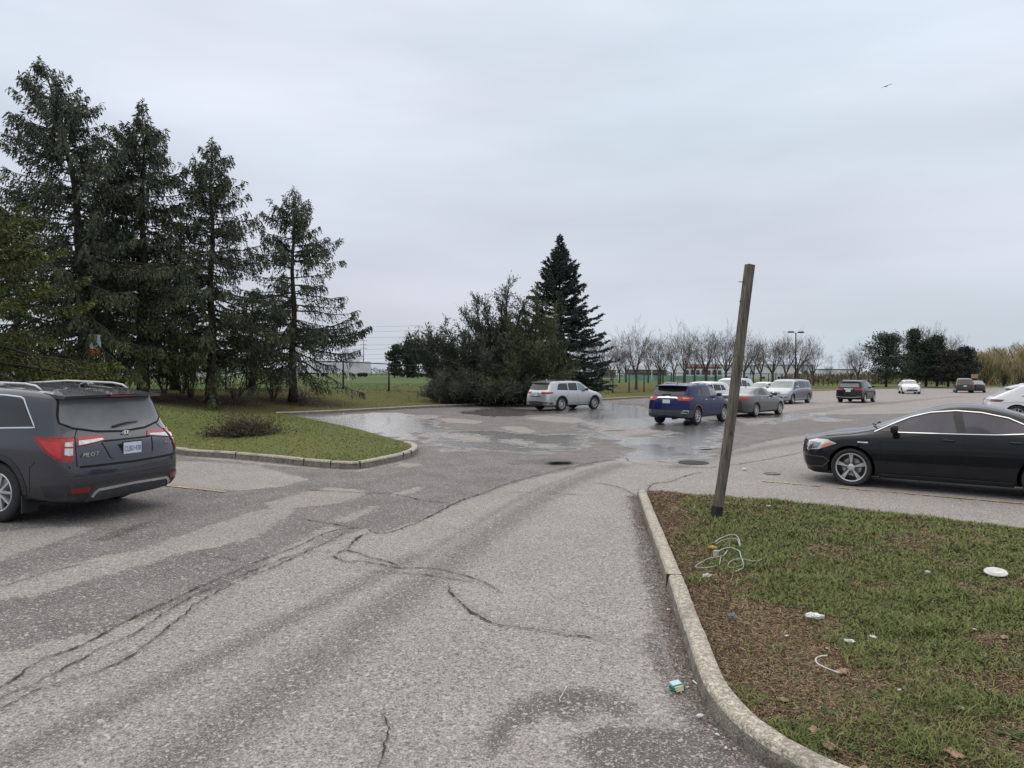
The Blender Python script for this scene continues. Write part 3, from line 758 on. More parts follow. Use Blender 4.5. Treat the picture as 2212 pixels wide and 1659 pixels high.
def make_rav4():
    sp = suv_spec(L=4.57, w=.92, H=1.66, wb=2.66, ro=.98, wr=.362, belt=1.06, beltr=1.12, hoodz=1.06, rake=.52, ws_top=2.72, zb=.28, roofdrop=.04)
    P = dusty('deep blue car paint', (.004, .011, .080), .3, .1, coat=.4, spec=.1, amt=0.08)
    c = Car('blue_suv', sp, P, 'dark blue SUV with chrome tailgate strip standing on wet asphalt left of the leaning post', 'suv')
    c.seams([[(2.15, 1.06), (2.22, .5), (2.2, .40)], [(1.5, 1.1), (1.40, .9), (1.34, .76)], [(3.1, 1.06), (3.18, .7), (3.16, .40)]], .012)
    common_glass(c, [([(.92, 1.17), (1.42, 1.14), (1.42, 1.44), (1.20, 1.40)], None), ([(1.48, 1.14), (2.20, 1.12), (2.20, 1.50), (1.55, 1.48)], None), ([(2.27, 1.12), (3.14, 1.10), (2.74, 1.44), (2.27, 1.50)], M['glass_clear'])],
                 [(-.66, 1.19), (0, 1.175), (.66, 1.19), (.58, 1.49), (-.58, 1.49)], [(-.68, 1.15), (.68, 1.15), (.58, 1.50), (-.58, 1.50)])
    lamp_pair(c, 'tail_lamp', 'wr', [(20, 1.08), (25, 1.13), (42, 1.15), (66, 1.10), (60, 1.06), (46, .97), (28, .985)], M['red_lens'], .015, [(35, 1.10), (50, 1.105), (46, 1.05), (36, 1.04)], M['amber'])
    c.patch('tailgate_trim', 'wr', [(-26, 1.06), (-20, 1.07), (0, 1.075), (20, 1.07), (26, 1.06), (24, 1.12), (8, 1.125), (0, 1.15), (-8, 1.125), (-24, 1.12)], M['chrome'], .020, .06)
    for s in (1, -1):
        c.patch('rear_bumper_plastic', 'wr', [(s * a, b) for a, b in [(0, .40), (62, .31), (58, .60), (44, .63), (0, .60)]], M['plastic_grey'], .02, .08)
        c.ribbon('fog_lamp_surround', 'wr', [(s * a, b) for a, b in [(32, .50), (44, .50), (45, .59), (36, .59), (32, .50)]], .022, M['chrome'], .032)
        c.patch('sill_trim', 'side', [(1.45, .30), (3.24, .30), (3.24, .45), (1.45, .45)], M['plastic_grey'], .006, .1, s)
    c.ribbon('plate_recess_edge', 'rear', [(-.36, 1.03), (-.32, .84), (.32, .84), (.36, 1.03)], .03, P, .014)
    c.plate('rear', .95, 0, None, w=.32, h=.15)
    c.spoiler(.22, .75, .66, 1.585, .045, P)
    b = MB(); q = c.hit('top', .95, 0)[0]; b.tube([(1.02, 0, q.z), (.95, 0, q.z + .03), (.88, 0, q.z + .10)], [.02, .014, .006], 8); b.build('roof_antenna', M['plastic'], c.root, True)
    h = c.hit('rear', .15, 1.21)[0]; b = MB(); b.tube([h + Vector((-.02, .1, 0)), h + Vector((-.02, -.25, .02))], .014, 5); b.build('rear_wiper', M['plastic'], c.root)
    c.rails(1.0, 2.75, .62, M['satin'], .05, .018)
    c.arch(.085, M['plastic_grey']); c.handles([(1.75, 1.0), (2.5, .99)], M['chrome']); c.mirror(2.85, 1.14, mat=M['plastic']); c.wheels('fork')
    lamp_pair(c, 'headlight', 'wf', [(28, .82), (58, .90), (66, .98), (30, .92)], M['clear_lens'])
    c.patch('grille', 'front', [(-.42, .5), (.42, .5), (.5, .80), (-.5, .80)], M['plastic'], .01, .1)
    b = MB(); b.box((2.3, 0, .32), (3.8, 1.3, .1)); b.tube([(.35, -.1, .27), (.7, -.1, .27)], .06, 8); b.build('underbody', M['gap'], c.root)
    return c

def make_sonata():
    sp = sedan_spec(L=4.82, w=.915, H=1.46, wb=2.795, ro=1.07, wr=.33, belt=.97, hoodz=.95, trunk=1.07, rg0=.68, rg1=1.55, ws_top=2.72, cowl=3.45, zb=.20)
    P = dusty('graphite car paint', (.075, .08, .085), .28, .5, amt=0.07)
    c = Car('grey_sedan', sp, P, 'dark grey sedan parked facing away directly right of the leaning post', 'car')
    c.seams([[(2.25, .97), (2.22, .6), (2.28, .28)], [(1.38, .99), (1.34, .8), (1.46, .6)], [(3.3, .97), (3.36, .5), (3.32, .28)], [(.20, 1.0), (.72, 1.01)]], .011)
    common_glass(c, [([(2.33, 1.02), (3.38, 1.0), (3.1, 1.16), (2.75, 1.32), (2.36, 1.37)], M['glass_grey']), ([(2.25, 1.02), (1.40, 1.05), (1.60, 1.20), (1.9, 1.33), (2.26, 1.37)], None)],
                 [(-.60, 1.13), (.60, 1.13), (.52, 1.37), (-.52, 1.37)], [(-.64, 1.05), (.64, 1.05), (.52, 1.35), (-.52, 1.35)], rmat=M['glass_clear'])
    lamp_pair(c, 'tail_lamp', 'wr', [(26, .84), (30, .95), (56, .99), (60, .97), (48, .84), (36, .80)], M['red_lens'], .012)
    c.ribbon('trunk_edge', 'wr', [(-36, 1.035), (0, 1.045), (36, 1.035)], .02, M['satin'], .008)
    c.plate('rear', .80, 0, None)
    for s in (1, -1):
        c.patch('diffuser', 'wr', [(s * a, b) for a, b in [(0, .23), (40, .23), (34, .36), (0, .38)]], M['plastic'], .006, .08)
        c.ribbon('window_trim', 'side', [(3.42, .99), (2.3, 1.005), (1.34, 1.035)], .018, M['chrome'], .008, s)
        c.ribbon('body_crease', 'side', [(3.9, .88), (2.6, .90), (1.2, .93), (.6, .95)], .012, P, .012, s)
        c.patch('sill_trim', 'side', [(1.5, .215), (3.40, .215), (3.40, .27), (1.5, .27)], M['plastic'], .02, .1, s)
    b = MB(); q = c.hit('top', 1.75, 0)[0]; b.tube([(1.85, 0, q.z), (1.76, 0, q.z + .04), (1.70, 0, q.z + .06), (1.69, 0, q.z)], [.01, .02, .02, .01], 8); b.build('roof_antenna', M['plastic'], c.root, True)
    c.handles([(1.62, .90), (2.5, .89)], M['chrome']); c.mirror(3.12, 1.02, mat=M['plastic']); c.wheels('fork', rr=.69)
    lamp_pair(c, 'headlight', 'wf', [(24, .66), (52, .72), (64, .84), (40, .80)], M['clear_lens'])
    c.patch('grille', 'front', [(-.4, .4), (.4, .4), (.42, .68), (-.42, .68)], M['plastic'], .01, .1)
    b = MB(); b.box((2.4, 0, .23), (4.0, 1.3, .08)); b.build('underbody', M['gap'], c.root)
    return c

def make_caravan():
    sp = suv_spec(L=5.14, w=.985, H=1.73, wb=3.08, ro=1.02, wr=.345, belt=1.02, beltr=1.04, hoodz=1.05, rake=.30, ws_top=3.28, zb=.22, roofdrop=.03)
    c0 = sp['wt']
    P = dusty('silver minivan paint', (.36, .38, .41), .30, .55, amt=0.07)
    c = Car('silver_minivan', sp, P, 'silver minivan facing the camera between the white sedan and the black SUV', 'minivan')
    c.seams([[(2.85, 1.04), (2.85, .34)], [(1.45, 1.04), (1.45, .8)], [(3.9, 1.02), (3.95, .34)], [(1.6, 1.0), (2.8, 1.0)]], .012)
    common_glass(c, [([(.42, 1.13), (1.36, 1.12), (1.36, 1.56), (.58, 1.54)], None), ([(1.44, 1.12), (2.76, 1.10), (2.76, 1.58), (1.44, 1.57)], None), ([(2.86, 1.10), (3.78, 1.08), (3.32, 1.50), (2.86, 1.57)], None)],
                 [(-.72, 1.1), (.72, 1.1), (.66, 1.56), (-.66, 1.56)], [(-.80, 1.13), (.80, 1.13), (.66, 1.58), (-.66, 1.58)])
    lamp_pair(c, 'headlight', 'wf', [(24, .70), (30, .68), (58, .76), (64, .90), (34, .86), (24, .82)], M['clear_lens'], .012)
    c.patch('grille', 'front', [(-.42, .70), (.42, .70), (.48, .84), (-.48, .84)], M['gap'], .008, .08)
    c.ribbon('grille_bar', 'front', [(-.46, .77), (.46, .77)], .035, M['chrome'], .02); c.ribbon('grille_bar', 'front', [(0, .70), (0, .84)], .04, M['chrome'], .02)
    c.patch('air_intake', 'front', [(-.62, .40), (.62, .40), (.54, .54), (-.54, .54)], M['gap'], .006, .08)
    lamp_pair(c, 'fog_lamp', 'wf', [(38, .44), (48, .44), (48, .52), (38, .52)], M['lamp_dark'])
    lamp_pair(c, 'tail_lamp', 'wr', [(40, .90), (60, .90), (62, 1.12), (42, 1.12)], M['red_lens'])
    c.plate('front', .60, 0, None)
    b = MB(); b.box((2.1, 0, sp['H'] + .05), (.5, .9, .03)); b.build('roof_rack', M['plastic'], c.root)
    c.handles([(2.6, .97), (3.0, .96)]); c.mirror(3.52, 1.12, size=(.13, .22, .2)); c.wheels('five', rim=M['satin'])
    b = MB(); b.box((2.5, 0, .25), (4.4, 1.5, .08)); b.build('underbody', M['gap'], c.root)
    return c

def make_santafe():
    sp = suv_spec(L=4.69, w=.94, H=1.67, wb=2.70, ro=1.02, wr=.36, belt=1.06, beltr=1.12, hoodz=1.06, rake=.42, ws_top=2.78, zb=.27, roofdrop=.04)
    P = dusty('black suv paint', (.008, .009, .012), .24, .0, coat=.6, spec=.05, amt=0.06)
    c = Car('black_suv', sp, P, 'black SUV seen from behind in the middle of the lot, right of the silver minivan', 'suv')
    common_glass(c, [([(.85, 1.18), (1.45, 1.15), (1.45, 1.46), (1.1, 1.43)], None), ([(1.5, 1.15), (2.22, 1.13), (2.22, 1.51), (1.55, 1.49)], None), ([(2.29, 1.13), (3.2, 1.11), (2.8, 1.46), (2.29, 1.51)], M['glass_clear'])],
                 [(-.68, 1.17), (0, 1.15), (.68, 1.17), (.60, 1.51), (-.60, 1.51)], [(-.68, 1.15), (.68, 1.15), (.58, 1.51), (-.58, 1.51)], rmat=M['glass_grey'])
    lamp_pair(c, 'tail_lamp', 'wr', [(20, .98), (24, 1.05), (60, 1.10), (56, 1.0), (42, .93), (30, .94)], M['red_lens'], .012)
    lamp_pair(c, 'reflector', 'wr', [(30, .555), (46, .565), (46, .535), (30, .525)], M['dark_red'], .012)
    c.ribbon('bumper_trim', 'wr', [(-42, .46), (-20, .42), (20, .42), (42, .46)], .05, M['satin'], .015)
    c.plate('rear', .90, 0, None, w=.34, h=.17)
    c.ribbon('tailgate_trim', 'rear', [(-.3, 1.02), (.3, 1.02)], .03, M['chrome'], .012)
    c.spoiler(.18, .65, .67, 1.59, .04, P); c.rails(.9, 2.8, .64, M['satin'], .045, .015)
    c.arch(.06, M['plastic']); c.handles([(1.8, 1.0), (2.6, .99)], M['chrome']); c.mirror(2.95, 1.13); c.wheels('five')
    c.patch('grille', 'front', [(-.42, .5), (.42, .5), (.5, .8), (-.5, .8)], M['plastic'], .01, .1)
    b = MB(); b.box((2.3, 0, .30), (3.8, 1.3, .1)); b.tube([(.0, -.45, .30), (.4, -.45, .30)], .04, 8); b.tube([(.0, .45, .30), (.4, .45, .30)], .04, 8); b.build('underbody', M['gap'], c.root)
    return c

def make_q8():
    sp = suv_spec(L=4.99, w=1.0, H=1.68, wb=3.0, ro=1.0, wr=.39, belt=1.05, beltr=1.08, hoodz=1.05, rake=.95, ws_top=3.05, zb=.26, roofdrop=.10)
    P = dusty('white suv paint', (.70, .71, .73), .25, 0, amt=0.04)
    c = Car('white_coupe_suv', sp, P, 'white coupe-backed SUV behind the black four-door, cut off by the right edge', 'suv')
    c.seams([[(1.75, 1.05), (1.6, .85)], [(2.5, 1.06), (2.5, .4)]], .012)
    common_glass(c, [([(1.15, 1.17), (2.42, 1.12), (2.42, 1.52), (1.85, 1.48)], None), ([(2.5, 1.12), (3.5, 1.10), (3.08, 1.46), (2.5, 1.52)], None)],
                 [(-.66, 1.14), (.66, 1.14), (.58, 1.46), (-.58, 1.46)], [(-.70, 1.15), (.70, 1.15), (.60, 1.5), (-.60, 1.5)], rmat=M['glass_grey'])
    lamp_pair(c, 'tail_lamp', 'wr', [(0, .98), (0, 1.02), (40, 1.04), (66, 1.02), (60, .93), (36, .93)], M['dark_red'], .012)
    lamp_pair(c, 'tail_lamp', 'wr', [(2, .575), (50, .585), (50, .55), (2, .54)], M['dark_red'], .012)
    c.spoiler(.70, 1.15, .66, 1.535, .05, P); c.rails(1.3, 3.0, .66, M['white_paint_trim'], .05, .018)
    c.ribbon('bumper_trim', 'wr', [(-44, .46), (44, .46)], .05, M['satin'], .015)
    for s in (1, -1): c.patch('sill_trim', 'side', [(1.5, .29), (3.5, .29), (3.5, .40), (1.5, .40)], M['plastic'], .006, .1, s)
    c.ribbon('body_crease', 'side', [(.5, .90), (1.0, .96), (1.6, .92)], .02, P, .02, -1)
    c.handles([(1.9, 1.0), (2.8, .98)]); c.mirror(3.2, 1.12); c.wheels('ten', rr=.70)
    b = MB(); b.box((2.5, 0, .29), (4.0, 1.4, .1)); b.build('underbody', M['gap'], c.root)
    return c

def make_small_suv(name, label, paint, H=1.70, L=4.6, rake=.6, clearshield=True, lev=3, style='five', wt=2.7, kind='suv'):
    sp = suv_spec(L=L, w=.93, H=H, wb=2.68, ro=.98, wr=.355, belt=1.03, beltr=1.08, hoodz=1.05, rake=rake, ws_top=wt, zb=.26, roofdrop=.05, lev=lev)
    c = Car(name, sp, paint, label, kind)
    common_glass(c, [([(.98, 1.15), (1.45, 1.13), (1.45, 1.48), (1.18, 1.44)], None), ([(1.5, 1.13), (2.2, 1.11), (2.2, H - .17), (1.52, H - .19)], None), ([(2.27, 1.11), (3.1, 1.09), (2.7, H - .22), (2.27, H - .17)], None)],
                 [(-.66, 1.13), (.66, 1.13), (.58, H - .16), (-.58, H - .16)], [(-.70, 1.14), (.70, 1.14), (.58, H - .15), (-.58, H - .15)], wmat=M['glass_clear'] if clearshield else None)
    lamp_pair(c, 'tail_lamp', 'wr', [(24, .96), (28, 1.06), (58, 1.08), (54, .94)], M['red_lens'], .012)
    lamp_pair(c, 'headlight', 'wf', [(26, .74), (32, .72), (56, .80), (62, .92), (34, .86)], M['clear_lens'], .012)
    c.patch('grille', 'front', [(-.42, .66), (.42, .66), (.46, .80), (-.46, .80)], M['gap'], .008, .08)
    c.patch('air_intake', 'front', [(-.55, .38), (.55, .38), (.48, .54), (-.48, .54)], M['gap'], .006, .08)
    c.plate('rear', .80, 0, None); c.handles([(1.8, .98), (2.6, .97)]); c.mirror(2.88, 1.10); c.arch(.05, M['plastic']); c.wheels(style)
    c.ribbon('bumper_trim', 'wr', [(-42, .44), (42, .44)], .06, M['plastic_grey'], .015)
    b = MB(); b.box((2.3, 0, .29), (3.7, 1.3, .1)); b.build('underbody', M['gap'], c.root)
    return c

def make_small_sedan(name, label, paint, hatch=False, L=4.7, lev=3):
    if hatch: sp = sedan_spec(L=4.2, w=.87, H=1.46, wb=2.58, ro=.76, wr=.315, belt=.93, hoodz=.95, trunk=1.02, rg0=.22, rg1=.62, ws_top=2.25, cowl=2.95, zb=.19, lev=lev)
    else: sp = sedan_spec(L=L, w=.90, H=1.45, wb=2.75, ro=.98, wr=.325, belt=.96, hoodz=.95, trunk=1.06, rg0=.62, rg1=1.45, ws_top=2.6, cowl=3.3, zb=.20, lev=lev)
    c = Car(name, sp, paint, label, 'car')
    w, k = sp['wt'], sp['cowl']
    mid = (w + (.9 if hatch else 1.6)) / 2 + .2
    rx = .75 if hatch else 1.35
    common_glass(c, [([(mid + .05, 1.01), (k - .08, .99), (w + .1, 1.29), (mid + .05, 1.35)], None), ([(mid - .05, 1.01), (rx, 1.03), (rx + .25, 1.27), (mid - .05, 1.35)], None)],
                 [(-.58, 1.10), (.58, 1.10), (.50, 1.35), (-.50, 1.35)], [(-.64, 1.04), (.64, 1.04), (.52, 1.35), (-.52, 1.35)])
    lamp_pair(c, 'tail_lamp', 'wr', [(30, .78), (30, .94), (56, .96), (54, .78)], M['red_lens'], .012)
    lamp_pair(c, 'headlight', 'wf', [(24, .66), (30, .64), (52, .70), (60, .80), (34, .79)], M['clear_lens'], .012)
    c.patch('grille', 'front', [(-.36, .64), (.36, .64), (.38, .73), (-.38, .73)], M['plastic'], .008, .08)
    c.patch('air_intake', 'front', [(-.5, .33), (.5, .33), (.45, .46), (-.45, .46)], M['gap'], .006, .08)
    c.plate('front', .54, 0, None); c.handles([(mid - .5, .90), (mid + .25, .90)]); c.mirror(k - .35, 1.02); c.wheels('seven')
    c.seams([[(mid, .96), (mid, .28)], [(k - .1, .95), (k - .08, .3)]], .011)
    b = MB(); b.box((L / 2, 0, .22), (3.3, 1.3, .08)); b.build('underbody', M['gap'], c.root)
    return c
# ------------------------------------------------------------------ ground
def GP(lst, z=0.0): return np.array([G(x, y, z)[:2] for x, y in lst])
def seg_dist(P, poly, closed=True):
    """distance of points P (n,2) to polyline"""
    d = np.full(len(P), 1e9); n = len(poly)
    for i in range(n if closed else n - 1):
        a, b = poly[i], poly[(i + 1) % n]; ab = b - a; L = max(float(ab @ ab), 1e-12)
        t = np.clip(((P - a) @ ab) / L, 0, 1); q = a + t[:, None] * ab
        d = np.minimum(d, np.hypot(P[:, 0] - q[:, 0], P[:, 1] - q[:, 1]))
    return d
def inside(P, poly):
    r = np.zeros(len(P), bool); n = len(poly)
    for i in range(n):
        a, b = poly[i], poly[(i + 1) % n]
        c = (a[1] > P[:, 1]) != (b[1] > P[:, 1])
        with np.errstate(divide='ignore', invalid='ignore'):
            x = (b[0] - a[0]) * (P[:, 1] - a[1]) / (b[1] - a[1]) + a[0]
        r ^= c & (P[:, 0] < x)
    return r
def sdf(P, poly):      # positive inside
    return np.where(inside(P, poly), 1, -1) * seg_dist(P, poly)
def smooth_line(P, k=3):
    """Catmull-Rom resample"""
    P = [np.array(p, float) for p in P]; out = []
    for i in range(len(P) - 1):
        p0, p1, p2, p3 = P[max(i - 1, 0)], P[i], P[i + 1], P[min(i + 2, len(P) - 1)]
        for j in range(k):
            t = j / k
            out.append(.5 * ((2 * p1) + (-p0 + p2) * t + (2 * p0 - 5 * p1 + 4 * p2 - p3) * t * t + (-p0 + 3 * p1 - 3 * p2 + p3) * t ** 3))
    out.append(P[-1]); return out
rng = np.random.default_rng(7)
def vnoise(P, f, seed=0):
    """cheap value noise 0..1"""
    q = P * f + seed * 17.31; i = np.floor(q).astype(int); t = q - i; t = t * t * (3 - 2 * t)
    def h(a, b): 
        v = np.sin(a * 127.1 + b * 311.7 + seed * 74.7) * 43758.5453; return v - np.floor(v)
    x, y = i[:, 0], i[:, 1]
    return (h(x, y) * (1 - t[:, 0]) + h(x + 1, y) * t[:, 0]) * (1 - t[:, 1]) + (h(x, y + 1) * (1 - t[:, 0]) + h(x + 1, y + 1) * t[:, 0]) * t[:, 1]
def fbm(P, f, seed=0, o=4): return sum(vnoise(P, f * 2 ** k, seed + k) / 2 ** k for k in range(o)) / sum(1 / 2 ** k for k in range(o))

# --- right island, kerbed on the road side
KERB_R = [(1376, 1073), (1390, 1117), (1411, 1179), (1435, 1251), (1446, 1284), (1467, 1356), (1486, 1412), (1504, 1476), (1534, 1536), (1579, 1592), (1639, 1641), (1700, 1680), (1800, 1730), (1990, 1800)]
kerb_r = smooth_line(GP(KERB_R), 6)
isl_r_far = GP([(1376, 1073), (1392, 1064), (1430, 1063), (1500, 1072), (1640, 1084), (1800, 1100), (2000, 1121), (2212, 1150), (2500, 1190)])
ISL_R = np.array(list(kerb_r) + [np.array((9.5, 1.6)), np.array((14., 1.6)), np.array((14., 6.5))] + list(isl_r_far[::-1][:-1]))
# --- left island + berm + playing field
KERB_L = [(-500, 925), (-200, 945), (0, 958), (203, 969), (370, 979), (403, 984), (497, 990), (614, 1001), (656, 1006), (731, 1012), (778, 1012), (825, 1003), (872, 992), (896, 983), (903, 975), (897, 968), (883, 964)]
BACK_L = [(845, 955), (780, 935), (700, 916.5), (640, 904), (606, 898.5)]
KERB_B = [(596, 897), (640, 896), (735, 891.5), (848, 885), (921, 881), (1040, 876.5), (1135, 872.5), (1299, 865), (1415, 858.5), (1600, 851), (1757, 844.5), (1901, 840), (2065, 837.5), (2300, 837)]
kl, bl, kb = smooth_line(GP(KERB_L), 4), list(GP(BACK_L)), smooth_line(GP(KERB_B), 3)
far = [np.array(p, float) for p in ((700, 260), (1500, 800), (1500, 2500), (-1500, 2500), (-1500, 60), (-60, 24))]
TERR = np.array(list(kl) + bl + list(kb) + far)
LOTEDGE = np.array(list(kl) + bl + list(kb))
FENCE = np.array([(-34, 41), (-22, 45.5), (-13, 47.2), (-2, 50.5), (7.4, 62), (22, 81), (67, 138), (120, 205)], float)
def HT(P):
    """terrain height above the lot for points inside TERR"""
    P = np.atleast_2d(np.asarray(P, float)); d = seg_dist(P, LOTEDGE, False)
    amp = np.interp(P[:, 0], [-60, 10, 60], [.88, .88, .12])
    t = np.clip(d / 9.5, 0, 1); t = t * t * (3 - 2 * t)
    return .11 + amp * t + .05 * (fbm(P, .35, 3) - .5) * np.clip(d / 3, 0, 1)
def HT1(x, y): return float(HT([(x, y)])[0])
def HR(P):
    P = np.atleast_2d(np.asarray(P, float)); d = seg_dist(P, ISL_R)
    dk = seg_dist(P, np.array(kerb_r), False)
    return np.minimum(.10, .02 + dk * .0 + .16 * np.clip(d, 0, .5)) + .06 * np.clip(d / 2.5, 0, 1) + .02 * (fbm(P, 2.0, 5) - .5) * np.clip(d * 3, 0, 1)
def inner(line, w):
    """offset a polyline to its right-hand side"""
    line = np.array(line); t = np.gradient(line, axis=0); t /= np.linalg.norm(t, axis=1)[:, None]
    return line + np.stack([t[:, 1], -t[:, 0]], 1) * w
def cdt_surface(name, poly, pts, H, mat, **k):
    V2 = [Vector(p) for p in poly] + [Vector(p) for p in pts]; nb = len(poly)
    vs, es, fs, *_ = delaunay_2d_cdt(V2, [], [list(range(nb))], 1, 1e-4)
    P = np.array([(v.x, v.y) for v in vs]); z = H(P)
    V = np.column_stack([P, z]); o = mesh(name, V, fs, mat, smooth=True)
    bm = bmesh.new(); bm.from_mesh(o.data)
    for f in bm.faces:
        if f.normal.z < 0: f.normal_flip()
    bm.to_mesh(o.data); bm.free()
    return tag(o, **k)

# --- asphalt: one sheet to the horizon, a fan of cells that is fine in front of the camera
DARK = [(-400, 1445), (0, 1411), (99, 1391), (247, 1362), (411, 1295), (569, 1235), (720, 1165), (791, 1143), (830, 1153), (986, 1089), (1127, 1038), (1351, 989), (1401, 996), (1455, 1001), (1542, 989), (1626, 961), (1704, 945), (1798, 930), (1892, 920), (1958, 911), (2040, 902), (1960, 893), (1830, 895), (1720, 893), (1640, 900), (1590, 893), (1660, 880), (1700, 876), (1600, 868), (1420, 856), (1299, 864), (1135, 871), (900, 880), (700, 891), (600, 896), (700, 917), (880, 962), (910, 975), (860, 1000), (778, 1018), (620, 1008), (370, 984), (0, 962), (-400, 940)]
def q6(l): return [(633.6 + x * .2864, 852.5 + y * .2864) for x, y in l]
def q8(l): return [(1267 + x * .3125, 864 + y * .3125) for x, y in l]
PALE = [
    [(345, 997), (450, 998), (554, 1005), (606, 1020), (666, 1036), (640, 1043), (611, 1049), (517, 1059), (400, 1055), (345, 1046)],
    [(658, 1062), (710, 1054), (778, 1059), (788, 1070), (740, 1085), (668, 1093), (610, 1100), (574, 1088)],
    [(640, 1100), (600, 1128), (559, 1159), (396, 1193), (247, 1238), (74, 1282), (0, 1297), (-120, 1320), (-120, 1275), (0, 1258), (148, 1218), (297, 1188), (445, 1139), (539, 1106), (590, 1096)],
    [(722, 1138), (673, 1154), (600, 1195), (569, 1218), (579, 1225), (638, 1196), (722, 1150)],
    [(713, 1124), (767, 1106), (809, 1093), (809, 1101), (747, 1127)],
    [(838, 1070), (872, 1059), (908, 1052), (905, 1059), (866, 1074)],
    [(0, 1149), (99, 1139), (193, 1139), (188, 1149), (89, 1176), (0, 1211), (-150, 1240), (-150, 1160)],
    q6([(890, 160), (1000, 152), (1110, 158), (1080, 175), (990, 182), (920, 178)]), q6([(1090, 180), (1180, 178), (1290, 185), (1440, 200), (1370, 222), (1280, 215), (1160, 208)]),
    q6([(930, 290), (1080, 285), (1300, 305), (1450, 330), (1420, 352), (1330, 345), (1200, 325), (1060, 298)]), q6([(1550, 245), (1640, 238), (1740, 245), (1810, 270), (1850, 285), (1720, 290), (1620, 268)]),
    q6([(1580, 338), (1680, 345), (1780, 365), (1760, 380), (1650, 360)]), q6([(1840, 378), (1900, 375), (2020, 388), (1930, 402), (1850, 398)]),
    q6([(1740, 175), (1900, 160), (2010, 165), (2150, 175), (2212, 205), (2100, 215), (1950, 205), (1830, 190)]), q6([(730, 340), (860, 350), (960, 390), (930, 402), (830, 375)]),
    q6([(400, 290), (500, 285), (590, 305), (560, 318), (470, 305)]), q6([(230, 225), (330, 232), (380, 250), (320, 262), (250, 245)]), q6([(770, 540), (830, 515), (960, 520), (960, 535), (850, 548)]),
    q8([(0, 152), (60, 158), (130, 178), (250, 180), (420, 205), (590, 228), (560, 240), (380, 252), (270, 248), (130, 220), (100, 190), (0, 168)]), q8([(1030, 130), (1320, 125), (1200, 160), (1100, 162)]),
    [(1860, 885), (1960, 880), (2100, 870), (2212, 868), (2212, 850), (1700, 850), (1640, 858), (1800, 872)],
]
WET = [q6([(0, 172), (300, 160), (560, 140), (780, 135), (1050, 178), (1080, 215), (1150, 260), (1000, 262), (1100, 275), (900, 285), (940, 340), (760, 330), (600, 290), (420, 262), (250, 215), (60, 185)]),
       q8([(0, 60), (120, 20), (450, 60), (720, 120), (980, 160), (960, 230), (900, 290), (860, 400), (640, 430), (500, 420), (280, 430), (200, 400), (350, 340), (230, 280), (60, 260), (-60, 200), (-100, 150)]),
       q8([(1540, 128), (1640, 118), (1760, 130), (1830, 142), (1680, 150), (1580, 142)]), q8([(1090, 118), (1250, 105), (1500, 95), (1700, 90), (1500, 125), (1250, 165), (1100, 175)]),
       q6([(1180, 140), (1500, 95), (2000, 120), (2212, 60), (2300, 130), (1900, 155), (1500, 170)]),
       q6([(1000, 270), (1500, 270), (1900, 300), (2212, 300), (2212, 420), (1850, 440), (1500, 420), (1200, 420), (1000, 360)])]
PUDDLE = [q6([(290, 165), (520, 152), (720, 145), (760, 158), (520, 176)]), q6([(560, 176), (740, 172), (960, 200), (1080, 222), (1020, 240), (760, 215), (620, 200)]),
          q8([(90, 30), (250, 10), (430, 60), (480, 110), (350, 120), (120, 130), (60, 90)]), q8([(1560, 130), (1640, 124), (1720, 130), (1750, 140), (1620, 142)]), q8([(360, 130), (560, 150), (720, 210), (860, 215), (800, 240), (620, 235), (480, 180)]),
          q8([(250, 330), (420, 300), (600, 320), (720, 370), (600, 395), (380, 380)])]
TRACKS = [([(1340, 1004), (1240, 1040), (1150, 1090), (1040, 1165), (940, 1240), (820, 1330), (700, 1420), (580, 1510), (400, 1640), (250, 1760)], .26),
          ([(1290, 1010), (1180, 1050), (1080, 1100), (1000, 1150), (880, 1220)], .10),
          ([(900, 1200), (760, 1270), (640, 1330), (480, 1410), (300, 1500), (100, 1600), (-100, 1700)], .14),
          ([(1460, 1010), (1560, 985), (1700, 960), (1900, 930), (2120, 900)], .25), ([(1250, 960), (1500, 925), (1750, 890), (1950, 868), (2080, 855)], .35), ([(1600, 905), (1800, 880), (2000, 862)], .3)]
STAIN = [[(1040, 1600), (1085, 1535), (1130, 1505), (1180, 1492), (1290, 1488), (1345, 1500), (1380, 1540), (1345, 1550), (1290, 1530), (1230, 1560), (1180, 1545), (1110, 1580), (1060, 1640)],
         [(1380, 1380), (1420, 1360), (1450, 1440), (1500, 1540), (1570, 1620), (1660, 1700), (1500, 1800), (1300, 1780), (1260, 1650), (1230, 1600), (1300, 1570), (1400, 1570), (1480, 1570), (1430, 1480)],
         [(1385, 1110), (1400, 1180), (1430, 1280), (1455, 1370), (1420, 1370), (1400, 1280), (1375, 1200), (1365, 1130)],
         [(190, 1170), (240, 1150), (300, 1130), (350, 1122), (330, 1134), (260, 1160), (215, 1170)],
         q8([(760, 328), (860, 326), (860, 336), (800, 338)]), [(1090, 1002), (1120, 994), (1180, 992), (1240, 996), (1270, 1001), (1200, 1004)]]
CR_W = [.011, .008, .010, .012, .014, .009, .014, .012, .016, .014, .012, .014, .01, .012, .01, .012, .012, .016, .01]
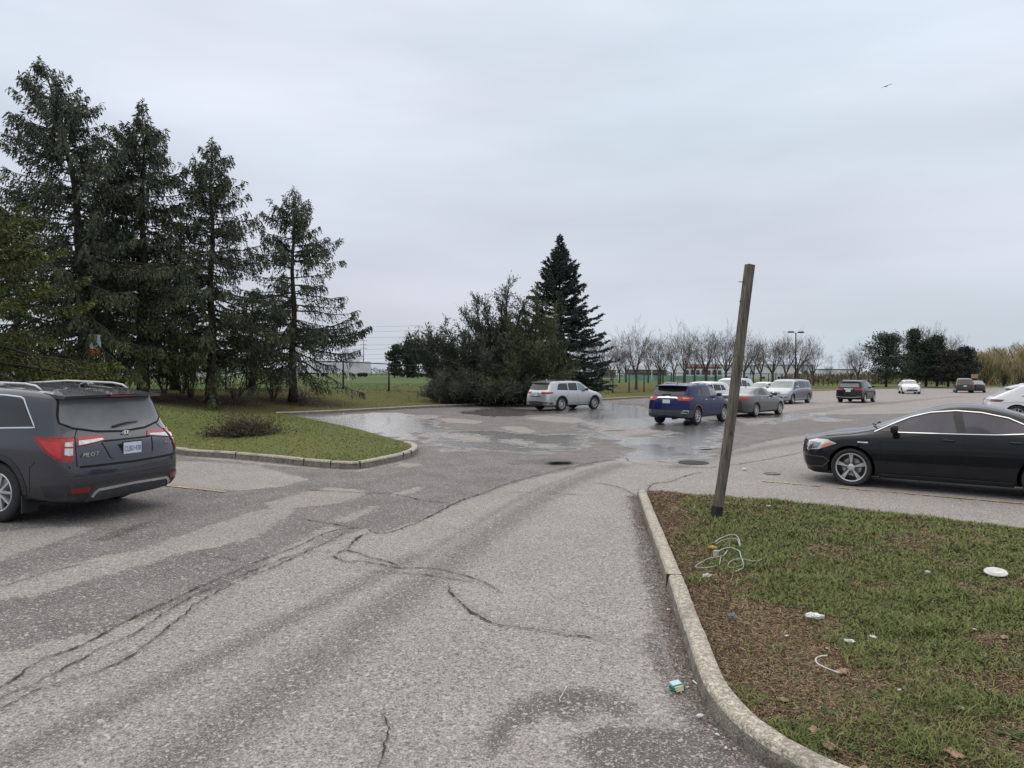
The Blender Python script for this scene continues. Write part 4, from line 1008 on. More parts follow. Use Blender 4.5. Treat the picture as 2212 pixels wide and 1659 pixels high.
CRACKS = [[(-60, 1520), (0, 1490), (40, 1470), (90, 1430), (200, 1385), (300, 1330), (420, 1275), (560, 1215), (650, 1180), (720, 1150), (791, 1143)],
          [(-60, 1545), (0, 1512), (110, 1460), (230, 1400), (300, 1365), (400, 1300), (500, 1255), (640, 1200), (710, 1190)],
          [(-60, 1560), (0, 1535), (120, 1480), (220, 1450), (310, 1400), (400, 1330), (470, 1280), (600, 1225), (700, 1180), (760, 1150)],
          [(705, 1205), (720, 1203), (750, 1215), (780, 1212), (830, 1222), (870, 1228), (930, 1230), (1000, 1245), (1050, 1262), (1078, 1282)],
          [(970, 1265), (975, 1280), (985, 1290), (1030, 1320), (1080, 1345), (1180, 1358), (1220, 1366), (1260, 1368), (1330, 1382)],
          [(830, 1545), (835, 1570), (828, 1600), (830, 1625), (820, 1680)],
          [(791, 1143), (830, 1153), (900, 1130), (986, 1089), (1050, 1066), (1127, 1038), (1240, 1010), (1351, 989)],
          [(640, 1120), (700, 1130), (791, 1143)], [(1351, 989), (1375, 1002), (1500, 1010), (1560, 1008), (1640, 996), (1745, 975)],
          [(986, 1089), (920, 1082), (850, 1068), (760, 1064), (640, 1058)], [(1285, 1043), (1330, 1052), (1376, 1071)], [(1400, 1060), (1410, 1045), (1450, 1040), (1480, 1028), (1515, 1020)],
          [(1015, 1028), (1060, 1034), (1110, 1038), (1127, 1038)], [(720, 1203), (745, 1190), (770, 1195), (800, 1205), (840, 1215), (862, 1222)], [(790, 1235), (900, 1242), (960, 1250), (1040, 1262)],
          [(1290, 1070), (1230, 1068), (1160, 1064), (1100, 1064)], [(0, 1270), (90, 1240), (200, 1215)], [(750, 1185), (770, 1165), (800, 1150)], [(420, 1195), (480, 1205), (540, 1215)]]
ang = np.concatenate([np.radians(np.arange(-180, -47, 4.0)), np.radians(np.arange(-46, 46.01, .2)), np.radians(np.arange(48, 180, 4.0))])
rad = np.concatenate([[.4, 1.2], 1.8 * 1.0125 ** np.arange(0, 385), 250 * 1.25 ** np.arange(0, 13)])
na, nr = len(ang), len(rad)
A_, R_ = np.meshgrid(ang, rad)
X, Y = (R_ * np.sin(A_)).ravel(), (R_ * np.cos(A_)).ravel()
PP = np.stack([X, Y], 1)
zz = .012 * (fbm(PP, .5, 2) - .5) * np.clip((60 - np.hypot(X, Y)) / 60, 0, 1)
for cx_, cy_, r_, d_ in ((G(1205, 998)[0], G(1205, 998)[1], .45, .07), (G(1522, 968)[0], G(1522, 968)[1], .35, .05)):
    zz -= d_ * np.clip(1 - (np.hypot((X - cx_), (Y - cy_) * .6) / r_) ** 4, 0, 1)
V = np.column_stack([PP, zz])
i, j = np.meshgrid(np.arange(nr - 1), np.arange(na), indexing='ij'); i, j = i.ravel(), j.ravel(); j2 = (j + 1) % na
F = np.column_stack([i * na + j, i * na + j2, (i + 1) * na + j2, (i + 1) * na + j])[:, ::-1]
def asphalt_material():
    mt = bpy.data.materials.new('worn asphalt'); mt.use_nodes = True; N, Lk = mt.node_tree.nodes, mt.node_tree.links; b = N['Principled BSDF']
    geo = N.new('ShaderNodeNewGeometry'); pos = geo.outputs['Position']
    def at(n): a = N.new('ShaderNodeAttribute'); a.attribute_name = n; return a.outputs['Fac']
    def mth(op, a, c=None, cl=False):
        n = N.new('ShaderNodeMath'); n.operation = op; n.use_clamp = cl
        for k, v in enumerate((a, c)):
            if v is None: continue
            if isinstance(v, (int, float)): n.inputs[k].default_value = v
            else: Lk.new(v, n.inputs[k])
        return n.outputs[0]
    def noise(s, d=4, r=.55, off=0):
        n = N.new('ShaderNodeTexNoise'); n.inputs['Scale'].default_value = s; n.inputs['Detail'].default_value = d; n.inputs['Roughness'].default_value = r
        if off:
            v = N.new('ShaderNodeVectorMath'); v.operation = 'ADD'; v.inputs[1].default_value = (off, off, off); Lk.new(pos, v.inputs[0]); Lk.new(v.outputs[0], n.inputs['Vector'])
        else: Lk.new(pos, n.inputs['Vector'])
        return n.outputs[0]
    def step(v, lo, hi, a=0, c=1):
        n = N.new('ShaderNodeMapRange'); n.interpolation_type = 'SMOOTHSTEP'
        n.inputs['From Min'].default_value = lo; n.inputs['From Max'].default_value = hi; n.inputs['To Min'].default_value = a; n.inputs['To Max'].default_value = c
        Lk.new(v, n.inputs['Value']); return n.outputs[0]
    def mix(f, a, c, bl='MIX'):
        n = N.new('ShaderNodeMix'); n.data_type = 'RGBA'; n.blend_type = bl
        for k, v in ((0, f), (6, a), (7, c)):
            if isinstance(v, tuple): n.inputs[k].default_value = v + (1,)
            elif isinstance(v, (int, float)): n.inputs[k].default_value = v
            else: Lk.new(v, n.inputs[k])
        return n.outputs[2]
    n1 = noise(1.3, 6, .6); n2 = noise(9, 5, .65, 3.3); n3 = noise(.25, 3, .5, 8.1); n4 = noise(34, 3, .6, 1.7)
    edge = mth('MULTIPLY', mth('ADD', mth('SUBTRACT', n1, .5), mth('MULTIPLY', mth('SUBTRACT', n2, .5), .95)), .44)
    dark = step(mth('ADD', at('dark'), edge), -.03, .05)
    wet = step(mth('ADD', at('wet'), mth('MULTIPLY', mth('SUBTRACT', n1, .5), 2.6)), -.3, .35)
    pud = step(mth('ADD', at('puddle'), mth('ADD', mth('MULTIPLY', mth('SUBTRACT', n3, .5), 5.0), mth('MULTIPLY', mth('SUBTRACT', n1, .5), 2.2))), -.02, .25)
    sta = step(mth('ADD', at('stain'), mth('MULTIPLY', mth('SUBTRACT', n2, .5), .25)), -.06, .07)
    trk = mth('MULTIPLY', at('track'), step(n2, .2, .6, .65, 1.1))
    base = mix(step(n3, .35, .65), (.325, .300, .285), (.290, .270, .255))
    base = mix(step(n1, .35, .7, 0, .5), base, (.245, .228, .214))
    dk = mix(step(n1, .35, .65), (.142, .134, .131), (.190, .178, .171))
    dk = mix(mth('MULTIPLY', step(n2, .55, .72), .35), dk, (.27, .245, .225))
    col = mix(dark, base, dk)
    col = mix(mth('MULTIPLY', trk, .80), col, (.125, .120, .116))
    col = mix(mth('MULTIPLY', wet, .72), col, (.082, .080, .082))
    col = mix(mth('MULTIPLY', sta, .72), col, (.070, .062, .056))
    col = mix(mth('MULTIPLY', pud, .8), col, (.045, .043, .042))
    # aggregate
    vo = N.new('ShaderNodeTexVoronoi'); vo.inputs['Scale'].default_value = 112; Lk.new(pos, vo.inputs['Vector'])
    sp = N.new('ShaderNodeSeparateColor'); Lk.new(vo.outputs['Color'], sp.inputs[0])
    vo2 = N.new('ShaderNodeTexVoronoi'); vo2.inputs['Scale'].default_value = 48; Lk.new(pos, vo2.inputs['Vector'])
    sp2 = N.new('ShaderNodeSeparateColor'); Lk.new(vo2.outputs['Color'], sp2.inputs[0])
    k = mth('ADD', step(sp.outputs[0], 0, 1, .60, 1.26), mth('MULTIPLY', step(n4, .3, .7, -.14, .14), 1.0))
    sc = N.new('ShaderNodeVectorMath'); sc.operation = 'SCALE'; Lk.new(col, sc.inputs[0]); Lk.new(k, sc.inputs['Scale'])
    col = mix(mth('MULTIPLY', step(sp.outputs[1], .86, .92, 0, .62), mth('SUBTRACT', 1.0, mth('MULTIPLY', pud, 1.0))), sc.outputs[0], (.50, .48, .455))
    col = mix(mth('MULTIPLY', step(sp2.outputs[1], .955, .965, 0, .6), mth('SUBTRACT', 1.0, mth('MULTIPLY', pud, 1.0))), col, (.52, .50, .48))
    col = mix(step(sp2.outputs[2], .93, .95, 0, .55), col, (.085, .08, .08))
    col = mix(mth('MULTIPLY', step(sp.outputs[2], .9, .94), .25), col, (.30, .21, .16))
    Lk.new(col, b.inputs['Base Color'])
    r = mix(wet, (.85, .85, .85), (.17, .17, .17)); r = mix(sta, r, (.6, .6, .6)); r = mix(pud, r, (.21, .21, .21))
    Lk.new(r, b.inputs['Roughness'])
    h = mth('MULTIPLY', mth('ADD', vo.outputs['Distance'], mth('MULTIPLY', n4, .6)), mth('SUBTRACT', 1.0, pud))
    bp = N.new('ShaderNodeBump'); bp.inputs['Strength'].default_value = .35; bp.inputs['Distance'].default_value = .006
    Lk.new(h, bp.inputs['Height']); Lk.new(bp.outputs[0], b.inputs['Normal'])
    sp_ = mth('ADD', .12, mth('MULTIPLY', wet, .9)); Lk.new(sp_, b.inputs['Specular IOR Level'])
    return mt
lot = mesh_np('parking_lot_road', V, F, asphalt_material(), smooth=True)
tag(lot, kind='structure', label='worn patched asphalt of the parking lot', cat='road')
near = (np.hypot(X, Y) < 170) & (Y > 0)
def put(name, val):
    a = lot.data.attributes.new(name, 'FLOAT', 'POINT'); a.data.foreach_set('value', val.astype(np.float32))
Q = PP[near]
def field(polys, base=-9.0):
    v = np.full(len(PP), base); r = np.full(len(Q), -9.0)
    for p in polys: r = np.maximum(r, sdf(Q, GP(p)))
    v[near] = r; return v
dk = field([DARK]); pl = field(PALE)
put('dark', np.minimum(dk, -pl))
put('wet', np.minimum(field(WET), -pl - .1) * 1.0); put('puddle', field(PUDDLE)); 
st_ = field(STAIN)
# organic grime in the gutters
gk = np.full(len(PP), -9.0)
gk[near] = np.maximum(.16 - seg_dist(Q, np.array(kerb_r), False), np.maximum(.16 - seg_dist(Q, np.array(kl), False), .5 - seg_dist(Q, np.array(kb), False)))
put('stain', np.maximum(st_, gk))
tr = np.zeros(len(Q))
for l, w in TRACKS:
    d = seg_dist(Q, np.array(smooth_line(GP(l), 4)), False); tr = np.maximum(tr, np.clip(1.25 - d / w * .9, 0, 1) * (.8 if w > .12 else .6))
for l in CRACKS: tr = np.maximum(tr, .42 * np.clip(1.1 - seg_dist(Q, np.array(smooth_line(GP(l), 4)), False) / .075, 0, 1))
v = np.zeros(len(PP)); v[near] = tr; put('track', v)

# --- grass surfaces
def grass_material(name, scale=1.0):
    mt = material(name, (.1, .1, .05), .95, attr=True, var=.32, vscale=14, bump=.6, bscale=45, spec=.08)
    return mt
M['grass_soil'] = grass_material('grass and soil')
def vcol(o, C):
    a = o.data.attributes.new('col', 'FLOAT_COLOR', 'POINT'); c = np.ones((len(C), 4), np.float32); c[:, :3] = C; a.data.foreach_set('color', c.ravel())
GREEN, GREEN2, OLIVE, BROWN, RUST, STRAW = [np.array(c) for c in ((.074, .096, .030), (.048, .074, .024), (.145, .142, .055), (.125, .083, .052), (.155, .068, .044), (.34, .26, .16))]
def isl_color(P, seed=0):
    """green versus dead-brown mix on the near island"""
    d = seg_dist(P, np.array(kerb_r), False); n = fbm(P, .9, 11, 4); n2 = fbm(P, 3.0, 12, 3)
    lo_ = np.clip((6.2 - P[:, 1]) / 2.2, 0, 1); br = np.clip(1.22 + .38 * lo_ - d / (1.1 + .5 * lo_) + (n - .5) * 3.2 + (n2 - .5) * 1.6, 0, 1)                      # brown near the kerb
    tip = np.clip(1.5 - np.hypot(P[:, 0] - G(1400, 1070)[0], P[:, 1] - G(1400, 1070)[1]) / 1.3, 0, 1)
    br = np.maximum(br, tip); br = np.maximum(br, np.clip((n2 - .52) * 5, 0, .8)); br = br[:, None]; nn = n2[:, None]
    g = GREEN * nn + OLIVE * (1 - nn) * .8 + GREEN2 * .2
    b = BROWN * (1 - nn) + RUST * nn
    b = b * (1 - .5 * tip[:, None]) + RUST * .5 * tip[:, None]
    return g * (1 - br) + b * br, br[:, 0]
poly = ISL_R.copy()
mnx, mxx, mny, mxy = poly[:, 0].min(), poly[:, 0].max(), poly[:, 1].min(), poly[:, 1].max()
pts = np.column_stack([rng.uniform(mnx, mxx, 26000), rng.uniform(mny, mxy, 26000)])
pts = pts[inside(pts, poly) & (seg_dist(pts, poly) > .03)]
pts = pts[rng.random(len(pts)) < np.clip(60 / np.maximum(pts[:, 1], 3) ** 2, .1, 1)]
isl = cdt_surface('grass_ground', poly, pts, HR, M['grass_soil'], kind='structure', label='near corner island of thin grass and dead needles', cat='ground')
P2 = np.array([v.co[:2] for v in isl.data.vertices]); C, _ = isl_color(P2); vcol(isl, C * .42)

def field_color(P):
    d = seg_dist(P, LOTEDGE, False); n = fbm(P, .5, 21, 4); n2 = fbm(P, .09, 22, 3); nn = n[:, None]
    g = np.array((.080, .098, .030)) * nn + np.array((.135, .125, .048)) * (1 - nn)
    w = np.clip((n2 - .45) * 3.5, 0, 1)[:, None] * .55; g = g * (1 - w) + np.array((.165, .135, .062)) * w
    D = P[:, 1]
    fld = np.clip((d - 8.6) / 1.5, 0, 1)[:, None]; g = g * (1 - fld) + (np.array((.080, .125, .040)) * nn + np.array((.110, .150, .055)) * (1 - nn)) * fld
    isl = np.clip((34 - D) / 6, 0, 1)[:, None] * np.clip((-P[:, 0] - 1) / 3, 0, 1)[:, None]
    g = g * (1 - isl) + (np.array((.080, .112, .032)) * nn + np.array((.135, .142, .050)) * (1 - nn)) * isl
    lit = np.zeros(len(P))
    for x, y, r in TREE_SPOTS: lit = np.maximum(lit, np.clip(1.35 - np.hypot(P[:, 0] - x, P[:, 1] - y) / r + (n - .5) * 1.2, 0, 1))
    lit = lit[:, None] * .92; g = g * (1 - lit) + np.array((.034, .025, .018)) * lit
    road = np.clip(1 - np.abs(D - 172 + P[:, 0] * 0) / 5, 0, 1)[:, None] > .01
    return g
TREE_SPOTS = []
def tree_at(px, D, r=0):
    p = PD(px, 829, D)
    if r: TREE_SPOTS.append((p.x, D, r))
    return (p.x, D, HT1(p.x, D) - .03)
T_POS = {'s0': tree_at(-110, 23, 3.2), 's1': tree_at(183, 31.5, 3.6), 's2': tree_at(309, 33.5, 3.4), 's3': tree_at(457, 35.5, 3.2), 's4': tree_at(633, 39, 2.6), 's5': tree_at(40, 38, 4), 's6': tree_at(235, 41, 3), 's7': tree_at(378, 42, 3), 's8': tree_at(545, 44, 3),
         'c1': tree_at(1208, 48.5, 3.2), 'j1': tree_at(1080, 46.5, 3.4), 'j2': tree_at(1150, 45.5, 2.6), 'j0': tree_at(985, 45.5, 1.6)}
def grid_pts(n, f): return f(rng.random(n), rng.random(n))
th = np.radians(rng.uniform(-47, 47, 60000)); rr_ = 12 * (260 / 12) ** (rng.random(60000) ** .9)
pts = np.column_stack([rr_ * np.sin(th), rr_ * np.cos(th)])
pts = pts[inside(pts, TERR) & (seg_dist(pts, TERR) > .05 * 1)][:26000]
gx, gy = np.meshgrid(np.linspace(-1400, 1400, 30), np.linspace(300, 2400, 24))
g2 = np.column_stack([gx.ravel(), gy.ravel()]); g2 = g2[inside(g2, TERR)]
ter = cdt_surface('grass_terrain', TERR, np.vstack([pts, g2]), HT, M['grass_soil'], kind='structure', label='grass bank and playing field beyond the kerb', cat='ground')
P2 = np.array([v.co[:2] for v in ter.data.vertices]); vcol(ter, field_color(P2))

# --- kerbs
M['crack'] = material('crack', (.028, .026, .025), .95)
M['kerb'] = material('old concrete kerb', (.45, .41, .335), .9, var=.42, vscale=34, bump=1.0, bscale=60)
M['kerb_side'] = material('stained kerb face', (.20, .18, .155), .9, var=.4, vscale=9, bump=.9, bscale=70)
def speckle(mt, scale=110, lo=.62, hi=1.28):
    N, Lk = mt.node_tree.nodes, mt.node_tree.links; b = N['Principled BSDF']; src = b.inputs['Base Color'].links[0].from_socket
    g = N.new('ShaderNodeNewGeometry'); v = N.new('ShaderNodeTexVoronoi'); v.inputs['Scale'].default_value = scale; Lk.new(g.outputs['Position'], v.inputs['Vector'])
    c = N.new('ShaderNodeSeparateColor'); Lk.new(v.outputs['Color'], c.inputs[0]); r = N.new('ShaderNodeMapRange'); r.inputs['To Min'].default_value = lo; r.inputs['To Max'].default_value = hi; Lk.new(c.outputs[0], r.inputs['Value'])
    q = N.new('ShaderNodeVectorMath'); q.operation = 'SCALE'; Lk.new(src, q.inputs[0]); Lk.new(r.outputs[0], q.inputs['Scale'])
    n = N.new('ShaderNodeTexNoise'); n.inputs['Scale'].default_value = 2.2; n.inputs['Detail'].default_value = 7; n.inputs['Roughness'].default_value = .7; Lk.new(g.outputs['Position'], n.inputs['Vector'])
    s = N.new('ShaderNodeMapRange'); s.inputs['From Min'].default_value = .52; s.inputs['From Max'].default_value = .66; s.inputs['To Max'].default_value = .55; Lk.new(n.outputs[0], s.inputs['Value'])
    x = N.new('ShaderNodeMix'); x.data_type = 'RGBA'; x.inputs[7].default_value = (.16, .145, .115, 1); Lk.new(s.outputs[0], x.inputs[0]); Lk.new(q.outputs[0], x.inputs[6]); Lk.new(x.outputs[2], b.inputs['Base Color'])
speckle(M['kerb']); speckle(M['kerb_side'])
def kerb(name, line, h, w, side, label, joints=(), cat='kerb', jit=.0022, side_joints=True):
    """side +1: grass lies on the left of the line direction"""
    L = np.array(line); T = np.gradient(L, axis=0); T /= np.linalg.norm(T, axis=1)[:, None]; Nn = np.stack([-T[:, 1], T[:, 0]], 1) * side
    S = [0]
    for a, b in zip(L, L[1:]): S.append(S[-1] + float(np.linalg.norm(b - a)))
    S = np.array(S); step_ = .12 if S[-1] < 40 else .6
    xs = np.arange(0, S[-1], step_); Lx = np.stack([np.interp(xs, S, L[:, k]) for k in (0, 1)], 1); Nx = np.stack([np.interp(xs, S, Nn[:, k]) for k in (0, 1)], 1)
    prof = [(-.012, -.1), (-.008, .0), (.008, h * .70), (.018, h * .93), (.034, h), (w * .6, h + .004), (w - .015, h - .002), (w, h - .03), (w + .01, -.1)]
    V, F, mi = [], [], []; k = len(prof); gap = False
    for n, (s_, p, q) in enumerate(zip(xs, Lx, Nx)):
        j = [rng.normal(0, jit) for _ in range(2)]
        cut = any(abs(s_ - g) < step_ * .51 for g in joints)
        for a, z in prof:
            zz_ = z + (j[0] * .7 if z > .02 else 0) 
            V.append((p[0] + q[0] * (a + j[1] * (z > .02)), p[1] + q[1] * (a + j[1] * (z > .02)), zz_))
    for n in range(len(xs) - 1):
        for a in range(k - 1):
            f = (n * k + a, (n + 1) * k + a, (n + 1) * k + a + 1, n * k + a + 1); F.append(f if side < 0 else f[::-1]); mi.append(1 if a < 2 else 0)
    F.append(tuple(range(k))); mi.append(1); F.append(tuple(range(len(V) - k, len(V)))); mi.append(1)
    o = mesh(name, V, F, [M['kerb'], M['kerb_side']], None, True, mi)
    for g in list(joints) + list(np.arange(2.7, S[-1] if (S[-1] < 40 and side_joints) else 0, 3.05)):
        p, q = np.array([np.interp(g, S, L[:, k_]) for k_ in (0, 1)]), np.array([np.interp(g, S, Nn[:, k_]) for k_ in (0, 1)]); wide = g in joints
        b = MB(); c_ = p + q * (w / 2 - .004); b.box((c_[0], c_[1], h / 2 - .01), (.011 if wide else .007, w + .010, h + .032), rot=Matrix.Rotation(math.atan2(q[1], q[0]) - math.pi / 2, 3, 'Z')); b.build('joint', M['crack'], o)
    return tag(o, kind='structure', label=label, cat=cat)
def arclen_at(line, p):
    L = np.array(line); S = np.concatenate([[0], np.cumsum(np.linalg.norm(np.diff(L, axis=0), axis=1))]); return S[np.argmin(np.hypot(L[:, 0] - p[0], L[:, 1] - p[1]))]
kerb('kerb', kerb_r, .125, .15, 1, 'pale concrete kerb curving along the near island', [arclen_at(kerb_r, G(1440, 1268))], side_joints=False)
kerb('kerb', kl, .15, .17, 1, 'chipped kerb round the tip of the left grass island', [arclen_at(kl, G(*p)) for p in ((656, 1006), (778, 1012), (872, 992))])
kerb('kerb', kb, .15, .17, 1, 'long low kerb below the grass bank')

# --- cracks
def crack(pts, w):
    L = smooth_line(GP(pts), 6); L2 = []
    for a, b in zip(L, L[1:]):
        n = max(1, int(np.linalg.norm(b - a) / .025)); L2 += [a + (b - a) * t / n for t in range(n)]
    L2.append(L[-1]); L2 = np.array(L2); n = len(L2)
    jx = np.convolve(rng.normal(0, .012, n + 4), [.3, .4, .3], 'same')[2:-2]; T = np.gradient(L2, axis=0); T /= (np.linalg.norm(T, axis=1)[:, None] + 1e-9); Nn = np.stack([-T[:, 1], T[:, 0]], 1)
    C_ = L2 + Nn * (np.cumsum(rng.normal(0, .007, n)) * .5 + jx)[:, None]
    ww = w * np.clip(.35 + 1.1 * np.abs(np.convolve(rng.normal(0, 1, n + 6), np.ones(5) / 5, 'same')[3:-3]) * 1.9, .15, 2.2) / 2
    end = np.minimum(np.arange(n), np.arange(n)[::-1]); ww = ww * np.clip(end / 6, .15, 1)
    a, b = C_ + Nn * ww[:, None], C_ - Nn * ww[:, None]
    hz = .010
    V = [(p[0], p[1], hz) for q in zip(a, b) for p in q]; F = [(2 * k, 2 * k + 1, 2 * k + 3, 2 * k + 2) for k in range(n - 1)]
    return V, F
for k, l in enumerate(CRACKS):
    V, F = crack(l, CR_W[k % len(CR_W)]); mesh_o = mesh('road_crack', V, F, M['crack'])
    tag(mesh_o, kind='structure', label='crack in the asphalt', cat='crack')
# --- painted stall lines
M['yellow'] = material('worn yellow paint', (.42, .33, .16), .8, var=.6, vscale=22)
def stripe(p0, p1, w, breaks=()):
    a, b = G(*p0), G(*p1); d = (b - a); L = d.length; d.normalize(); n = Vector((-d.y, d.x, 0)); V, F = [], []; k = int(L / .04)
    for i in range(k + 1):
        t = i / k; q = a + d * L * t; e1, e2 = w / 2 * (1 + rng.normal(0, .12)), w / 2 * (1 + rng.normal(0, .12))
        V += [(q + n * e1)[:2] + (.012,), (q - n * e2)[:2] + (.012,)] if False else [(q.x + n.x * e1, q.y + n.y * e1, .012), (q.x - n.x * e2, q.y - n.y * e2, .012)]
        if i < k and not any(u < t < v for u, v in breaks) and rng.random() > .16: F.append((2 * i, 2 * i + 1, 2 * i + 3, 2 * i + 2))
    return tag(mesh('painted_line', V, F, M['yellow']), kind='structure', label='faded yellow stall line', cat='marking')
stripe((1645, 1040), (2400, 1105), .085, [(.2, .26), (.5, .512)]); stripe((320, 1045), (415, 1056), .08, [(.0, .1)]); stripe((418, 1056), (485, 1064), .06, [(.5, .6)])
# --- storm drain and small manhole
def disc(px, D=None, r=.3, name='manhole_cover', label='', grate=False):
    g = G(*px); b = MB()
    b.lathe([(r, 0), (r, .012), (r - .03, .014), (r - .035, .006), (.0005, .006)], 28, 'z', 0, (g.x, g.y, .006))
    if grate:
        for q in np.arange(-r + .06, r - .05, .06):
            hw = math.sqrt(max(0, (r - .04) ** 2 - q * q)); b.box((g.x, g.y + q, .018), (2 * hw, .025, .012))
    o = b.build(name, material(name, (.085, .068, .064) if grate else (.13, .12, .115), .6, .3, var=.4, vscale=20), None, False)
    return tag(o, label, 'drain cover' if grate else 'manhole cover')
M['wet_hole'] = material('wet crumbled asphalt', (.030, .028, .027), .35, var=.5, vscale=9, bump=1.0, bscale=40)
def pothole(px, rx, ry, ang_, seed, label):
    g = G(*px); rg_ = np.random.default_rng(seed); n = 40; V = []; ph = rg_.uniform(0, 6, 4)
    for k, (f, z) in enumerate(((1.0, .0105), (.86, .009), (.5, .0085), (.0, .008))):
        for q in range(n):
            t = 2 * math.pi * q / n; r_ = f * (1 + .16 * math.sin(3 * t + ph[0]) + .10 * math.sin(5 * t + ph[1]) + .06 * math.sin(11 * t + ph[2])); x_, y_ = rx * r_ * math.cos(t), ry * r_ * math.sin(t)
            V.append((g.x + x_ * math.cos(ang_) - y_ * math.sin(ang_), g.y + x_ * math.sin(ang_) + y_ * math.cos(ang_), z))
    F = [(k * n + q, k * n + (q + 1) % n, (k + 1) * n + (q + 1) % n, (k + 1) * n + q) for k in range(3) for q in range(n)]
    return tag(mesh('pothole', V, F, M['wet_hole']), kind='structure', label=label, cat='pothole')
pothole((1206, 995), .30, .26, .2, 1, 'shallow dark pothole in the middle of the lot'); pothole((1521, 967), .20, .16, .3, 2, 'small dark pothole behind the leaning post'); pothole((1330, 930), .5, .2, .6, 4, 'dark damp dip left of the blue SUV'); pothole((1640, 1066), .0, .0, 0, 3, '') if False else None
disc((1498, 1000), r=.36, name='drain_grate', label='round dark iron drain grate beside the wet asphalt left of the leaning post', grate=True)
disc((1668, 1024), r=.16, label='small round valve cover in the pale asphalt just left of the black coupe')
# ------------------------------------------------------------------ vegetation
M['bark'] = material('spruce bark', (.050, .040, .034), .95, var=.4, vscale=6, bump=.8, bscale=18)
M['bark_grey'] = material('bare tree bark', (.070, .058, .052), .95, var=.3, vscale=5)
M['twig'] = material('bare twigs', (.095, .076, .068), .95, var=.2, vscale=2)
def leafmat(name, rough=.75):
    mt = material(name, (.1, .1, .1), rough, attr=True, spec=.25)
    return mt
M['needles'] = leafmat('conifer needles'); M['blades'] = leafmat('grass blades', .8)
class Tubes:
    """many thin tapered 3/4-sided tubes, merged"""
    def __init__(s, n=3): s.A, s.B, s.ra, s.rb, s.n = [], [], [], [], n
    def add(s, pts, radii):
        for i in range(len(pts) - 1): s.A.append(pts[i]); s.B.append(pts[i + 1]); s.ra.append(radii[i]); s.rb.append(radii[i + 1])
    def build(s, name, mat, parent):
        A, B = np.array(s.A, float), np.array(s.B, float); ra, rb = np.array(s.ra), np.array(s.rb); n = s.n
        T = B - A; T /= (np.linalg.norm(T, axis=1)[:, None] + 1e-9); up = np.where(np.abs(T[:, 2:3]) > .9, [[1., 0, 0]], [[0, 0, 1.]])
        U = np.cross(T, up); U /= (np.linalg.norm(U, axis=1)[:, None] + 1e-9); W = np.cross(T, U); V = []
        for k in range(n):
            c, q = math.cos(2 * math.pi * k / n), math.sin(2 * math.pi * k / n); d = U * c + W * q
            V.append(A + d * ra[:, None]); V.append(B + d * rb[:, None])
        V = np.stack(V, 1).reshape(-1, 3); b = np.arange(len(A))[:, None] * 2 * n; F = []
        for k in range(n):
            k2 = (k + 1) % n; F.append(np.concatenate([b + 2 * k, b + 2 * k2, b + 2 * k2 + 1, b + 2 * k + 1], 1))
        return mesh_np(name, V, np.concatenate(F), mat, parent, smooth=True)
def kites(P, D, ln, wd, rg):
    """P bases, D directions (n,3), lengths, widths -> quads"""
    n = len(P); D = D / (np.linalg.norm(D, axis=1)[:, None] + 1e-9); R = rg.normal(size=(n, 3)); S = np.cross(D, R); S /= (np.linalg.norm(S, axis=1)[:, None] + 1e-9)
    ln = ln[:, None]; wd = wd[:, None]
    V = np.stack([P, P + D * ln * .45 + S * wd, P + D * ln, P + D * ln * .45 - S * wd], 1).reshape(-1, 3)
    return V, np.arange(4 * n).reshape(n, 4)
def spray_branch(rg, path, L, acc, dens, kl, kw, droop, spread, hang=0.0):
    """side twigs with needle kites along a branch path (m,3)"""
    m_ = len(path); n = max(3, int(L * dens))
    t = rg.uniform(.12, 1, n) ** .8; f = t * (m_ - 1); i = np.minimum(f.astype(int), m_ - 2); w = (f - i)[:, None]
    P = path[i] * (1 - w) + path[i + 1] * w; T = path[i + 1] - path[i]; T /= (np.linalg.norm(T, axis=1)[:, None] + 1e-9)
    side = np.cross(T, [0, 0, 1.]); side /= (np.linalg.norm(side, axis=1)[:, None] + 1e-9); sg = rg.choice([-1, 1], n)[:, None]
    d = T * rg.uniform(.3, .9, (n, 1)) + side * sg * rg.uniform(.4, 1.1, (n, 1)) * spread + np.array([0, 0, -1.]) * rg.uniform(.2, 1, (n, 1)) * droop
    tl = (.16 + .34 * (1 - t) * min(1, L / 2.5) + .1 * rg.random(n))
    k = 4
    for q in range(k):
        pos = P + d * tl[:, None] * (q / k) + np.array([0, 0, -1]) * hang * tl[:, None] * (q / k) ** 2
        dd = d + rg.normal(0, .35, (n, 3)) + np.array([0, 0, -hang * 1.2]) * (q / k)
        acc.append((pos, dd, np.full(n, kl) * rg.uniform(.7, 1.3, n), np.full(n, kw) * rg.uniform(.7, 1.3, n)))
def finish_foliage(name, acc, mat, parent, rg, ca, cb, clump=.9, tipdir=None, hl=None):
    P, D, Ln, Wd = (np.concatenate([a[i] for a in acc]) for i in range(4)); V, F = kites(P, D, Ln, Wd, rg)
    n = len(P); c = np.array([math.sin(p) for p in range(3)])
    s = .5 + .5 * np.sin(P[:, 0] * 2.3 / clump + 1.3 * np.sin(P[:, 2] * 1.9 / clump) + 2 * np.sin(P[:, 1] * 1.7 / clump)); s = np.clip(s * .6 + rg.random(n) * .5, 0, 1)[:, None]
    C = np.array(ca) * (1 - s) + np.array(cb) * s
    if hl is not None:
        hc, z0, z1 = hl; k = np.clip((z1 - P[:, 2]) / (z1 - z0), 0, 1)[:, None] * rg.uniform(.2, 1, (n, 1)); C = C * (1 - k) + np.array(hc) * k * (.6 + .6 * s)
    return mesh_np(name, V, F, mat, parent, col=np.repeat(C, 4, 0))
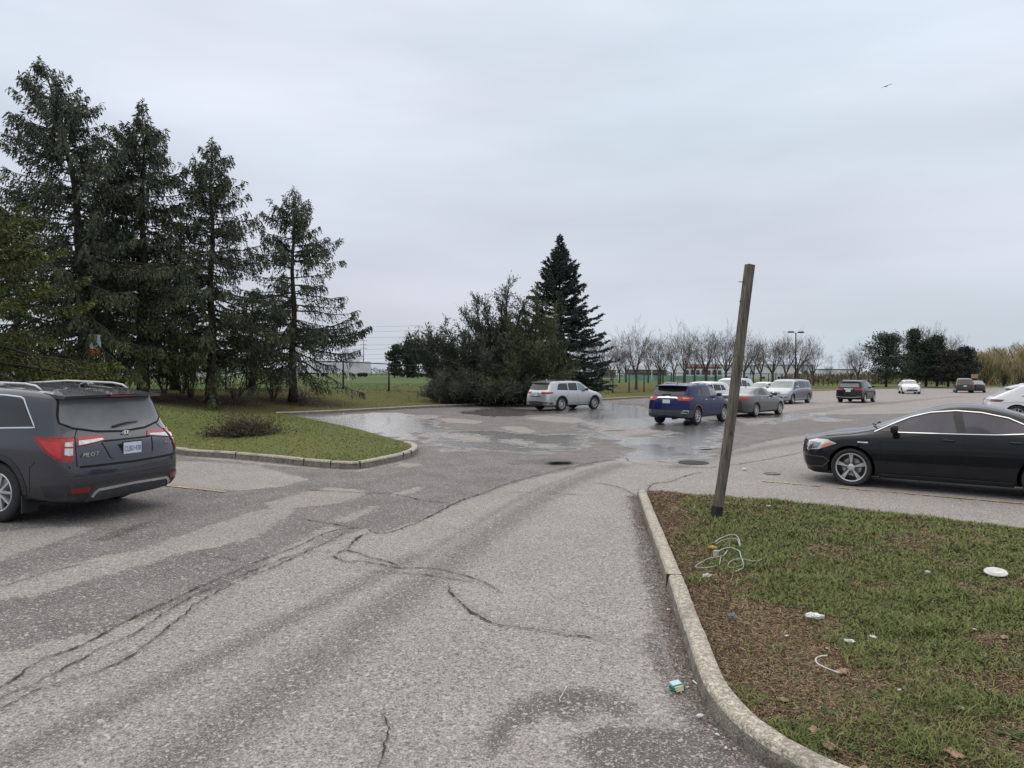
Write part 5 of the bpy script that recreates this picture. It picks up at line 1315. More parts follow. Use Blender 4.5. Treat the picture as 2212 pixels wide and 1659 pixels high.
def spruce(loc, H, rmax, seed, label, h0=2.0, dens=13, ca=(.020, .032, .022), cb=(.050, .066, .036), kl=.17, kw=.026, lean=(0, 0), name='spruce_tree', group=None, prof=.8, gapf=.12, trunk_r=.24, wh=.42, nb=6, droop=.55, hl=None, sides=None, extra=(), cat='tree', upt=35, hang=.5, rvar=(.55, 1.08)):
    rg = np.random.default_rng(seed); root = empty(name, loc, 0, label, cat, group)
    def axis(h): t = h / H; return np.array([lean[0] * t ** 3, lean[1] * t ** 3, h])
    tr = MB(); hs = np.linspace(0, H * .985, 14)
    tr.tube([axis(h) + np.array([.05 * math.sin(h * 1.3 + seed), .05 * math.cos(h * 1.1 + seed), 0]) * (h > .5) for h in hs], [max(.012, trunk_r * (1 - h / H) ** .9 * (1.35 if h < .1 else 1) + .008) for h in hs], 9)
    tk = tr.build('trunk', M['bark'], root, True)
    tb = Tubes(3); acc = []; h = h0
    while h < H - .15:
        t = (H - h) / (H - h0)                                   # 1 at the bottom, 0 at the top
        k = nb if t > .15 else 4
        for q in range(k):
            if rg.random() < gapf: continue
            az = rg.uniform(0, 2 * math.pi) if rg.random() < .3 else 2 * math.pi * (q + rg.uniform(-.25, .25)) / k + h * 2.4
            L = rmax * (min(1, t * 1.08 + .02)) ** prof * rg.uniform(*rvar)
            L *= min(1, t / .24) ** .55
            if sides is not None: L *= sides(az, h)
            if L < .12: L = .12
            el = math.radians(upt * (1 - t) ** 1.4 + 8 * t * 0 - 12 * t + rg.normal(0, 5)); m_ = 7; s_ = np.linspace(0, 1, m_)
            out = np.array([math.cos(az), math.sin(az)])
            z = np.sin(el) * s_ * L - droop * .32 * L * (s_ ** 1.6) * t + .16 * L * (s_ ** 4) + h
            r_ = np.cos(el) * s_ * L; a0 = axis(h)
            path = np.column_stack([a0[0] + out[0] * r_, a0[1] + out[1] * r_, z]) + rg.normal(0, .02 * L, (m_, 3)) * s_[:, None]
            br = .010 + .011 * L
            tb.add(list(path), [br * (1 - .85 * u) for u in s_]); spray_branch(rg, path, L, acc, dens * (1 + .6 * (1 - t)), kl, kw, droop, .75, hang)
        h += wh * rg.uniform(.55, 1.25) * (.6 + .4 * t)
    for (az, el, hh, L, dn) in extra:                            # named long boughs
        az, el = math.radians(az), math.radians(el); m_ = 8; s_ = np.linspace(0, 1, m_); out = np.array([math.cos(az), math.sin(az)])
        z = np.sin(el) * s_ * L - droop * .2 * L * s_ ** 1.6 + .22 * L * s_ ** 4 + hh; r_ = np.cos(el) * s_ * L
        path = np.column_stack([out[0] * r_, out[1] * r_, z]); tb.add(list(path), [(.03 + .01 * L) * (1 - .85 * u) for u in s_]); spray_branch(rg, path, L, acc, dn, kl, kw, droop, 1.1, hang)
    top = axis(H - .2); tb.add([top, axis(H)], [.012, .006])
    tp = np.array([top + (axis(H) - top) * u for u in rg.random(12)]); acc.append((tp, rg.normal(0, 1, (12, 3)) + [0, 0, 1], np.full(12, .16), np.full(12, .022)))
    tb.build('branches', M['bark'], root)
    finish_foliage('crown', acc, M['needles'], root, rg, ca, cb, hl=hl)
    return root
S = T_POS
TALL = 'tall drooping spruces on the left'
DN = dict(ca=(.036, .052, .040), cb=(.092, .114, .070), kl=.17, kw=.028, droop=.9, nb=7, gapf=.17, rvar=(.40, 1.12), hang=1.1)
spruce(S['s0'], 8.6, 5.4, 11, 'nearest spruce at the left edge, only its yellow-green boughs reach into view', h0=2.0, dens=26, ca=(.050, .064, .026), cb=(.135, .145, .040), kl=.15, kw=.030, group=TALL, droop=.6, gapf=.05, nb=8)
spruce(S['s1'], 15.0, 5.0, 21, 'tallest spruce, its crooked top bending left above the grey SUV', h0=2.3, dens=19, lean=(-2.0, 0), group=TALL, prof=.62, hl=((.085, .100, .028), 1.5, 8), trunk_r=.27, upt=32, extra=((20, 8, 11.0, 2.6, 30), (10, 2, 9.6, 2.6, 30), (170, 4, 12.0, 3.2, 30)), **DN)
spruce(S['s2'], 14.1, 4.6, 37, 'second tall spruce with a bushy pointed top, trunk just right of the grey SUV roof', h0=2.2, dens=20, group=TALL, prof=.66, hl=((.085, .100, .028), 1.5, 7), trunk_r=.26, **DN)
spruce(S['s3'], 13.3, 4.5, 41, 'third tall spruce with a thin cone-laden tip, between the bushy one and the shortest one', h0=2.2, dens=18, group=TALL, prof=.64, trunk_r=.24, hl=((.080, .096, .028), 1.5, 6), extra=((185, -2, 4.2, 4.4, 30), (200, -4, 3.6, 4.2, 30)), **DN)
spruce(S['s4'], 11.8, 4.3, 58, 'shortest of the tall spruces with a low bough reaching right over the fence', h0=2.1, dens=18, group=TALL, prof=.62, trunk_r=.22, wh=.46, extra=((0, 6, 3.6, 4.3, 50), (12, 10, 3.2, 3.9, 46), (-14, 4, 4.0, 4.0, 46), (3, -6, 3.1, 3.6, 46), (-6, 14, 3.8, 3.6, 40), (175, -4, 3.6, 3.8, 40), (190, -6, 3.0, 3.4, 36)), **DN)
spruce(S['s5'], 10.8, 5.2, 63, 'dark spruce behind the tallest one at the far left', h0=2.3, dens=14, group=TALL, kl=.2, kw=.034, nb=6, droop=.7, gapf=.2)
spruce(S['s6'], 10.5, 4.4, 67, 'dark spruce in the second row behind the two tallest', h0=2.3, dens=14, group=TALL, kl=.2, kw=.034, nb=6, droop=.7, gapf=.2)
spruce(S['s7'], 8.0, 4.6, 68, 'lower dark spruce in the second row between the second and third trunks', h0=2.2, dens=14, group=TALL, kl=.2, kw=.034, nb=6, droop=.7, gapf=.2)
spruce(S['s8'], 6.2, 4.2, 69, 'lower dark spruce in the second row between the third and fourth trunks', h0=2.2, dens=14, group=TALL, kl=.2, kw=.034, nb=6, droop=.7, gapf=.2)
spruce(S['c1'], 11.4, 3.9, 71, 'dark blue-green spruce with a neat pointed top above the silver SUV', h0=1.5, dens=30, ca=(.030, .050, .044), cb=(.078, .104, .086), kl=.17, kw=.036, prof=1.0, droop=.15, gapf=.05, wh=.34, nb=8, trunk_r=.2, upt=45, hang=.25, rvar=(.62, 1.08))
def juniper(loc, limbs, seed, label, name='juniper_shrub', ca=(.044, .060, .046), cb=(.115, .130, .090), dens=30, kl=.2, kw=.03, bushy=1.0, group=None, cat='shrub', ht=None, updir=.5):
    """limbs: (x, y, z, base radius) end points from the root; foliage sweeps outward and up"""
    rg = np.random.default_rng(seed); root = empty(name, loc, 0, label, cat, group); tb = Tubes(5); acc = []
    for x, y, z, r in limbs:
        m_ = 9; s_ = np.linspace(0, 1, m_); e_ = np.array([x, y, z]); off = e_ * [.42, .42, 0] * (abs(z) < 5); mid = off + (e_ - off) * np.array([.5, .5, .55])
        path = ((1 - s_) ** 2)[:, None] * off + (2 * s_ * (1 - s_))[:, None] * mid + (s_ ** 2)[:, None] * e_ + rg.normal(0, .06, (m_, 3)) * s_[:, None]
        tb.add(list(path), [r * (1 - .8 * u) + .01 for u in s_]); Lm = float(np.linalg.norm(e_))
        for u in np.linspace(.12, 1, max(6, int(Lm * 5))):
            f = u * (m_ - 1); i = min(int(f), m_ - 2); P = path[i] * (1 - f + i) + path[i + 1] * (f - i); T = path[i + 1] - path[i]; T /= np.linalg.norm(T)
            d = T * .8 + rg.normal(0, .62, 3) * bushy * [1.15, 1, .55] + np.array([-.18, 0, updir * .6]); d /= np.linalg.norm(d); L = rg.uniform(.5, 1.15) * (1.25 - .6 * u) * bushy
            sp_ = np.array([P + d * L * q + np.array([0, 0, .12 * L * q * q]) for q in np.linspace(0, 1, 5)]); tb.add(list(sp_), [.014 * (1 - .8 * q) for q in np.linspace(0, 1, 5)])
            n = int(L * dens); t = rg.random(n); PB = sp_[0] + (sp_[-1] - sp_[0]) * t[:, None] + rg.normal(0, .05, (n, 3)); dd = d + rg.normal(0, .55, (n, 3)) + [0, 0, updir * .5]
            for q in range(3): acc.append((PB + dd * .10 * q, dd + rg.normal(0, .3, (n, 3)), np.full(n, kl) * rg.uniform(.6, 1.3, n), np.full(n, kw) * rg.uniform(.7, 1.3, n)))
    tb.build('stems', M['bark'], root); finish_foliage('crown', acc, M['needles'], root, rg, ca, cb, hl=ht)
    return root
rg = np.random.default_rng(5)
def fan(n, R, z0, z1, cz=1.0, ax=1.0):
    out = []
    for k in range(n):
        a = 2 * math.pi * (k + rg.random()) / n; r = R * math.sqrt(rg.uniform(.15, 1)); out.append((math.cos(a) * r * ax, math.sin(a) * r, z0 + (z1 - z0) * (1 - (r / R) ** 2 * cz) * rg.uniform(.65, 1), .05))
    return out
juniper(S['j1'], fan(40, 3.7, .5, 5.6, .95, 1.1) + [(.5, 0, 7.6, .12), (.1, .3, 6.8, .08), (-1.6, 0, 6.6, .09), (-1.0, .4, 6.4, .07), (-2.3, 0, 5.8, .07), (1.4, 0, 6.3, .08), (-5.8, .2, 4.2, .12)] + [(rg.uniform(-2.6, 1.9), rg.uniform(-.8, .8), rg.uniform(3.7, 5.5), .07) for _ in range(13)] + [(-4.9, .1, 3.9, .06), (-4.6, 0, 4.6, .07), (-3.6, .2, 4.9, .07), (-5.4, 0, 3.6, .05), (-3.9, -.3, 4.1, .05), (-5.2, -.2, 3.5, .07), (-4.4, 0, 4.0, .08), (-4.0, .3, 3.2, .06), (-6.0, 0, 3.4, .04), (-3.2, 0, 3.6, .06)], 83,
        'wide dark juniper clump with a long bough reaching left, left of the pointed spruce', dens=29, kl=.19, kw=.028)
juniper(S['j2'], fan(36, 3.3, .5, 4.8, .9, 1.05) + [(rg.uniform(-1.6, 1.4), rg.uniform(-.8, .8), rg.uniform(3.4, 5.2), .06) for _ in range(9)] + [(.3, 0, 6.9, .1), (-.6, .3, 6.2, .08), (1.4, 0, 5.6, .08), (1.9, -.6, 3.6, .06), (2.6, 0, 2.6, .06)], 89, 'dark juniper clump pressed against the pointed spruce behind the silver SUV', dens=29, ca=(.046, .062, .038), cb=(.125, .138, .070), kl=.19, kw=.028)
juniper(S['j0'], fan(40, 1.9, .3, 2.4, .9, 1.0), 97, 'low greyish bushy shrub at the left foot of the juniper clump', ca=(.055, .064, .050), cb=(.13, .135, .10), dens=34, kl=.15, kw=.022, bushy=.75)
# low dead-looking juniper mound on the left island
p = G(527, 944, .22); p.z = HT1(p.x, p.y) - .05
juniper(tuple(p), [(math.cos(a) * r * 1.35, math.sin(a) * r * .75 + .3, .06 + .13 * (1 - r / 1.0) + .03 * rg.random(), .010) for a, r in [(rg.uniform(0, 6.28), rg.uniform(.1, .95)) for _ in range(60)]], 101,
        'low reddish-brown spreading shrub on the left grass island', ca=(.050, .046, .030), cb=(.130, .112, .066), dens=40, kl=.08, kw=.013, bushy=.30, updir=.05, name='creeping_juniper')

def bare_tree(loc, H, seed, label, group=None, name='bare_tree', cw=.42, ca=None, trunk=.11, fork=.26, depth=6, tint='twig', parts=True, mat=None):
    rg = np.random.default_rng(seed); root = empty(name, loc, rg.uniform(0, 6.28), label, 'tree', group); tb, tw = Tubes(6), Tubes(3)
    def grow(p, d, L, r, lv):
        n = 4; pts = [p]; rs = [r]; q = p.copy(); dd = d.copy()
        for i in range(n):
            dd = dd + rg.normal(0, .09, 3) + np.array([0, 0, .06]); dd /= np.linalg.norm(dd); q = q + dd * L / n; pts.append(q.copy()); rs.append(max(.0062, r * (1 - .38 * (i + 1) / n)))
        (tb if lv <= 2 else tw).add(pts, rs)
        if lv >= depth: return
        kids = 3 if lv < 3 else int(rg.integers(2, 4))
        for k in range(kids):
            f = 1.0 if k == 0 else rg.uniform(.35, .95); i = min(n, max(1, int(round(f * n)))); sp = .22 if k == 0 else rg.uniform(.45, .85)
            a = rg.normal(0, 1, 3); a -= dd * (a @ dd); a /= np.linalg.norm(a); nd = dd * math.cos(sp) + a * math.sin(sp); nd /= np.linalg.norm(nd)
            grow(pts[i], nd, L * rg.uniform(.62, .84), rs[i] * (.80 if k == 0 else .55), lv + 1)
    z0 = H * fork; tb.add([np.array([0, 0, -.1]), np.array([.02, 0, z0 * .5]), np.array([0, .02, z0])], [trunk * 1.25, trunk, trunk * .92])
    for k in range(6):
        a = 2 * math.pi * (k + rg.uniform(-.2, .2)) / 6; e_ = rg.uniform(.55, 1.0) if k else .1; d = np.array([math.cos(a) * cw * 1.7 * e_, math.sin(a) * cw * 1.7 * e_, 1.0]); d /= np.linalg.norm(d)
        grow(np.array([0, 0, z0 * rg.uniform(.82, 1)]), d, H * rg.uniform(.20, .25), trunk * .5, 1)
    tb.build('trunk', M['bark_grey'], root); tw.build('crown', mat or M['twig'], root)
    return root
ROW = 'bare young trees in a row behind the fence'
def scaled_copy(src, loc, s, rz, label, sz=None):
    r = src.copy(); COL.objects.link(r); r.location = loc; r.scale = (s, s, sz or s); r.rotation_euler = (0, 0, rz); r['label'] = label
    for ch in src.children: c = ch.copy(); COL.objects.link(c); c.parent = r
    return r
def rowpos(px, off=2.2):
    """where the view ray at px meets a line a little behind the fence"""
    k = (px - CXP) / FPX; best = None
    for a, b in zip(FENCE, FENCE[1:]):
        for t in np.linspace(0, 1, 60):
            q = a + (b - a) * t; e = abs(q[0] / q[1] - k)
            if best is None or e < best[0]: best = (e, q)
    q = best[1]; D = q[1] + off * 1.4; return (k * D, D, HT1(k * D, D))
protos = []
ROWT = [(1299, 709, 'first bare tree right of the junipers'), (1374, 690, 'second bare tree from the junipers'), (1426, 703, 'third bare tree from the junipers'), (1479, 687, 'fourth bare tree from the junipers, wide crown'), (1525, 694, 'bare tree above the blue SUV'),
        (1568, 694, 'bare tree just left of the leaning post'), (1607, 706, 'bare tree just right of the leaning post'), (1643, 715, 'second bare tree right of the leaning post'), (1669, 715, 'bare tree above the silver minivan windscreen'), (1697, 722, 'bare tree left of the lamp pole'), (1722, 700, 'bare tree behind the lamp pole'), (1757, 728, 'last bare tree of the row, right of the lamp pole')]
for k, (px, top, lab) in enumerate(ROWT):
    x, y, z = rowpos(px); s_ = FPX / y; yh = 807.5 + (px - CXP) * .006; H = CAM_H + (yh - top) / s_ - z
    if k < 4: o = bare_tree((x, y, z), H, 200 + k, lab, ROW, trunk=.135, fork=.24); protos.append((o, H))
    else:
        src, h0 = protos[k % 4]; scaled_copy(src, (x, y, z), H / h0, k * 1.7, lab)
BK = 'bare trees further back in the field'
for k, (px, D, H) in enumerate(((1338, 96, 6.0), (1352, 104, 5.5), (1400, 100, 6.5), (1432, 112, 6), (1455, 108, 7), (1500, 120, 7), (1545, 118, 8), (1590, 135, 7), (1627, 150, 8), (1735, 165, 7), (1262, 80, 5.5), (1320, 120, 6))):
    src, h0 = protos[(k * 3 + 1) % 4]; x = (px - CXP) / FPX * D; scaled_copy(src, (x, D, HT1(x, D)), H / h0, k * 2.3 + 1, ['thin bare tree in the field between the first two trees of the row', 'second thin bare tree in the field, just left of the second row tree', 'small bare tree in the field right of the second row tree', 'thin bare tree in the field behind the third row tree', 'bare tree in the field between third and fourth row trees', 'tall thin bare tree in the field right of the widest crown', 'bare tree in the field between the fifth and sixth row trees', 'bare tree in the field directly behind the leaning post', 'bare tree in the field between the seventh and eighth row trees', 'bare tree in the field between the lamp pole and the last row tree', 'bare tree in the field showing above the silver SUV', 'small bare tree far in the field left of the second row tree'][k])['group'] = BK
for px, D, H, lab in ((930, 150, 11, 'leafless tree beyond the field left of the juniper bough'), (962, 155, 10, 'leafless tree beyond the field just left of the juniper clump'), (752, 150, 7.5, 'small round leafless tree left of the second fence post'), (1853, 125, 8, 'bushy leafless tree left of the dark pine'), (1838, 128, 6.5, 'smaller leafless tree at the left of the pine group'), (2000, 150, 14.5, 'tall leafless tree rising behind the dark pines'), (2034, 152, 13, 'second tall leafless tree behind the pines, further right'),
                      (1790, 160, 5, 'low leafless tree right of the bare row')):
    src, h0 = protos[int(px) % 4]; x = (px - CXP) / FPX * D; scaled_copy(src, (x, D, HT1(x, D) if D < 200 else .9), H / h0, px, lab)['group'] = 'leafless trees in the distance'
# brush (multi-stem leafless shrubs) at the foot of the spruces
def brush(loc, H, R, seed, label, n=16, mat=None, group='leafless brush under the spruces'):
    rg = np.random.default_rng(seed); root = empty('leafless_bush', loc, 0, label, 'shrub', group); tb = Tubes(3)
    for k in range(n):
        a = rg.uniform(0, 6.28); r = R * math.sqrt(rg.random()); e_ = np.array([math.cos(a) * r, math.sin(a) * r, H * rg.uniform(.6, 1)])
        s_ = np.linspace(0, 1, 6); path = np.array([e_ * np.array([u ** 1.5, u ** 1.5, u]) for u in s_]) + rg.normal(0, .05, (6, 3)) * s_[:, None] + np.array([math.cos(a) * .1, math.sin(a) * .1, 0])
        tb.add(list(path), [.018 * (1 - .8 * u) + .004 for u in s_])
        for q in range(9):
            u = rg.uniform(.25, 1); i = min(4, int(u * 5)); P = path[i] + (path[i + 1] - path[i]) * rg.random(); d = rg.normal(0, 1, 3) * [1, 1, .6] + [0, 0, .6]; d /= np.linalg.norm(d); L = rg.uniform(.2, .6) * H * .4
            pts = [P, P + d * L * .5, P + d * L + np.array([0, 0, .05])]; tb.add(pts, [.007, .005, .003])
            for w in range(3): d2 = d + rg.normal(0, .6, 3); tb.add([pts[1], pts[1] + d2 * L * .4], [.004, .0025])
    tb.build('stems', mat or M['twig'], root); return root
for k, (px, D, H, R, lab) in enumerate(((100, 33, 1.9, 2.0, 'leafless brown bush left of the tall spruce trunk, behind the grey SUV roof'), (140, 35, 2.2, 1.8, 'dense leafless bush behind the grey SUV roof'), (70, 37, 1.9, 1.6, 'leafless bush at the far left behind the SUV'), (355, 37.5, 2.0, 1.2, 'many-stemmed leafless bush between the second and third spruce trunks'), (412, 37, 2.2, 1.3, 'leafless bush just left of the third spruce trunk'),
                                      (395, 38, 2.0, 1.3, 'leafless bush in the gap left of the third spruce'), (510, 36.5, 2.1, 1.2, 'fine leafless bush right of the third spruce trunk'), (590, 38.5, 1.8, 1.1, 'leafless bush left of the fourth spruce trunk'), (655, 38.2, 1.0, .9, 'low leafless bush right of the fourth spruce trunk'), (243, 38, 1.7, 1.0, 'leafless bush behind the fence end left of the second spruce trunk'))):
    x = (px - CXP) / FPX * D; brush((x, D, HT1(x, D)), H, R, 300 + k, lab, n=18)
# far conifer group on the right
def pine(loc, H, R, seed, label, ca=(.026, .044, .034), cb=(.066, .092, .060), name='pine_tree', prof=None, group='dark conifers at the far right of the lot', kl=.36, kw=.085, n=130, low=.16):
    rg = np.random.default_rng(seed); root = empty(name, loc, 0, label, 'tree', group); tr = MB(); tr.tube([(0, 0, -.1), (.1, 0, H * .4), (0, .1, H * .9)], [.22, .16, .05], 7); tr.build('trunk', M['bark'], root, True)
    tb = Tubes(4); acc = []
    for k in range(n):
        h = H * rg.uniform(low, .97); t = h / H; rr = R * (prof(t) if prof else max(.05, math.sin(math.pi * (t * .84 + .10))) ** .75) * rg.uniform(.35, 1.08); a = rg.uniform(0, 6.28)
        e_ = np.array([math.cos(a) * rr, math.sin(a) * rr, h + .12 * rr]); b_ = np.array([0, 0, h - .1 * rr]); path = np.array([b_ + (e_ - b_) * u for u in np.linspace(0, 1, 4)]); tb.add(list(path), [.04, .03, .02, .01])
        m_ = 60; c_ = e_ * .85 + b_ * .15; PB = c_ + rg.normal(0, 1, (m_, 3)) * [.42, .42, .20] * (R / 4 + .3) - (e_ - b_) * rg.uniform(0, .6, (m_, 1)); acc.append((PB, rg.normal(0, 1, (m_, 3)) + [0, 0, .7] + (e_ - b_) / max(rr, .1) * .6, np.full(m_, kl), np.full(m_, kw)))
    tb.build('branches', M['bark'], root); finish_foliage('crown', acc, M['needles'], root, rg, ca, cb, clump=1.6); return root
def fpos(px, D): x = (px - CXP) / FPX * D; return (x, D, .3)
cone = lambda t: max(.04, (1 - t)) * 1.15
pine(fpos(1914, 122), 9.1, 5.0, 401, 'large round-topped dark pine, leftmost of the far conifer group')
pine(fpos(1972, 128), 10.2, 3.2, 402, 'pointed dark spruce right of the round pine', prof=cone, name='spruce_tree')
pine(fpos(2000, 126), 7.9, 4.6, 403, 'dense dark spruce in the middle of the far conifer group', prof=lambda t: max(.1, 1 - t ** 1.5), name='spruce_tree', cb=(.036, .055, .030))
pine(fpos(2024, 130), 9.1, 3.4, 404, 'second pointed spruce of the far conifer group', prof=cone, name='spruce_tree')
pine(fpos(2048, 124), 6.2, 4.0, 405, 'grey-brown dark conifer right of the pointed spruces', ca=(.030, .032, .028), cb=(.060, .058, .048))
pine(fpos(2084, 124), 6.8, 4.2, 406, 'broad low spruce with spreading boughs at the right of the far conifer group', prof=lambda t: max(.05, (1 - t)) * 1.15, name='spruce_tree', ca=(.016, .026, .022), cb=(.034, .048, .036))
def willow(loc, H, R, seed, label, col=((.24, .195, .10), (.38, .32, .19)), dens=.6):
    rg = np.random.default_rng(seed); root = empty('willow_tree', loc, 0, label, 'tree', 'golden willows beyond the lot'); tb, tw = Tubes(5), Tubes(3); acc = []
    for k in range(13):
        a = 2 * math.pi * k / 13 + rg.uniform(-.2, .2); r = R * rg.uniform(.35, .9); e_ = np.array([math.cos(a) * r, math.sin(a) * r, H * rg.uniform(.72, .98)]); mid = e_ * [.35, .35, .62]; s_ = np.linspace(0, 1, 8)
        path = (2 * s_ * (1 - s_))[:, None] * mid + (s_ ** 2)[:, None] * e_ + rg.normal(0, .1, (8, 3)) * s_[:, None]; tb.add(list(path), [.2 * (1 - .85 * u) + .01 for u in s_])
        m_ = int(520 * dens); u = rg.uniform(.35, 1, m_); i = np.minimum((u * 7).astype(int), 6); P = path[i] + (path[i + 1] - path[i]) * rg.random((m_, 1)) + rg.normal(0, .55, (m_, 3)) * [1, 1, .6]
        L = rg.uniform(.5, 2.0, m_); acc.append((P, np.array([0, 0, -1.]) + rg.normal(0, .28, (m_, 3)), L, np.full(m_, .035)))
    tb.build('trunk', M['bark_grey'], root); finish_foliage('crown', acc, M['needles'], root, rg, *col, clump=1.5); return root
for k, (px, D, H, R, lab) in enumerate(((2128, 150, 8.2, 5, 'golden willow beside the far conifers'), (2168, 145, 8.0, 5.5, 'golden willow with a forked trunk above the white SUV at the right'), (2206, 138, 8.4, 5.5, 'golden willow at the right edge'), (2250, 140, 9, 6, 'golden willow past the right edge'), (2100, 165, 8, 5, 'paler willow behind the broad spruce'))):
    willow(fpos(px, D), H, R, 420 + k, lab)
# one brownish wood far beyond the field and behind the willows
def far_wood(name, label, x0, x1, y, h, n, cols, base=0, seed=1, cat='woodland'):
    rg = np.random.default_rng(seed); X_ = rg.uniform(x0, x1, n); hh = h * (.55 + .45 * fbm(np.column_stack([X_, X_ * 0 + y]), 1 / 14., seed, 3)) * (.8 + .4 * fbm(np.column_stack([X_, X_ * 0]), 1 / 4., seed + 3, 2))
    Z_ = base + hh * rg.random(n) ** .7; P = np.column_stack([X_, y + rg.normal(0, 3, n), Z_]); D_ = rg.normal(0, 1, (n, 3)) * [.5, .5, 1] + [0, 0, 1.0]; V, F = kites(P, D_, rg.uniform(.4, 1.3, n), rg.uniform(.06, .18, n), rg)
    s = rg.random((n, 1)); C = np.array(cols[0]) * (1 - s) + np.array(cols[1]) * s; o = mesh_np(name, V, F, M['needles'], None, col=np.repeat(C, 4, 0)); return tag(o, label, cat, kind='stuff')
far_wood('distant_woodland', 'brown leafless woodland along the horizon beyond the playing field', -260, 420, 330, 3.8, 26000, ((.075, .066, .062), (.14, .125, .118)), .5, 3)
far_wood('distant_thicket', 'brown thicket behind the willows and conifers', 62, 190, 160, 2.6, 12000, ((.11, .085, .05), (.26, .20, .11)), 0, 4)
for k, (px, H) in enumerate(((852, 9.5), (868, 9), (880, 11), (890, 8))):
    if k != 1: pine((( px - CXP) / FPX * 165, 165, .8), H * .8, 2.4, 430 + k, ['low dark tree behind the white truck cab', '', 'dark conifer between the truck and the utility pole', 'dark conifer at the right of the truck'][k], group='dark trees behind the truck', n=40, kl=.6, kw=.18, low=.1)

# ------------------------------------------------------------------ grass blades
def blades(name, P, z, Ln, wd, Dr, C, label):
    n = len(P); B = np.column_stack([P, z]); Dr = Dr / np.linalg.norm(Dr, axis=1)[:, None]; S_ = np.column_stack([-Dr[:, 1], Dr[:, 0], np.zeros(n)]) + rng.normal(0, .2, (n, 3)); S_ /= np.linalg.norm(S_, axis=1)[:, None]
    w = wd[:, None]; L = Ln[:, None]; mid = B + Dr * L * .55; tip = B + Dr * L + np.column_stack([Dr[:, :2] * (Ln * .25)[:, None], -Ln * .12])
    V = np.stack([B - S_ * w, B + S_ * w, mid + S_ * w * .8, mid - S_ * w * .8, tip + S_ * w * .1, tip - S_ * w * .1], 1).reshape(-1, 3); a = np.arange(n)[:, None] * 6
    F = np.concatenate([a + [[0, 1, 2, 3]], a + [[3, 2, 4, 5]]], 0); o = mesh_np(name, V, F, M['blades'], None, col=np.repeat(C, 6, 0)); return tag(o, label, 'grass', kind='stuff')
def island_blades(N):
    a = rng.uniform(0, 1, (N, 2)); th_ = np.radians(8 + a[:, 0] * 42); r_ = 2.6 * (14 / 2.6) ** a[:, 1]; P = np.column_stack([r_ * np.sin(th_), r_ * np.cos(th_)])
    P = P[inside(P, ISL_R)]; e_ = seg_dist(P, ISL_R); ek = seg_dist(P, np.array(kerb_r), False); P = P[(ek > .145 + rng.random(len(P)) * .05 - .06 * (rng.random(len(P)) < .12))]
    C, br = isl_color(P, 1); n = len(P); dead = rng.random(n) < (.34 + .62 * br); hgt = np.where(dead, rng.uniform(.015, .050, n), rng.uniform(.018, .052, n)) * (1 + .6 * (fbm(P, 1.8, 31, 2) - .5))
    tuft = (fbm(P, 2.6, 33, 2) > .64) & ~dead; hgt = np.where(tuft, hgt * 1.6, hgt)
    tilt = np.where(dead, rng.uniform(.05, .45, n), rng.uniform(.35, 1.6, n)); az = rng.uniform(0, 6.28, n); Dr = np.column_stack([np.cos(az), np.sin(az), tilt])
    c = np.where(dead[:, None], (STRAW * (rng.random((n, 1)) ** 2.2) * .95 + BROWN * rng.uniform(.3, .8, (n, 1)) + RUST * .3 * rng.random((n, 1))), (GREEN * 1.1 * rng.uniform(.5, 1.6, (n, 1)) + OLIVE * .8 * rng.random((n, 1))))
    far = np.hypot(P[:, 0], P[:, 1]); wd = .0018 + .00036 * far; blades('lawn_grass', P, HR(P) - .004, hgt * (1 + .03 * far), wd, Dr, c, 'short patchy grass mixed with dead blades on the near island')
island_blades(520000)
def far_blades(N, lo, hi, th0, th1, poly, name, label, hmin, hmax, wk, colf):
    a = rng.uniform(0, 1, (N, 2)); th_ = np.radians(th0 + a[:, 0] * (th1 - th0)); r_ = lo * (hi / lo) ** a[:, 1]; P = np.column_stack([r_ * np.sin(th_), r_ * np.cos(th_)]); P = P[inside(P, poly)]
    e_ = seg_dist(P, LOTEDGE, False); P = P[e_ > .17]; n = len(P); far_ = np.hypot(P[:, 0], P[:, 1]); C = colf(P) * rng.uniform(.75, 1.5, (n, 1)); az = rng.uniform(0, 6.28, n); Dr = np.column_stack([np.cos(az), np.sin(az), rng.uniform(.4, 1.8, n)])
    st = rng.random(n) < .12; C[st] = STRAW * .8; e2 = seg_dist(P, LOTEDGE, False)
    nf = seg_dist(P, FENCE, False); hg = rng.uniform(hmin, hmax, n) * (1 + 2.2 * np.clip(1 - nf / .5, 0, 1)); blades(name, P, HT(P) - .01, hg, wk * far_, Dr, C, label)
far_blades(170000, 12, 75, -46, 22, TERR, 'bank_grass', 'grass on the left island and the bank', .025, .06, .0006, field_color)
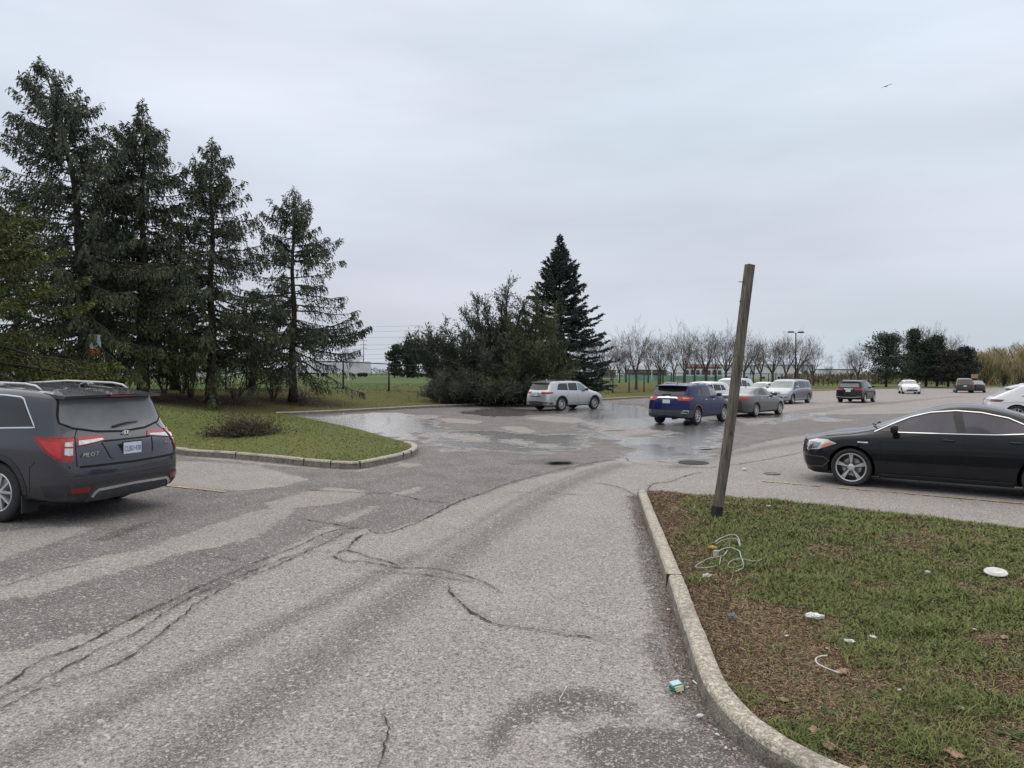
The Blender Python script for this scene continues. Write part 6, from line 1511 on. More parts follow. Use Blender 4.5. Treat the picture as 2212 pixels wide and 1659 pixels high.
# ------------------------------------------------------------------ fence, posts, lamps, field, background, litter
M['fence_metal'] = material('dark fence metal', (.022, .022, .024), .6, .3)
M['galv'] = material('galvanised steel', (.30, .31, .32), .5, .6, var=.15)
def chain_material():
    mt = bpy.data.materials.new('chain link'); mt.use_nodes = True; N, Lk = mt.node_tree.nodes, mt.node_tree.links; b = N['Principled BSDF']
    b.inputs['Base Color'].default_value = (.03, .03, .032, 1); b.inputs['Roughness'].default_value = .6
    uv = N.new('ShaderNodeTexCoord'); s = N.new('ShaderNodeSeparateXYZ'); Lk.new(uv.outputs['UV'], s.inputs[0])
    def mth(op, a, c=None):
        n = N.new('ShaderNodeMath'); n.operation = op
        for k, v in enumerate((a, c)):
            if v is None: continue
            if isinstance(v, (int, float)): n.inputs[k].default_value = v
            else: Lk.new(v, n.inputs[k])
        return n.outputs[0]
    a = mth('ADD', s.outputs['X'], s.outputs['Y']); c = mth('SUBTRACT', s.outputs['X'], s.outputs['Y'])
    f = lambda v: mth('LESS_THAN', mth('ABSOLUTE', mth('SUBTRACT', mth('FRACT', mth('MULTIPLY', v, 14.0)), .5)), .04)
    m_ = mth('MAXIMUM', f(a), f(c)); Lk.new(m_, b.inputs['Alpha']); return mt
M['chain'] = chain_material()
def fence(name, pts, h, label, sp=3.05, hf=None, mesh_on=True, group=None):
    L = np.array(pts, float); S_ = np.concatenate([[0], np.cumsum(np.linalg.norm(np.diff(L, axis=0), axis=1))]); n = int(S_[-1] / sp); root = empty(name, (L[0][0], L[0][1], HT1(*L[0])), 0, label, 'fence', group)
    o0 = np.array([L[0][0], L[0][1], HT1(*L[0])]); P = []
    for k in range(n + 1):
        s_ = k * sp; x, y = np.interp(s_, S_, L[:, 0]), np.interp(s_, S_, L[:, 1]); P.append(np.array([x, y, HT1(x, y)]))
    post = None
    rail = MB(); rail.tube([p - o0 + [0, 0, h] for p in P], .032 if h > 1.5 else .045, 6); rail.build('top_rail', M['fence_metal'], root, True)
    for k, p in enumerate(P):
        if post is None:
            b = MB(); b.tube([(0, 0, -.1), (0, 0, h + .03)], .055, 8); b.lathe([(.05, h + .02), (.045, h + .06), (.001, h + .08)], 8, 'z'); post = b.build('post', M['fence_metal'], root, True); post.location = p - o0
        else: q = post.copy(); COL.objects.link(q); q.parent = root; q.location = p - o0
    if mesh_on:
        V = []; F = []; UV = []
        for k, p in enumerate(P): V += [p - o0 + [0, 0, .03], p - o0 + [0, 0, h - .02]]
        F = [(2 * k, 2 * k + 2, 2 * k + 3, 2 * k + 1) for k in range(len(P) - 1)]; o = mesh('chain_link', V, F, M['chain'], root)
        uvl = o.data.uv_layers.new(name='UVMap')
        for k, f in enumerate(o.data.polygons):
            for li, (u, v) in zip(f.loop_indices, ((k * sp, 0), ((k + 1) * sp, 0), ((k + 1) * sp, h), (k * sp, h))): uvl.data[li].uv = (u, v)
    return root
i4 = 4
fence('chain_link_fence', [(-17.2, 46.0), (-13, 47.2), (-2, 50.5), (7.4, 62), (22, 81), (67, 138), (110, 192)], 1.85, 'long black chain-link fence on top of the grass bank')
fence('low_chain_link_fence', [(-31.0, 40), (-24, 42.6), (-17.6, 45.2)], 1.15, 'lower black chain-link fence behind the tall spruces', 2.3)
# --- leaning wooden post on the near island
M['old_wood'] = material('weathered post wood', (.135, .118, .098), .95, var=.5, vscale=4, bump=1.0, bscale=14)
M['post_dark'] = material('tarred post foot', (.018, .018, .020), .9, bump=.4)
def wood_grain(mt):
    N, Lk = mt.node_tree.nodes, mt.node_tree.links
    for n in N:
        if n.type == 'TEX_NOISE':
            mp_ = N.new('ShaderNodeMapping'); mp_.inputs['Scale'].default_value = (9, 9, .8); src = n.inputs['Vector'].links[0].from_socket; Lk.new(src, mp_.inputs[0]); Lk.new(mp_.outputs[0], n.inputs['Vector'])
wood_grain(M['old_wood'])
base = G(1547, 1118, .12)
dpt = base.y; top = PD(1620, 572, dpt + .10); hb = 0.0
root = empty('wooden_post', tuple(base), 0, 'tall weathered square wooden post leaning right on the near island', 'post')
v_ = Vector(top) - base; Lp = v_.length; w_ = .105
path = [Vector((0, 0, 0)) + v_ * t + Vector((.018 * math.sin(t * 3.1) * (1 - t) * 2, 0, 0)) for t in np.linspace(.0, 1, 16)]
def square_tube(path, w, d, mat, name, par, tw=0):
    V, F = [], []; n = len(path)
    for i, p in enumerate(path):
        t = (path[min(i + 1, n - 1)] - path[max(i - 1, 0)]).normalized(); x = Vector((1, .38, 0)); x = (x - t * x.dot(t)).normalized(); y = t.cross(x)
        for a, b in ((-1, -.9), (-.9, -1), (.9, -1), (1, -.9), (1, .9), (.9, 1), (-.9, 1), (-1, .9)): V.append(p + x * a * w / 2 + y * b * d / 2)
    for i in range(n - 1):
        for k in range(8): F.append((i * 8 + k, i * 8 + (k + 1) % 8, (i + 1) * 8 + (k + 1) % 8, (i + 1) * 8 + k))
    F += [tuple(range(7, -1, -1)), tuple(range(len(V) - 8, len(V)))]; return mesh(name, V, F, mat, par)
square_tube(path, w_, .10, M['old_wood'], 'post_shaft', root)
square_tube([v_ * (-.012), v_ * .045], w_ + .008, .108, M['post_dark'], 'post_foot', root)
M['bolt'] = material('rusty bolt', (.07, .06, .055), .6, .6)
for t, l in ((.932, .07), (.855, .025)):
    b = MB(); q = v_ * t; b.tube([q + Vector((0, 0, 0)), q + Vector((-w_ / 2 - l, 0, .0))], .006, 6); b.build('bolt', M['bolt'], root)
b = MB(); b.tube([v_ * .34 + Vector((w_ * .3, -.06, 0)), v_ * .335 + Vector((w_ * .3, -.062, -.03))], .008, 5); b.build('bolt', M['bolt'], root)
# --- parking lot lamps
def lamp(px, D, H, label):
    x = (px - CXP) / FPX * D; root = empty('lot_lamp', (x, D, HT1(x, D)), 0, label, 'lamp post', 'tall twin-headed parking lot lamps')
    b = MB(); b.tube([(0, 0, 0), (0, 0, H - .1)], [.10, .07], 10); b.build('pole', M['fence_metal'], root, True); b = MB(); b.box((0, 0, .25), (.4, .4, .5)); b.build('base', M['kerb_side'], root)
    for s in (-1, 1):
        b = MB(); b.tube([(0, 0, H - .15), (s * .35, .1 * s, H - .02)], .035, 6); b.build('arm', M['fence_metal'], root); b = MB(); b.box((s * .75, .15 * s, H + .03), (.75, .42, .16), rot=None); b.box((s * .75, .15 * s, H + .12), (.6, .3, .05)); b.build('lamp_head', M['fence_metal'], root)
lamp(1718, 96, 7.7, 'dark twin-headed lamp post standing among the right end of the bare row'); lamp(1170, 49.5, 7.2, 'dark twin-headed lamp post half hidden in the junipers')
# --- utility poles and wires
def upole(px, top, D, label, arms=8, z0=.9, r=.22, name='utility_pole', aw=1.0):
    x = (px - CXP) / FPX * D; yh = 807.5 + (px - CXP) * .006; H = CAM_H + (yh - top) * D / FPX - z0; root = empty(name, (x, D, z0), 0, label, 'utility pole', 'transmission poles beyond the field')
    b = MB(); b.tube([(0, 0, 0), (0, 0, H)], [r, r * .55], 8); b.build('pole', M['galv'], root, True)
    for k in range(arms):
        z = H - .4 - k * H * .085; b = MB(); b.tube([(-aw, 0, z), (aw, 0, z + .0)], .06, 5)
        for s in (-1, 1): b.tube([(s * aw, 0, z), (s * aw, 0, z - .35)], .07, 6)
        b.build('cross_arm', M['fence_metal'], root)
    return x, D, H + z0
pA = upole(785, 717, 250, 'slender steel transmission pole above the playing field, left of the fence post', 5); pB = upole(904, 703, 190, 'steel transmission pole behind the reaching juniper bough', 4, r=.16)
pC = upole(1795, 768, 420, 'distant steel transmission pole right of the bare row', 5); pD = upole(1831, 775, 440, 'further distant transmission pole left of the conifers', 5); pE = upole(1812, 780, 520, 'faint far transmission pole between two others', 4)
M['wire'] = material('power line', (.16, .17, .18), .7)
k = 0
def wire(a, b, sag, r, label):
    pts = [Vector(a).lerp(Vector(b), t) - Vector((0, 0, sag * 4 * t * (1 - t))) for t in np.linspace(0, 1, 14)]; m_ = MB(); m_.tube(pts, r, 4, cap=False); tag(m_.build('power_line', M['wire']), label, 'power line', 'power lines strung over the playing field')
names = ['topmost', 'second', 'third', 'fourth', 'fifth', 'sixth', 'seventh', 'lowest']
for k, (ya, yb) in enumerate(((695, 703), (708, 713), (720, 726), (738, 741), (748, 750), (758, 762), (769, 770), (778, 779))):
    a = PD(560, ya - 3, 215); b_ = PD(904, yb, 190); c_ = PD(1700, yb + 62 - k * 3, 420)
    wire(a, b_, 1.0, .028, names[k] + ' power line left of the juniper clump'); wire(b_, c_, 2.5, .03, names[k] + ' power line passing behind the junipers to the right')
# --- soccer goals, field poles, green windscreen
M['white_metal'] = material('white painted metal', (.72, .73, .74), .5)
def goal(px0, px1, D, label, H=2.3):
    x0, x1 = (px0 - CXP) / FPX * D, (px1 - CXP) / FPX * D; z = .95; root = empty('soccer_goal', ((x0 + x1) / 2, D, z), 0, label, 'goal', 'white goals on the playing field'); w = (x1 - x0) / 2
    b = MB(); b.tube([(-w, 0, H), (w, 0, H)], .06, 6); b.build('crossbar', M['white_metal'], root)
    for s in (-1, 1):
        b = MB(); b.tube([(s * w, 0, 0), (s * w, 0, H)], .06, 6); b.build('goal_post', M['white_metal'], root); b = MB(); b.tube([(s * w, 0, H), (s * w + .5, 1.6, 0)], .04, 6); b.build('goal_brace', M['white_metal'], root)
goal(430, 500, 92, 'white goal seen between the second and third spruce trunks'); goal(577, 632, 96, 'white goal left of the fourth spruce trunk'); goal(691, 752, 98, 'white goal right of the fourth spruce, near the fence post')
M['teal'] = material('teal windscreen cloth', (.16, .33, .27), .8, var=.3, vscale=.4)
b = MB(); x0, x1 = (1350 - CXP) / FPX * 150, (1560 - CXP) / FPX * 150
n = 26; V = []
for i in range(n + 1): xx = x0 + (x1 - x0) * i / n; V += [(xx, 150 + .3 * math.sin(i), .9), (xx, 150 + .3 * math.sin(i), 2.0 - .25 * (i / n) + .08 * math.sin(i * 2.1))]
b.add(V, [(2 * i, 2 * i + 2, 2 * i + 3, 2 * i + 1) for i in range(n)]); b.tube([(x0, 150.35, .9), (x0, 150.35, 2.2)], .05, 5); b.tube([(x1, 150.35, .9), (x1, 150.35, 2.0)], .05, 5)
tag(b.build('field_windscreen', M['teal']), 'long low teal cloth barrier across the far side of the playing field', 'barrier')
for k, (px, top, D) in enumerate(((1281, 745, 110), (1408, 770, 140), (1448, 790, 150), (1336, 788, 150))):
    x = (px - CXP) / FPX * D; b = MB(); H = CAM_H + (808 - top) * D / FPX - .9; b.tube([(0, 0, 0), (0, 0, H)], .07, 6); b.box((0, 0, H), (.5, .15, .12)); o = b.build('field_pole', M['white_metal']); o.location = (x, D, .9)
    tag(o, ['tall pale pole on the field right of the junipers', 'pale pole behind the third bare tree', 'short pale pole near the teal barrier', 'short pale pole at the left end of the teal barrier'][k], 'pole', 'pale poles on the playing field')
# --- sign at the spruces
M['sign_white'] = material('sign white', (.50, .56, .56), .5, var=.25, vscale=9); M['sign_orange'] = material('sign orange', (.62, .17, .06), .5); M['sign_red'] = material('sign red', (.5, .07, .06), .5)
x = (199 - CXP) / FPX * 30.5; z0 = HT1(x, 30.5); root = empty('park_sign', (x, 30.5, z0), math.radians(66), 'white and orange sign board on a dark post beside the tallest spruce trunk', 'sign')
b = MB(); b.tube([(-.22, 0, -.1), (-.22, 0, 2.9)], .05, 8); b.build('sign_post', M['fence_metal'], root)
b = MB(); b.box((.10, -.03, 2.42), (.56, .03, .62)); b.build('sign_panel', M['sign_white'], root)
b = MB(); b.box((.10, -.031, 1.94), (.58, .034, .28)); b.build('sign_panel', M['sign_orange'], root); b = MB(); b.prism([(-.16, 2.32), (-.02, 2.42), (.0, 2.62), (-.14, 2.60)], .047, .052)
V = [(x_, -z_, y_) for x_, y_, z_ in b.V]; b.V = V; b.build('sign_mark', M['sign_red'], root)
x = (66 - CXP) / FPX * 58; M['blue_panel'] = material('blue panel', (.035, .05, .22), .6); 
# --- buildings far away
M['wall_white'] = material('pale cladding', (.55, .57, .60), .7, var=.08, vscale=.3); M['roof_grey'] = material('flat roof', (.30, .31, .33), .8); M['wall_brick'] = material('brown brick', (.17, .13, .115), .9, var=.2, vscale=1); M['win_dark'] = material('far window', (.05, .06, .07), .15); M['red_sign'] = material('red fascia', (.30, .06, .06), .5)
def building(px0, px1, D, h, label, wall, dep=14, name='building', z0=.6, roof=None, nwin=0, fascia=None, gable=False, winh=None, bays=None):
    x0, x1 = (px0 - CXP) / FPX * D, (px1 - CXP) / FPX * D; w = x1 - x0; root = empty(name, ((x0 + x1) / 2, D, z0), 0, label, 'building')
    b = MB(); b.box((0, dep / 2, h / 2), (w, dep, h)); b.build('wall', wall, root)
    if gable:
        b = MB(); k = h * .55; b.add([(-w / 2 - .3, -.3, h), (w / 2 + .3, -.3, h), (w / 2 + .3, dep + .3, h), (-w / 2 - .3, dep + .3, h), (-w / 2, dep / 2, h + k), (w / 2, dep / 2, h + k)], [(0, 1, 5, 4), (2, 3, 4, 5), (0, 4, 3), (1, 2, 5), (0, 3, 2, 1)]); b.build('roof', roof or M['roof_grey'], root)
    else: b = MB(); b.box((0, dep / 2, h + .2), (w + .4, dep + .4, .4)); b.build('roof', roof or M['roof_grey'], root)
    if fascia: b = MB(); b.box((0, -.06, h * .82), (w * .96, .1, h * .16)); b.build('fascia', fascia, root)
    for k in range(nwin): b = MB(); b.box((-w / 2 + w * (k + .5) / nwin, -.05, (winh or h * .45)), (w / nwin * .62, .12, h * .34)); b.build('window', M['win_dark'], root)
building(1478, 1560, 300, 5.6, 'low white and red commercial building behind the bare trees', M['wall_white'], nwin=7, fascia=M['red_sign']); building(1565, 1640, 310, 5.5, 'long low pale warehouse right of the red-fronted building', M['wall_white'], nwin=5)
building(1655, 1760, 320, 6.0, 'long pale warehouse behind the right end of the bare row', M['wall_white'], nwin=8); building(1775, 1850, 330, 4.2, 'low brown-roofed shop row left of the far conifers', M['wall_white'], nwin=5, roof=M['wall_brick'])
building(1270, 1330, 300, 3.4, 'low brown brick house between the pointed spruce and the bare row', M['wall_brick'], nwin=4, gable=True)
building(1360, 1440, 330, 3.8, 'brown-roofed hall on the horizon left of the red-fronted building', M['wall_brick'], nwin=5, gable=True)
building(-60, 60, 150, 5.2, 'white building with large windows at the far left edge', M['wall_white'], nwin=5, dep=20); building(62, 92, 140, 4.4, 'blue-walled unit beside the white building at the far left', M['blue_panel'], dep=12, nwin=0, z0=.8)
building(255, 470, 210, 7.0, 'long white hall glimpsed behind the spruce trunks', M['wall_white'], nwin=12, dep=25); building(2032, 2060, 116, 1.2, 'small tan kiosk roof left of the golden willows', material('tan wall', (.30, .20, .13), .8), dep=3, z0=1.6, nwin=0) if False else None
M['tan'] = material('tan board', (.32, .22, .14), .8, var=.1)
x, y, z = fpos(2105, 112); root = empty('notice_board', (x, y, .2), 0, 'small tan board on legs beside the broad low spruce', 'board'); b = MB(); b.box((0, 0, 1.9), (1.0, .08, .65)); b.build('board', M['tan'], root)
for s in (-.4, .4): b = MB(); b.tube([(s, .06, 0), (s, .06, 2.1)], .05, 6); b.build('leg', M['fence_metal'], root)
# --- road beyond the field with trucks
RZ = .75
b = MB(); b.add([(-320, 176, HT1(-40, 170) + .05), (260, 176, HT1(-40, 170) + .05), (260, 187, HT1(-40, 170) + .05), (-320, 187, HT1(-40, 170) + .05)], [(0, 1, 2, 3)]); tag(b.build('far_road', material('pale far road', (.25, .245, .24), .9)), kind='structure', label='pale road beyond the playing field', cat='road')
RZ = HT1(-40, 170) + .06
M['truck_white'] = material('white truck paint', (.72, .74, .76), .35, 0, .5); M['trailer'] = material('trailer side', (.60, .62, .65), .45, 0, .2, var=.06, vscale=.7)
def semi(px, D, label, trailer=True, s=1):
    x = (px - CXP) / FPX * D; root = empty('semi_truck', (x, D, RZ), 0 if s > 0 else math.pi, label, 'truck', 'trucks parked beyond the playing field')
    def pr(name, poly, w, mat, cy=0):
        b = MB(); b.prism(poly, -w / 2, w / 2); b.V = [(a, cy + c, bb) for a, bb, c in b.V]; return b.build(name, mat, root)
    pr('cab', [(0, .9), (0, 1.55), (.25, 1.75), (1.5, 2.0), (1.8, 2.15), (2.35, 2.95), (2.5, 3.5), (3.2, 3.9), (4.6, 3.95), (4.8, 1.0), (4.8, .9)], 2.4, M['truck_white'])
    for sy in (-1, 1):
        pr('window', [(2.15, 2.1), (2.55, 2.85), (3.2, 2.85), (3.2, 2.1)], .03, M['win_dark'], sy * 1.215)
    b = MB(); b.box((2.2, 0, 2.55), (.1, 2.0, .5)); b.build('windshield', M['win_dark'], root)
    pr('chassis', [(.4, .7), (.4, .95), (8.2, .95), (8.2, .7)], 1.2, M['fence_metal'])
    for wx in (1.1, 6.0, 7.3) + ((16.5, 17.8) if trailer else ()):
        for sy in (-1, 1):
            b = MB(); b.lathe([(.3, -.16), (.5, -.16), (.52, 0), (.5, .16), (.3, .16), (.01, .1)], 16, c=(wx, sy * 1.05, .52)); b.build('wheel', M['rubber'], root, True)
    if trailer: b = MB(); b.box((12.3, 0, 2.55), (13.6, 2.5, 2.8)); b.build('trailer', M['trailer'], root)
    return root
semi(860, 181, 'white truck tractor with tall sleeper cab and no trailer beyond the field', False); semi(640, 184, 'white truck with a long white trailer seen between fence and goal', True); semi(950, 184, 'white truck and trailer mostly hidden behind the junipers', True); semi(230, 184, 'white truck and trailer glimpsed between the spruce trunks', True)
for k, px in enumerate((1660, 1705, 1790, 1835, 1590)):
    x = (px - CXP) / FPX * 290; root = empty('parked_trailer', (x, 290, .6), .2, ['white trailer parked left of the lamp pole on the horizon', 'white trailer behind the lamp pole on the horizon', 'white trailer right of the last bare tree', 'white trailer left of the dark pines', 'white trailer just right of the leaning post'][k], 'trailer', 'white trailers parked on the horizon')
    b = MB(); b.box((0, 0, 2.3), (11, 2.5, 2.7)); b.build('box', M['trailer'], root)
    for wx in (-4, -2.8, 4): b = MB(); b.lathe([(.1, -.2), (.5, -.2), (.5, .2), (.1, .2)], 12, c=(wx, -1.1, .5)); b.build('wheel', M['rubber'], root)
# --- bird
b = MB(); q = PD(1915, 186, 55); root = empty('bird', tuple(q), math.radians(20), 'small dark gull gliding high in the grey sky', 'bird')
body = [(0, -.16, -.02, .004), (0, -.10, -.01, .03), (0, 0, 0, .045), (0, .12, .0, .03), (0, .17, .01, .02), (0, .2, .01, .003)]
b.tube([(a, c, d) for a, c, d, e_ in body], [e_ for *_, e_ in body], 8)
for s, dz in ((-1, -.22), (1, .22)):
    P = [(0, .07, .01), (s * .28, .11, dz * .55 + .06), (s * .6, -.02, dz * 1.15), (s * .27, -.06, dz * .55 + .05), (0, -.08, 0)]; V = [Vector(p) for p in P] + [Vector(p) + Vector((0, 0, -.015)) for p in P]
    b.add(V, [(0, 1, 2, 3, 4), (9, 8, 7, 6, 5)] + [(i, (i + 1) % 5, 5 + (i + 1) % 5, 5 + i) for i in range(5)])
b.build('body', material('gull plumage', (.16, .17, .18), .8), root)
# --- litter
M['paper'] = material('white litter', (.60, .60, .58), .6, var=.18, vscale=20); M['foam'] = material('foam', (.68, .68, .66), .8, bump=.2); M['cable'] = material('grey-green cable', (.42, .42, .36), .6, var=.25, vscale=12); M['cable_g'] = material('pale green cord', (.36, .46, .38), .6); M['yellow_rag'] = material('yellow rag', (.55, .36, .08), .8, var=.3, vscale=20)
M['box_teal'] = material('teal box', (.02, .17, .16), .4); M['box_pale'] = material('pale box', (.48, .66, .66), .5, var=.1); M['box_cream'] = material('cream card', (.55, .55, .38), .7, var=.1); M['stone'] = material('grey stone', (.16, .16, .17), .9, var=.3); M['dryleaf'] = material('dry leaf', (.26, .17, .11), .8, var=.3, vscale=30)
def hr(x, y): return float(HR([(x, y)])[0])
def gi(px, py):          # point on the near island surface
    p = G(px, py, .14); p.z = hr(p.x, p.y); return p
# plastic lid
p = gi(2151, 1250); b = MB(); b.lathe([(.090, 0), (.098, .006), (.092, .016), (.082, .008), (.072, .008), (.068, .022), (.055, .024), (.045, .012), (.02, .012), (.0005, .013)], 28, 'z'); o = b.build('plastic_lid', M['paper'], None, True); o.location = p + Vector((0, 0, .035)); o.rotation_euler = (.16, -.10, 0); tag(o, 'round white plastic lid lying on the grass at the far right', 'lid')
def crumple(name, p, s, label, cat, mat, seed=0, flat=.45, lift=.012, rz=None):
    r = random.Random(seed); bm = bmesh.new(); bmesh.ops.create_icosphere(bm, subdivisions=3, radius=1)
    for v in bm.verts: k = 1 + .30 * math.sin(v.co.x * 5 + seed) * math.cos(v.co.y * 4.1 + seed * 2) + r.uniform(-.16, .16); v.co = Vector((v.co.x * s[0] * k, v.co.y * s[1] * k, v.co.z * s[2] * k))
    me = bpy.data.meshes.new(name); bm.to_mesh(me); bm.free(); me.materials.append(mat); o = link(bpy.data.objects.new(name, me)); o.location = (p.x, p.y, p.z + s[2] * .6 + lift); o.rotation_euler = (0, 0, rz if rz is not None else r.uniform(0, 6)); return tag(o, label, cat)
crumple('foam_piece', gi(1757, 1334), (.065, .036, .022), 'white foam cup piece lying where green grass meets dead grass', 'foam piece', M['foam'], 3, rz=-.3)
LT = [(2004, 1244, .040, 'torn white paper scrap left of the round plastic lid'), (2143, 1307, .012, 'tiny white scrap below the round plastic lid'), (2016, 1308, .018, 'small white scrap between the paper scrap and the foam piece'), (1835, 1387, .045, 'crumpled translucent tissue below and right of the foam piece'), (1886, 1377, .035, 'second crumpled tissue, right of the first one'), (2068, 1185, .022, 'small white crumb high on the island grass'), (1660, 1093, .045, 'white plastic cup crushed at the far edge of the island, right of the post'), (1880, 1190, .012, 'tiny pale scrap in the middle of the grass'),
      (1575, 1098, .012, 'small scrap right of the leaning post foot'), (1500, 1090, .012, 'small scrap on the brown tip of the island'), (1458, 1290, .012, 'tiny crumb by the kerb joint'), (1943, 1490, .018, 'white scrap in the weeds near the right'), (2080, 1530, .02, 'white twist of paper at the lower right of the grass'), (1978, 1665, .02, 'white scrap at the bottom edge of the grass'), (1700, 1372, .02, 'pale tissue bit under the foam piece'), (1786, 1399, .012, 'little pale chip below the tissues'), (2105, 1366, .02, 'white sliver at the right of the grass'), (1921, 1343, .012, 'tiny white chip among the grass left of the tissue')]
for k, (px, py, s, lab) in enumerate(LT): crumple('paper_scrap', gi(px, py), (s * .75, s * .45, s * .25), lab, 'litter', M['paper'], 20 + k)['group'] = 'white scraps on the near island'
crumple('grey_stone', gi(1583, 1322), (.05, .035, .025), 'grey stone lying in the dead grass near the kerb', 'stone', M['stone'], 7, lift=-.01)
for k, (px, py, s) in enumerate(((1818, 1449, .05), (1870, 1640, .05), (1790, 1590, .05), (2170, 1385, .04), (1760, 1560, .045), (2060, 1620, .05), (1690, 1500, .035))):
    crumple('dry_leaf', gi(px, py), (s, s * .6, .008), ['large dry leaf beside the bent white strip', 'dry leaf near the bottom of the grass', 'dry leaf low in the dead needles left of centre', 'curled tan leaf at the right edge of the grass', 'pinkish dry leaf just right of the kerb bend', 'dry leaf at the lower right of the grass', 'small tan leaf close to the kerb'][k], 'leaf', M['dryleaf'], 50 + k)['group'] = 'dry leaves on the near island'
def cord(name, pts, r, mat, label=None, cat=None, parent=None, lift=.03, z=None):
    P = [gi(*q[:2]) + Vector((0, 0, lift + (q[2] * .4 if len(q) > 2 else 0))) for q in pts]
    if parent is not None: P = [p_ - parent.location for p_ in P]
    L = smooth_line([tuple(v) for v in P], 5); b = MB(); b.tube(L, r, 6); o = b.build(name, mat, parent, True); return tag(o, label, cat) if label else o
cord('bent_strip', [(1787, 1422), (1768, 1425), (1762, 1432), (1768, 1441), (1790, 1452), (1812, 1461)], .0045, M['paper'], 'bent white plastic strip on the dead grass in the lower middle', 'strip', lift=.04)
def dz(l): return [(1468.9 + x * .0912, 1123.3 + y * .0912) + tuple(k) for x, y, *k in l]
p = gi(1572, 1203); tg = empty('cable_tangle', tuple(p), 0, 'tangle of thin pale cord with a white tag on the near island', 'cable')
cord('cord_loop', dz([(820, 570, .03), (900, 530, .06), (1050, 500, .10), (1200, 480, .12), (1320, 490, .12), (1400, 560, .08), (1425, 640, .0)]), .0055, M['cable'], parent=tg); cord('cord_loop', dz([(850, 600, .02), (1000, 545, .05), (1200, 530, .08), (1350, 545, .08), (1400, 620, .02)]), .004, M['cable'], parent=tg)
cord('cord_loop', dz([(870, 790, .01), (1000, 735, .04), (1180, 715, .06), (1300, 745, .05), (1410, 790, .03), (1440, 900, .02), (1480, 1000, .02), (1500, 1090, .02), (1480, 1170, .01), (1310, 1230, .0)]), .006, M['cable_g'], parent=tg)
cord('cord_loop', dz([(1120, 760, .03), (1040, 860, .02), (900, 900, .02), (700, 920, .01), (550, 960, .01), (400, 1010, .01), (380, 1050, .01), (480, 1080, .01), (640, 1110, .01), (850, 1100, .0)]), .0045, M['cable'], parent=tg)
cord('cord_loop', dz([(1930, 970, .0), (1900, 1000, .01), (1750, 1020, .01), (1600, 990, .01), (1450, 965, .02), (1300, 970, .02), (1200, 1010, .02), (1140, 1080, .01), (1180, 1140, .0), (1350, 1130, .01), (1490, 1090, .01)]), .0045, M['cable'], parent=tg); cord('cord_loop', dz([(965, 900, .01), (950, 1000, .01), (935, 1070, .0)]), .004, M['cable'], parent=tg)
b = MB(); q = gi(*dz([(850, 865)])[0]) - tg.location; b.box((q.x, q.y, q.z + .06), (.05, .012, .065), rot=Matrix.Rotation(.3, 3, 'X')); b.build('tag', M['paper'], tg)
crumple('yellow_rag', gi(*dz([(790, 650)])[0]), (.038, .028, .02), 'yellow scrap of cloth at the left end of the cord tangle', 'rag', M['yellow_rag'], 9); crumple('tissue', gi(*dz([(640, 1260)])[0]), (.05, .035, .02), 'greyish tissue below the cord tangle', 'tissue', M['cable'], 12)
# weeds with broad leaves
def weed(px, py, R, seed, label):
    rg = np.random.default_rng(seed); p = gi(px, py); V, F, C = [], [], []
    for k in range(16):
        a = rg.uniform(0, 6.28); L = R * .62 * rg.uniform(.6, 1.1); up = rg.uniform(.25, .9); d = np.array([math.cos(a), math.sin(a)]); n_ = np.array([-d[1], d[0]]); b0 = len(V)
        for t, w in ((0, .05), (.35, .5), (.7, .6), (1, .05)):
            c_ = d * L * t; z_ = L * up * (t - .55 * t * t); V += [(c_[0] + n_[0] * w * R * .13, c_[1] + n_[1] * w * R * .13, z_), (c_[0] - n_[0] * w * R * .13, c_[1] - n_[1] * w * R * .13, z_)]
        for q in range(3): F.append((b0 + 2 * q, b0 + 2 * q + 1, b0 + 2 * q + 3, b0 + 2 * q + 2))
        C += [np.array((.058, .085, .026)) * rg.uniform(.7, 1.4)] * 8
    o = mesh_np('weed', V, F, M['blades'], None, col=np.array(C)); o.location = p; return tag(o, label, 'weed', 'broad-leaved weeds in the near grass')
for k, (px, py, R, lab) in enumerate(((2010, 1400, .10, 'leafy weed under the paper scraps, upper right of the dead patch'), (2090, 1480, .12, 'leafy weed at the right of the dead patch'), (1960, 1560, .11, 'leafy weed in the lower middle of the grass'), (1790, 1530, .09, 'small leafy weed low among dead needles'), (2180, 1580, .13, 'large leafy weed at the lower right edge'), (2050, 1520, .10, 'leafy weed left of the white paper twist'), (1895, 1500, .09, 'leafy weed right of the small dead hollow'), (2120, 1430, .10, 'leafy weed right of centre below the lid'), (1690, 1352, .06, 'bright grass tuft close to the kerb'), (1990, 1620, .12, 'leafy weed near the bottom of the picture'), (2150, 1500, .11, 'leafy weed near the right edge above the paper twist'), (1850, 1600, .08, 'little weed in the brown needles at the bottom'))): weed(px, py, R, 600 + k, lab)
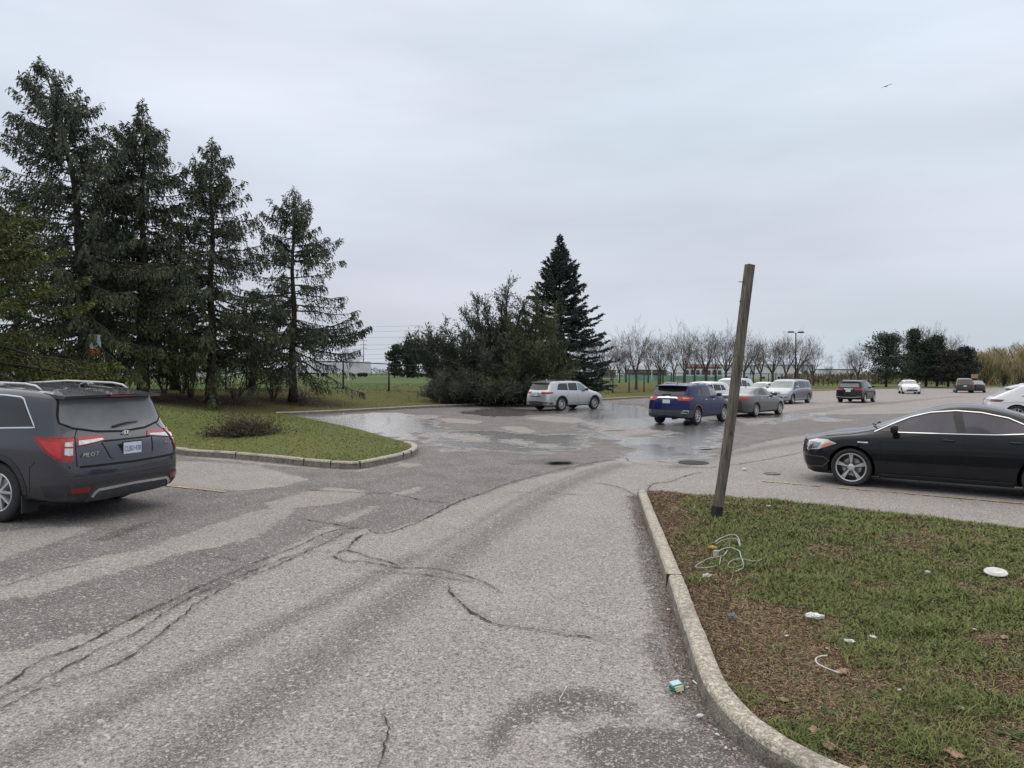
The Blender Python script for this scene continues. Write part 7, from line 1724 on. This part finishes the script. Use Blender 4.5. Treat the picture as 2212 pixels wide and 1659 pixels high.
# on the asphalt
p = G(1462, 1491); pk = empty('cigarette_pack', (p.x, p.y, .008), math.radians(28), 'crushed open pack in teal, pale blue and cream lying beside the kerb', 'pack')
b = MB(); b.box((0, 0, .014), (.085, .055, .022)); b.build('box', M['box_teal'], pk); b = MB(); b.box((.004, .018, .031), (.075, .04, .010), rot=Matrix.Rotation(.25, 3, 'X')); b.build('lid', M['box_pale'], pk); b = MB(); b.box((-.008, -.030, .020), (.062, .018, .020), rot=Matrix.Rotation(-.3, 3, 'X')); b.box((-.01, -.043, .008), (.055, .012, .006)); b.build('inner_card', M['box_cream'], pk)
def seglit(px0, px1, r, name, label, cat, mat, z=.012):
    a, c = G(*px0), G(*px1); b = MB(); b.tube([(a.x, a.y, z), (c.x, c.y, z)], r, 8); return tag(b.build(name, mat), label, cat)
seglit((1497, 1474), (1513, 1488), .0055, 'paper_stick', 'short white paper stick by the kerb, right of the crushed pack', 'litter', M['paper'])
P = [G(x_, y_) for x_, y_ in ((1224, 1487), (1222, 1495), (1214, 1504), (1209, 1514), (1210, 1524))]; b = MB(); b.tube(smooth_line([(q.x, q.y, .014 + .01 * math.sin(i_ * 2)) for i_, q in enumerate(P)], 5), .0045, 6); tag(b.build('dry_stalk', M['cable'], None, True), 'thin curled tan stalk lying on the damp asphalt stain', 'stalk')
for k, (px, py, s, lab) in enumerate(((1444, 1321, .016, 'white chip in the gutter beside the kerb'), (1512, 1553, .022, 'torn white tissue in the gutter below the crushed pack'), (1549, 1593, .014, 'white crumb low in the gutter'), (1400, 1213, .014, 'white scrap in the gutter, upper part'), (1377, 1182, .012, 'small white chip on the pale asphalt by the gutter'), (1410, 1290, .01, 'tiny chip in the gutter below the kerb joint'), (1485, 1490, .01, 'white pellet between pack and kerb'), (1568, 1622, .012, 'white crumb near the lower end of the kerb'),
                                    (627, 1002, .05, 'crumpled white wrapper at the foot of the left island kerb'), (848, 892, .07, 'white scrap beside the far kerb above the puddle'), (742, 895, .07, 'white scrap in the wet gutter of the far kerb'), (1608, 1016, .06, 'flat white wrapper on the asphalt right of the leaning post'), (1390, 872, .10, 'white scrap on the wet asphalt beside the silver SUV'), (460, 957, .03, 'small white scrap on the left island'))):
    g = G(px, py) if k != 13 else G(px, py, .2); g.z = .004 if k != 13 else HT1(g.x, g.y); crumple('wrapper', g, (s, s * .6, s * .35), lab, 'litter', M['paper'], 80 + k)['group'] = 'white litter on the asphalt'
# pebbles and needle debris in the gutter
n = 5200; k_ = np.array(kerb_r); Sg = np.concatenate([[0], np.cumsum(np.linalg.norm(np.diff(k_, axis=0), axis=1))]); s_ = rng.uniform(0, Sg[-1], n); base_ = np.stack([np.interp(s_, Sg, k_[:, i]) for i in (0, 1)], 1); T_ = np.stack([np.interp(s_, Sg, np.gradient(k_, axis=0)[:, i]) for i in (0, 1)], 1); T_ /= np.linalg.norm(T_, axis=1)[:, None]
N_ = np.stack([T_[:, 1], -T_[:, 0]], 1); off_ = np.abs(rng.normal(0, .10, n)) + .005; wv = vnoise(np.column_stack([s_, s_ * 0]), 1.3, 4); keep = rng.random(n) < wv * 1.3 + .15; Pn = (base_ + N_ * off_[:, None])[keep]; n = len(Pn)
D_ = np.column_stack([rng.normal(0, 1, (n, 2)), rng.normal(0, .12, n)]); Vv, Ff = kites(np.column_stack([Pn, np.full(n, .012)]), D_, rng.uniform(.012, .035, n), rng.uniform(.0018, .004, n), rng); Vv[:, 2] = np.maximum(Vv[:, 2], .006)
cc = np.where(rng.random((n, 1)) < .6, np.array(RUST) * rng.uniform(.6, 1.6, (n, 1)), BROWN * rng.uniform(.6, 1.5, (n, 1))); tag(mesh_np('needle_debris', Vv, Ff, M['blades'], None, col=np.repeat(cc, 4, 0)), 'rust-brown needles and grit gathered along the kerb', 'debris', kind='stuff')
n = 1500; a = rng.uniform(0, 1, (n, 2)); th_ = np.radians(-30 + a[:, 0] * 50); r_ = 3 * (9 / 3) ** a[:, 1]; P3 = np.column_stack([r_ * np.sin(th_), r_ * np.cos(th_)]); P3 = P3[~inside(P3, ISL_R) & (seg_dist(P3, ISL_R) > .0)]; dk_ = seg_dist(P3, k_, False); P3 = P3[rng.random(len(P3)) < np.clip(1.1 - dk_ / 1.2, .04, 1)]; n = len(P3)
Vv = []; Ff = []
for q in P3:
    r = rng.uniform(.003, .008); b0 = len(Vv); o_ = rng.uniform(.7, 1.3, 5) * r; Vv += [(q[0] + o_[0], q[1], .008), (q[0], q[1] + o_[1], .008), (q[0] - o_[2], q[1], .008), (q[0], q[1] - o_[3], .008), (q[0], q[1], .008 + o_[4])]; Ff += [(b0, b0 + 1, b0 + 4), (b0 + 1, b0 + 2, b0 + 4), (b0 + 2, b0 + 3, b0 + 4), (b0 + 3, b0, b0 + 4)]
M['pebble'] = material('pale pebbles', (.42, .40, .37), .9, var=.5, vscale=40); tag(mesh_np('loose_grit', np.array(Vv), np.array(Ff), M['pebble']), 'loose pale grit scattered on the asphalt near the kerb', 'grit', kind='stuff')

# ------------------------------------------------------------------ cars in place
white1 = dusty('white car paint', (.68, .69, .71), .25, 0, amt=.05); dark1 = dusty('far dark paint', (.022, .024, .028), .3, .1, amt=.06); dark2 = dusty('far maroon-grey paint', (.030, .024, .027), .3, .1, amt=.06)
c = make_pilot(); c.place(PILOT[0], 'rl', PILOT[1], PILOT[2])
c = make_cla(); c.place(CLA[0], 'fl', CLA[1], CLA[2])
c = make_highlander(); print('HL', c.solve('rr', (1213, 887.5), 'fr', 1284, 54))
c = make_rav4(); print('RAV', c.solve('rr', (1506, 918), 'fr', 1563, 54, 1.02))
c = make_sonata(); print('SON', c.solve('rr', (1633, 900.5), 'fr', 1684, 52, 1.02))
c = make_caravan(); print('VAN', c.solve('fl', (1712, 873), 'rl', 1746, -125, 1.03))
c = make_santafe(); print('SF', c.solve('rr', (1868, 870.5), 'fr', 1887.6, 60, 1.03))
c = make_q8(); c.place(Q8[0], 'rr', Q8[1], Q8[2])
def put_center(c, px, D, th, scale=1.0):
    x = (px - CXP) / FPX * D; L = c.sp['L'] / 2 * scale; t = math.radians(th); c.root.location = (x - L * math.cos(t), D - L * math.sin(t), .004); c.root.rotation_euler = (0, 0, t); c.root.scale = (scale,) * 3
c = make_small_suv('white_crossover', 'white crossover seen over the roof of the blue SUV', white1, H=1.66); put_center(c, 1515, 43, -140)
c = make_small_suv('white_suv', 'taller white SUV behind the leaning post, facing the camera', white1, H=1.80, L=4.7, rake=.5); put_center(c, 1578, 52, -135, 1.03)
c = make_small_sedan('white_sedan', 'white sedan facing the camera behind the dark grey sedan', white1); put_center(c, 1648, 58, -140, 1.05)
c = make_small_sedan('white_hatchback', 'small white hatchback far away in the lot, right of the black SUV', white1, True); put_center(c, 1964, 83.5, -112, 1.12)
c = make_small_suv('dark_suv', 'distant dark SUV seen from behind near the conifers', dark1, H=1.70); put_center(c, 2081, 90, 62, 1.08)
c = make_small_sedan('dark_sedan', 'distant dark maroon-grey sedan tucked right of the distant dark SUV', dark2); put_center(c, 2110, 93, 58, 1.05)
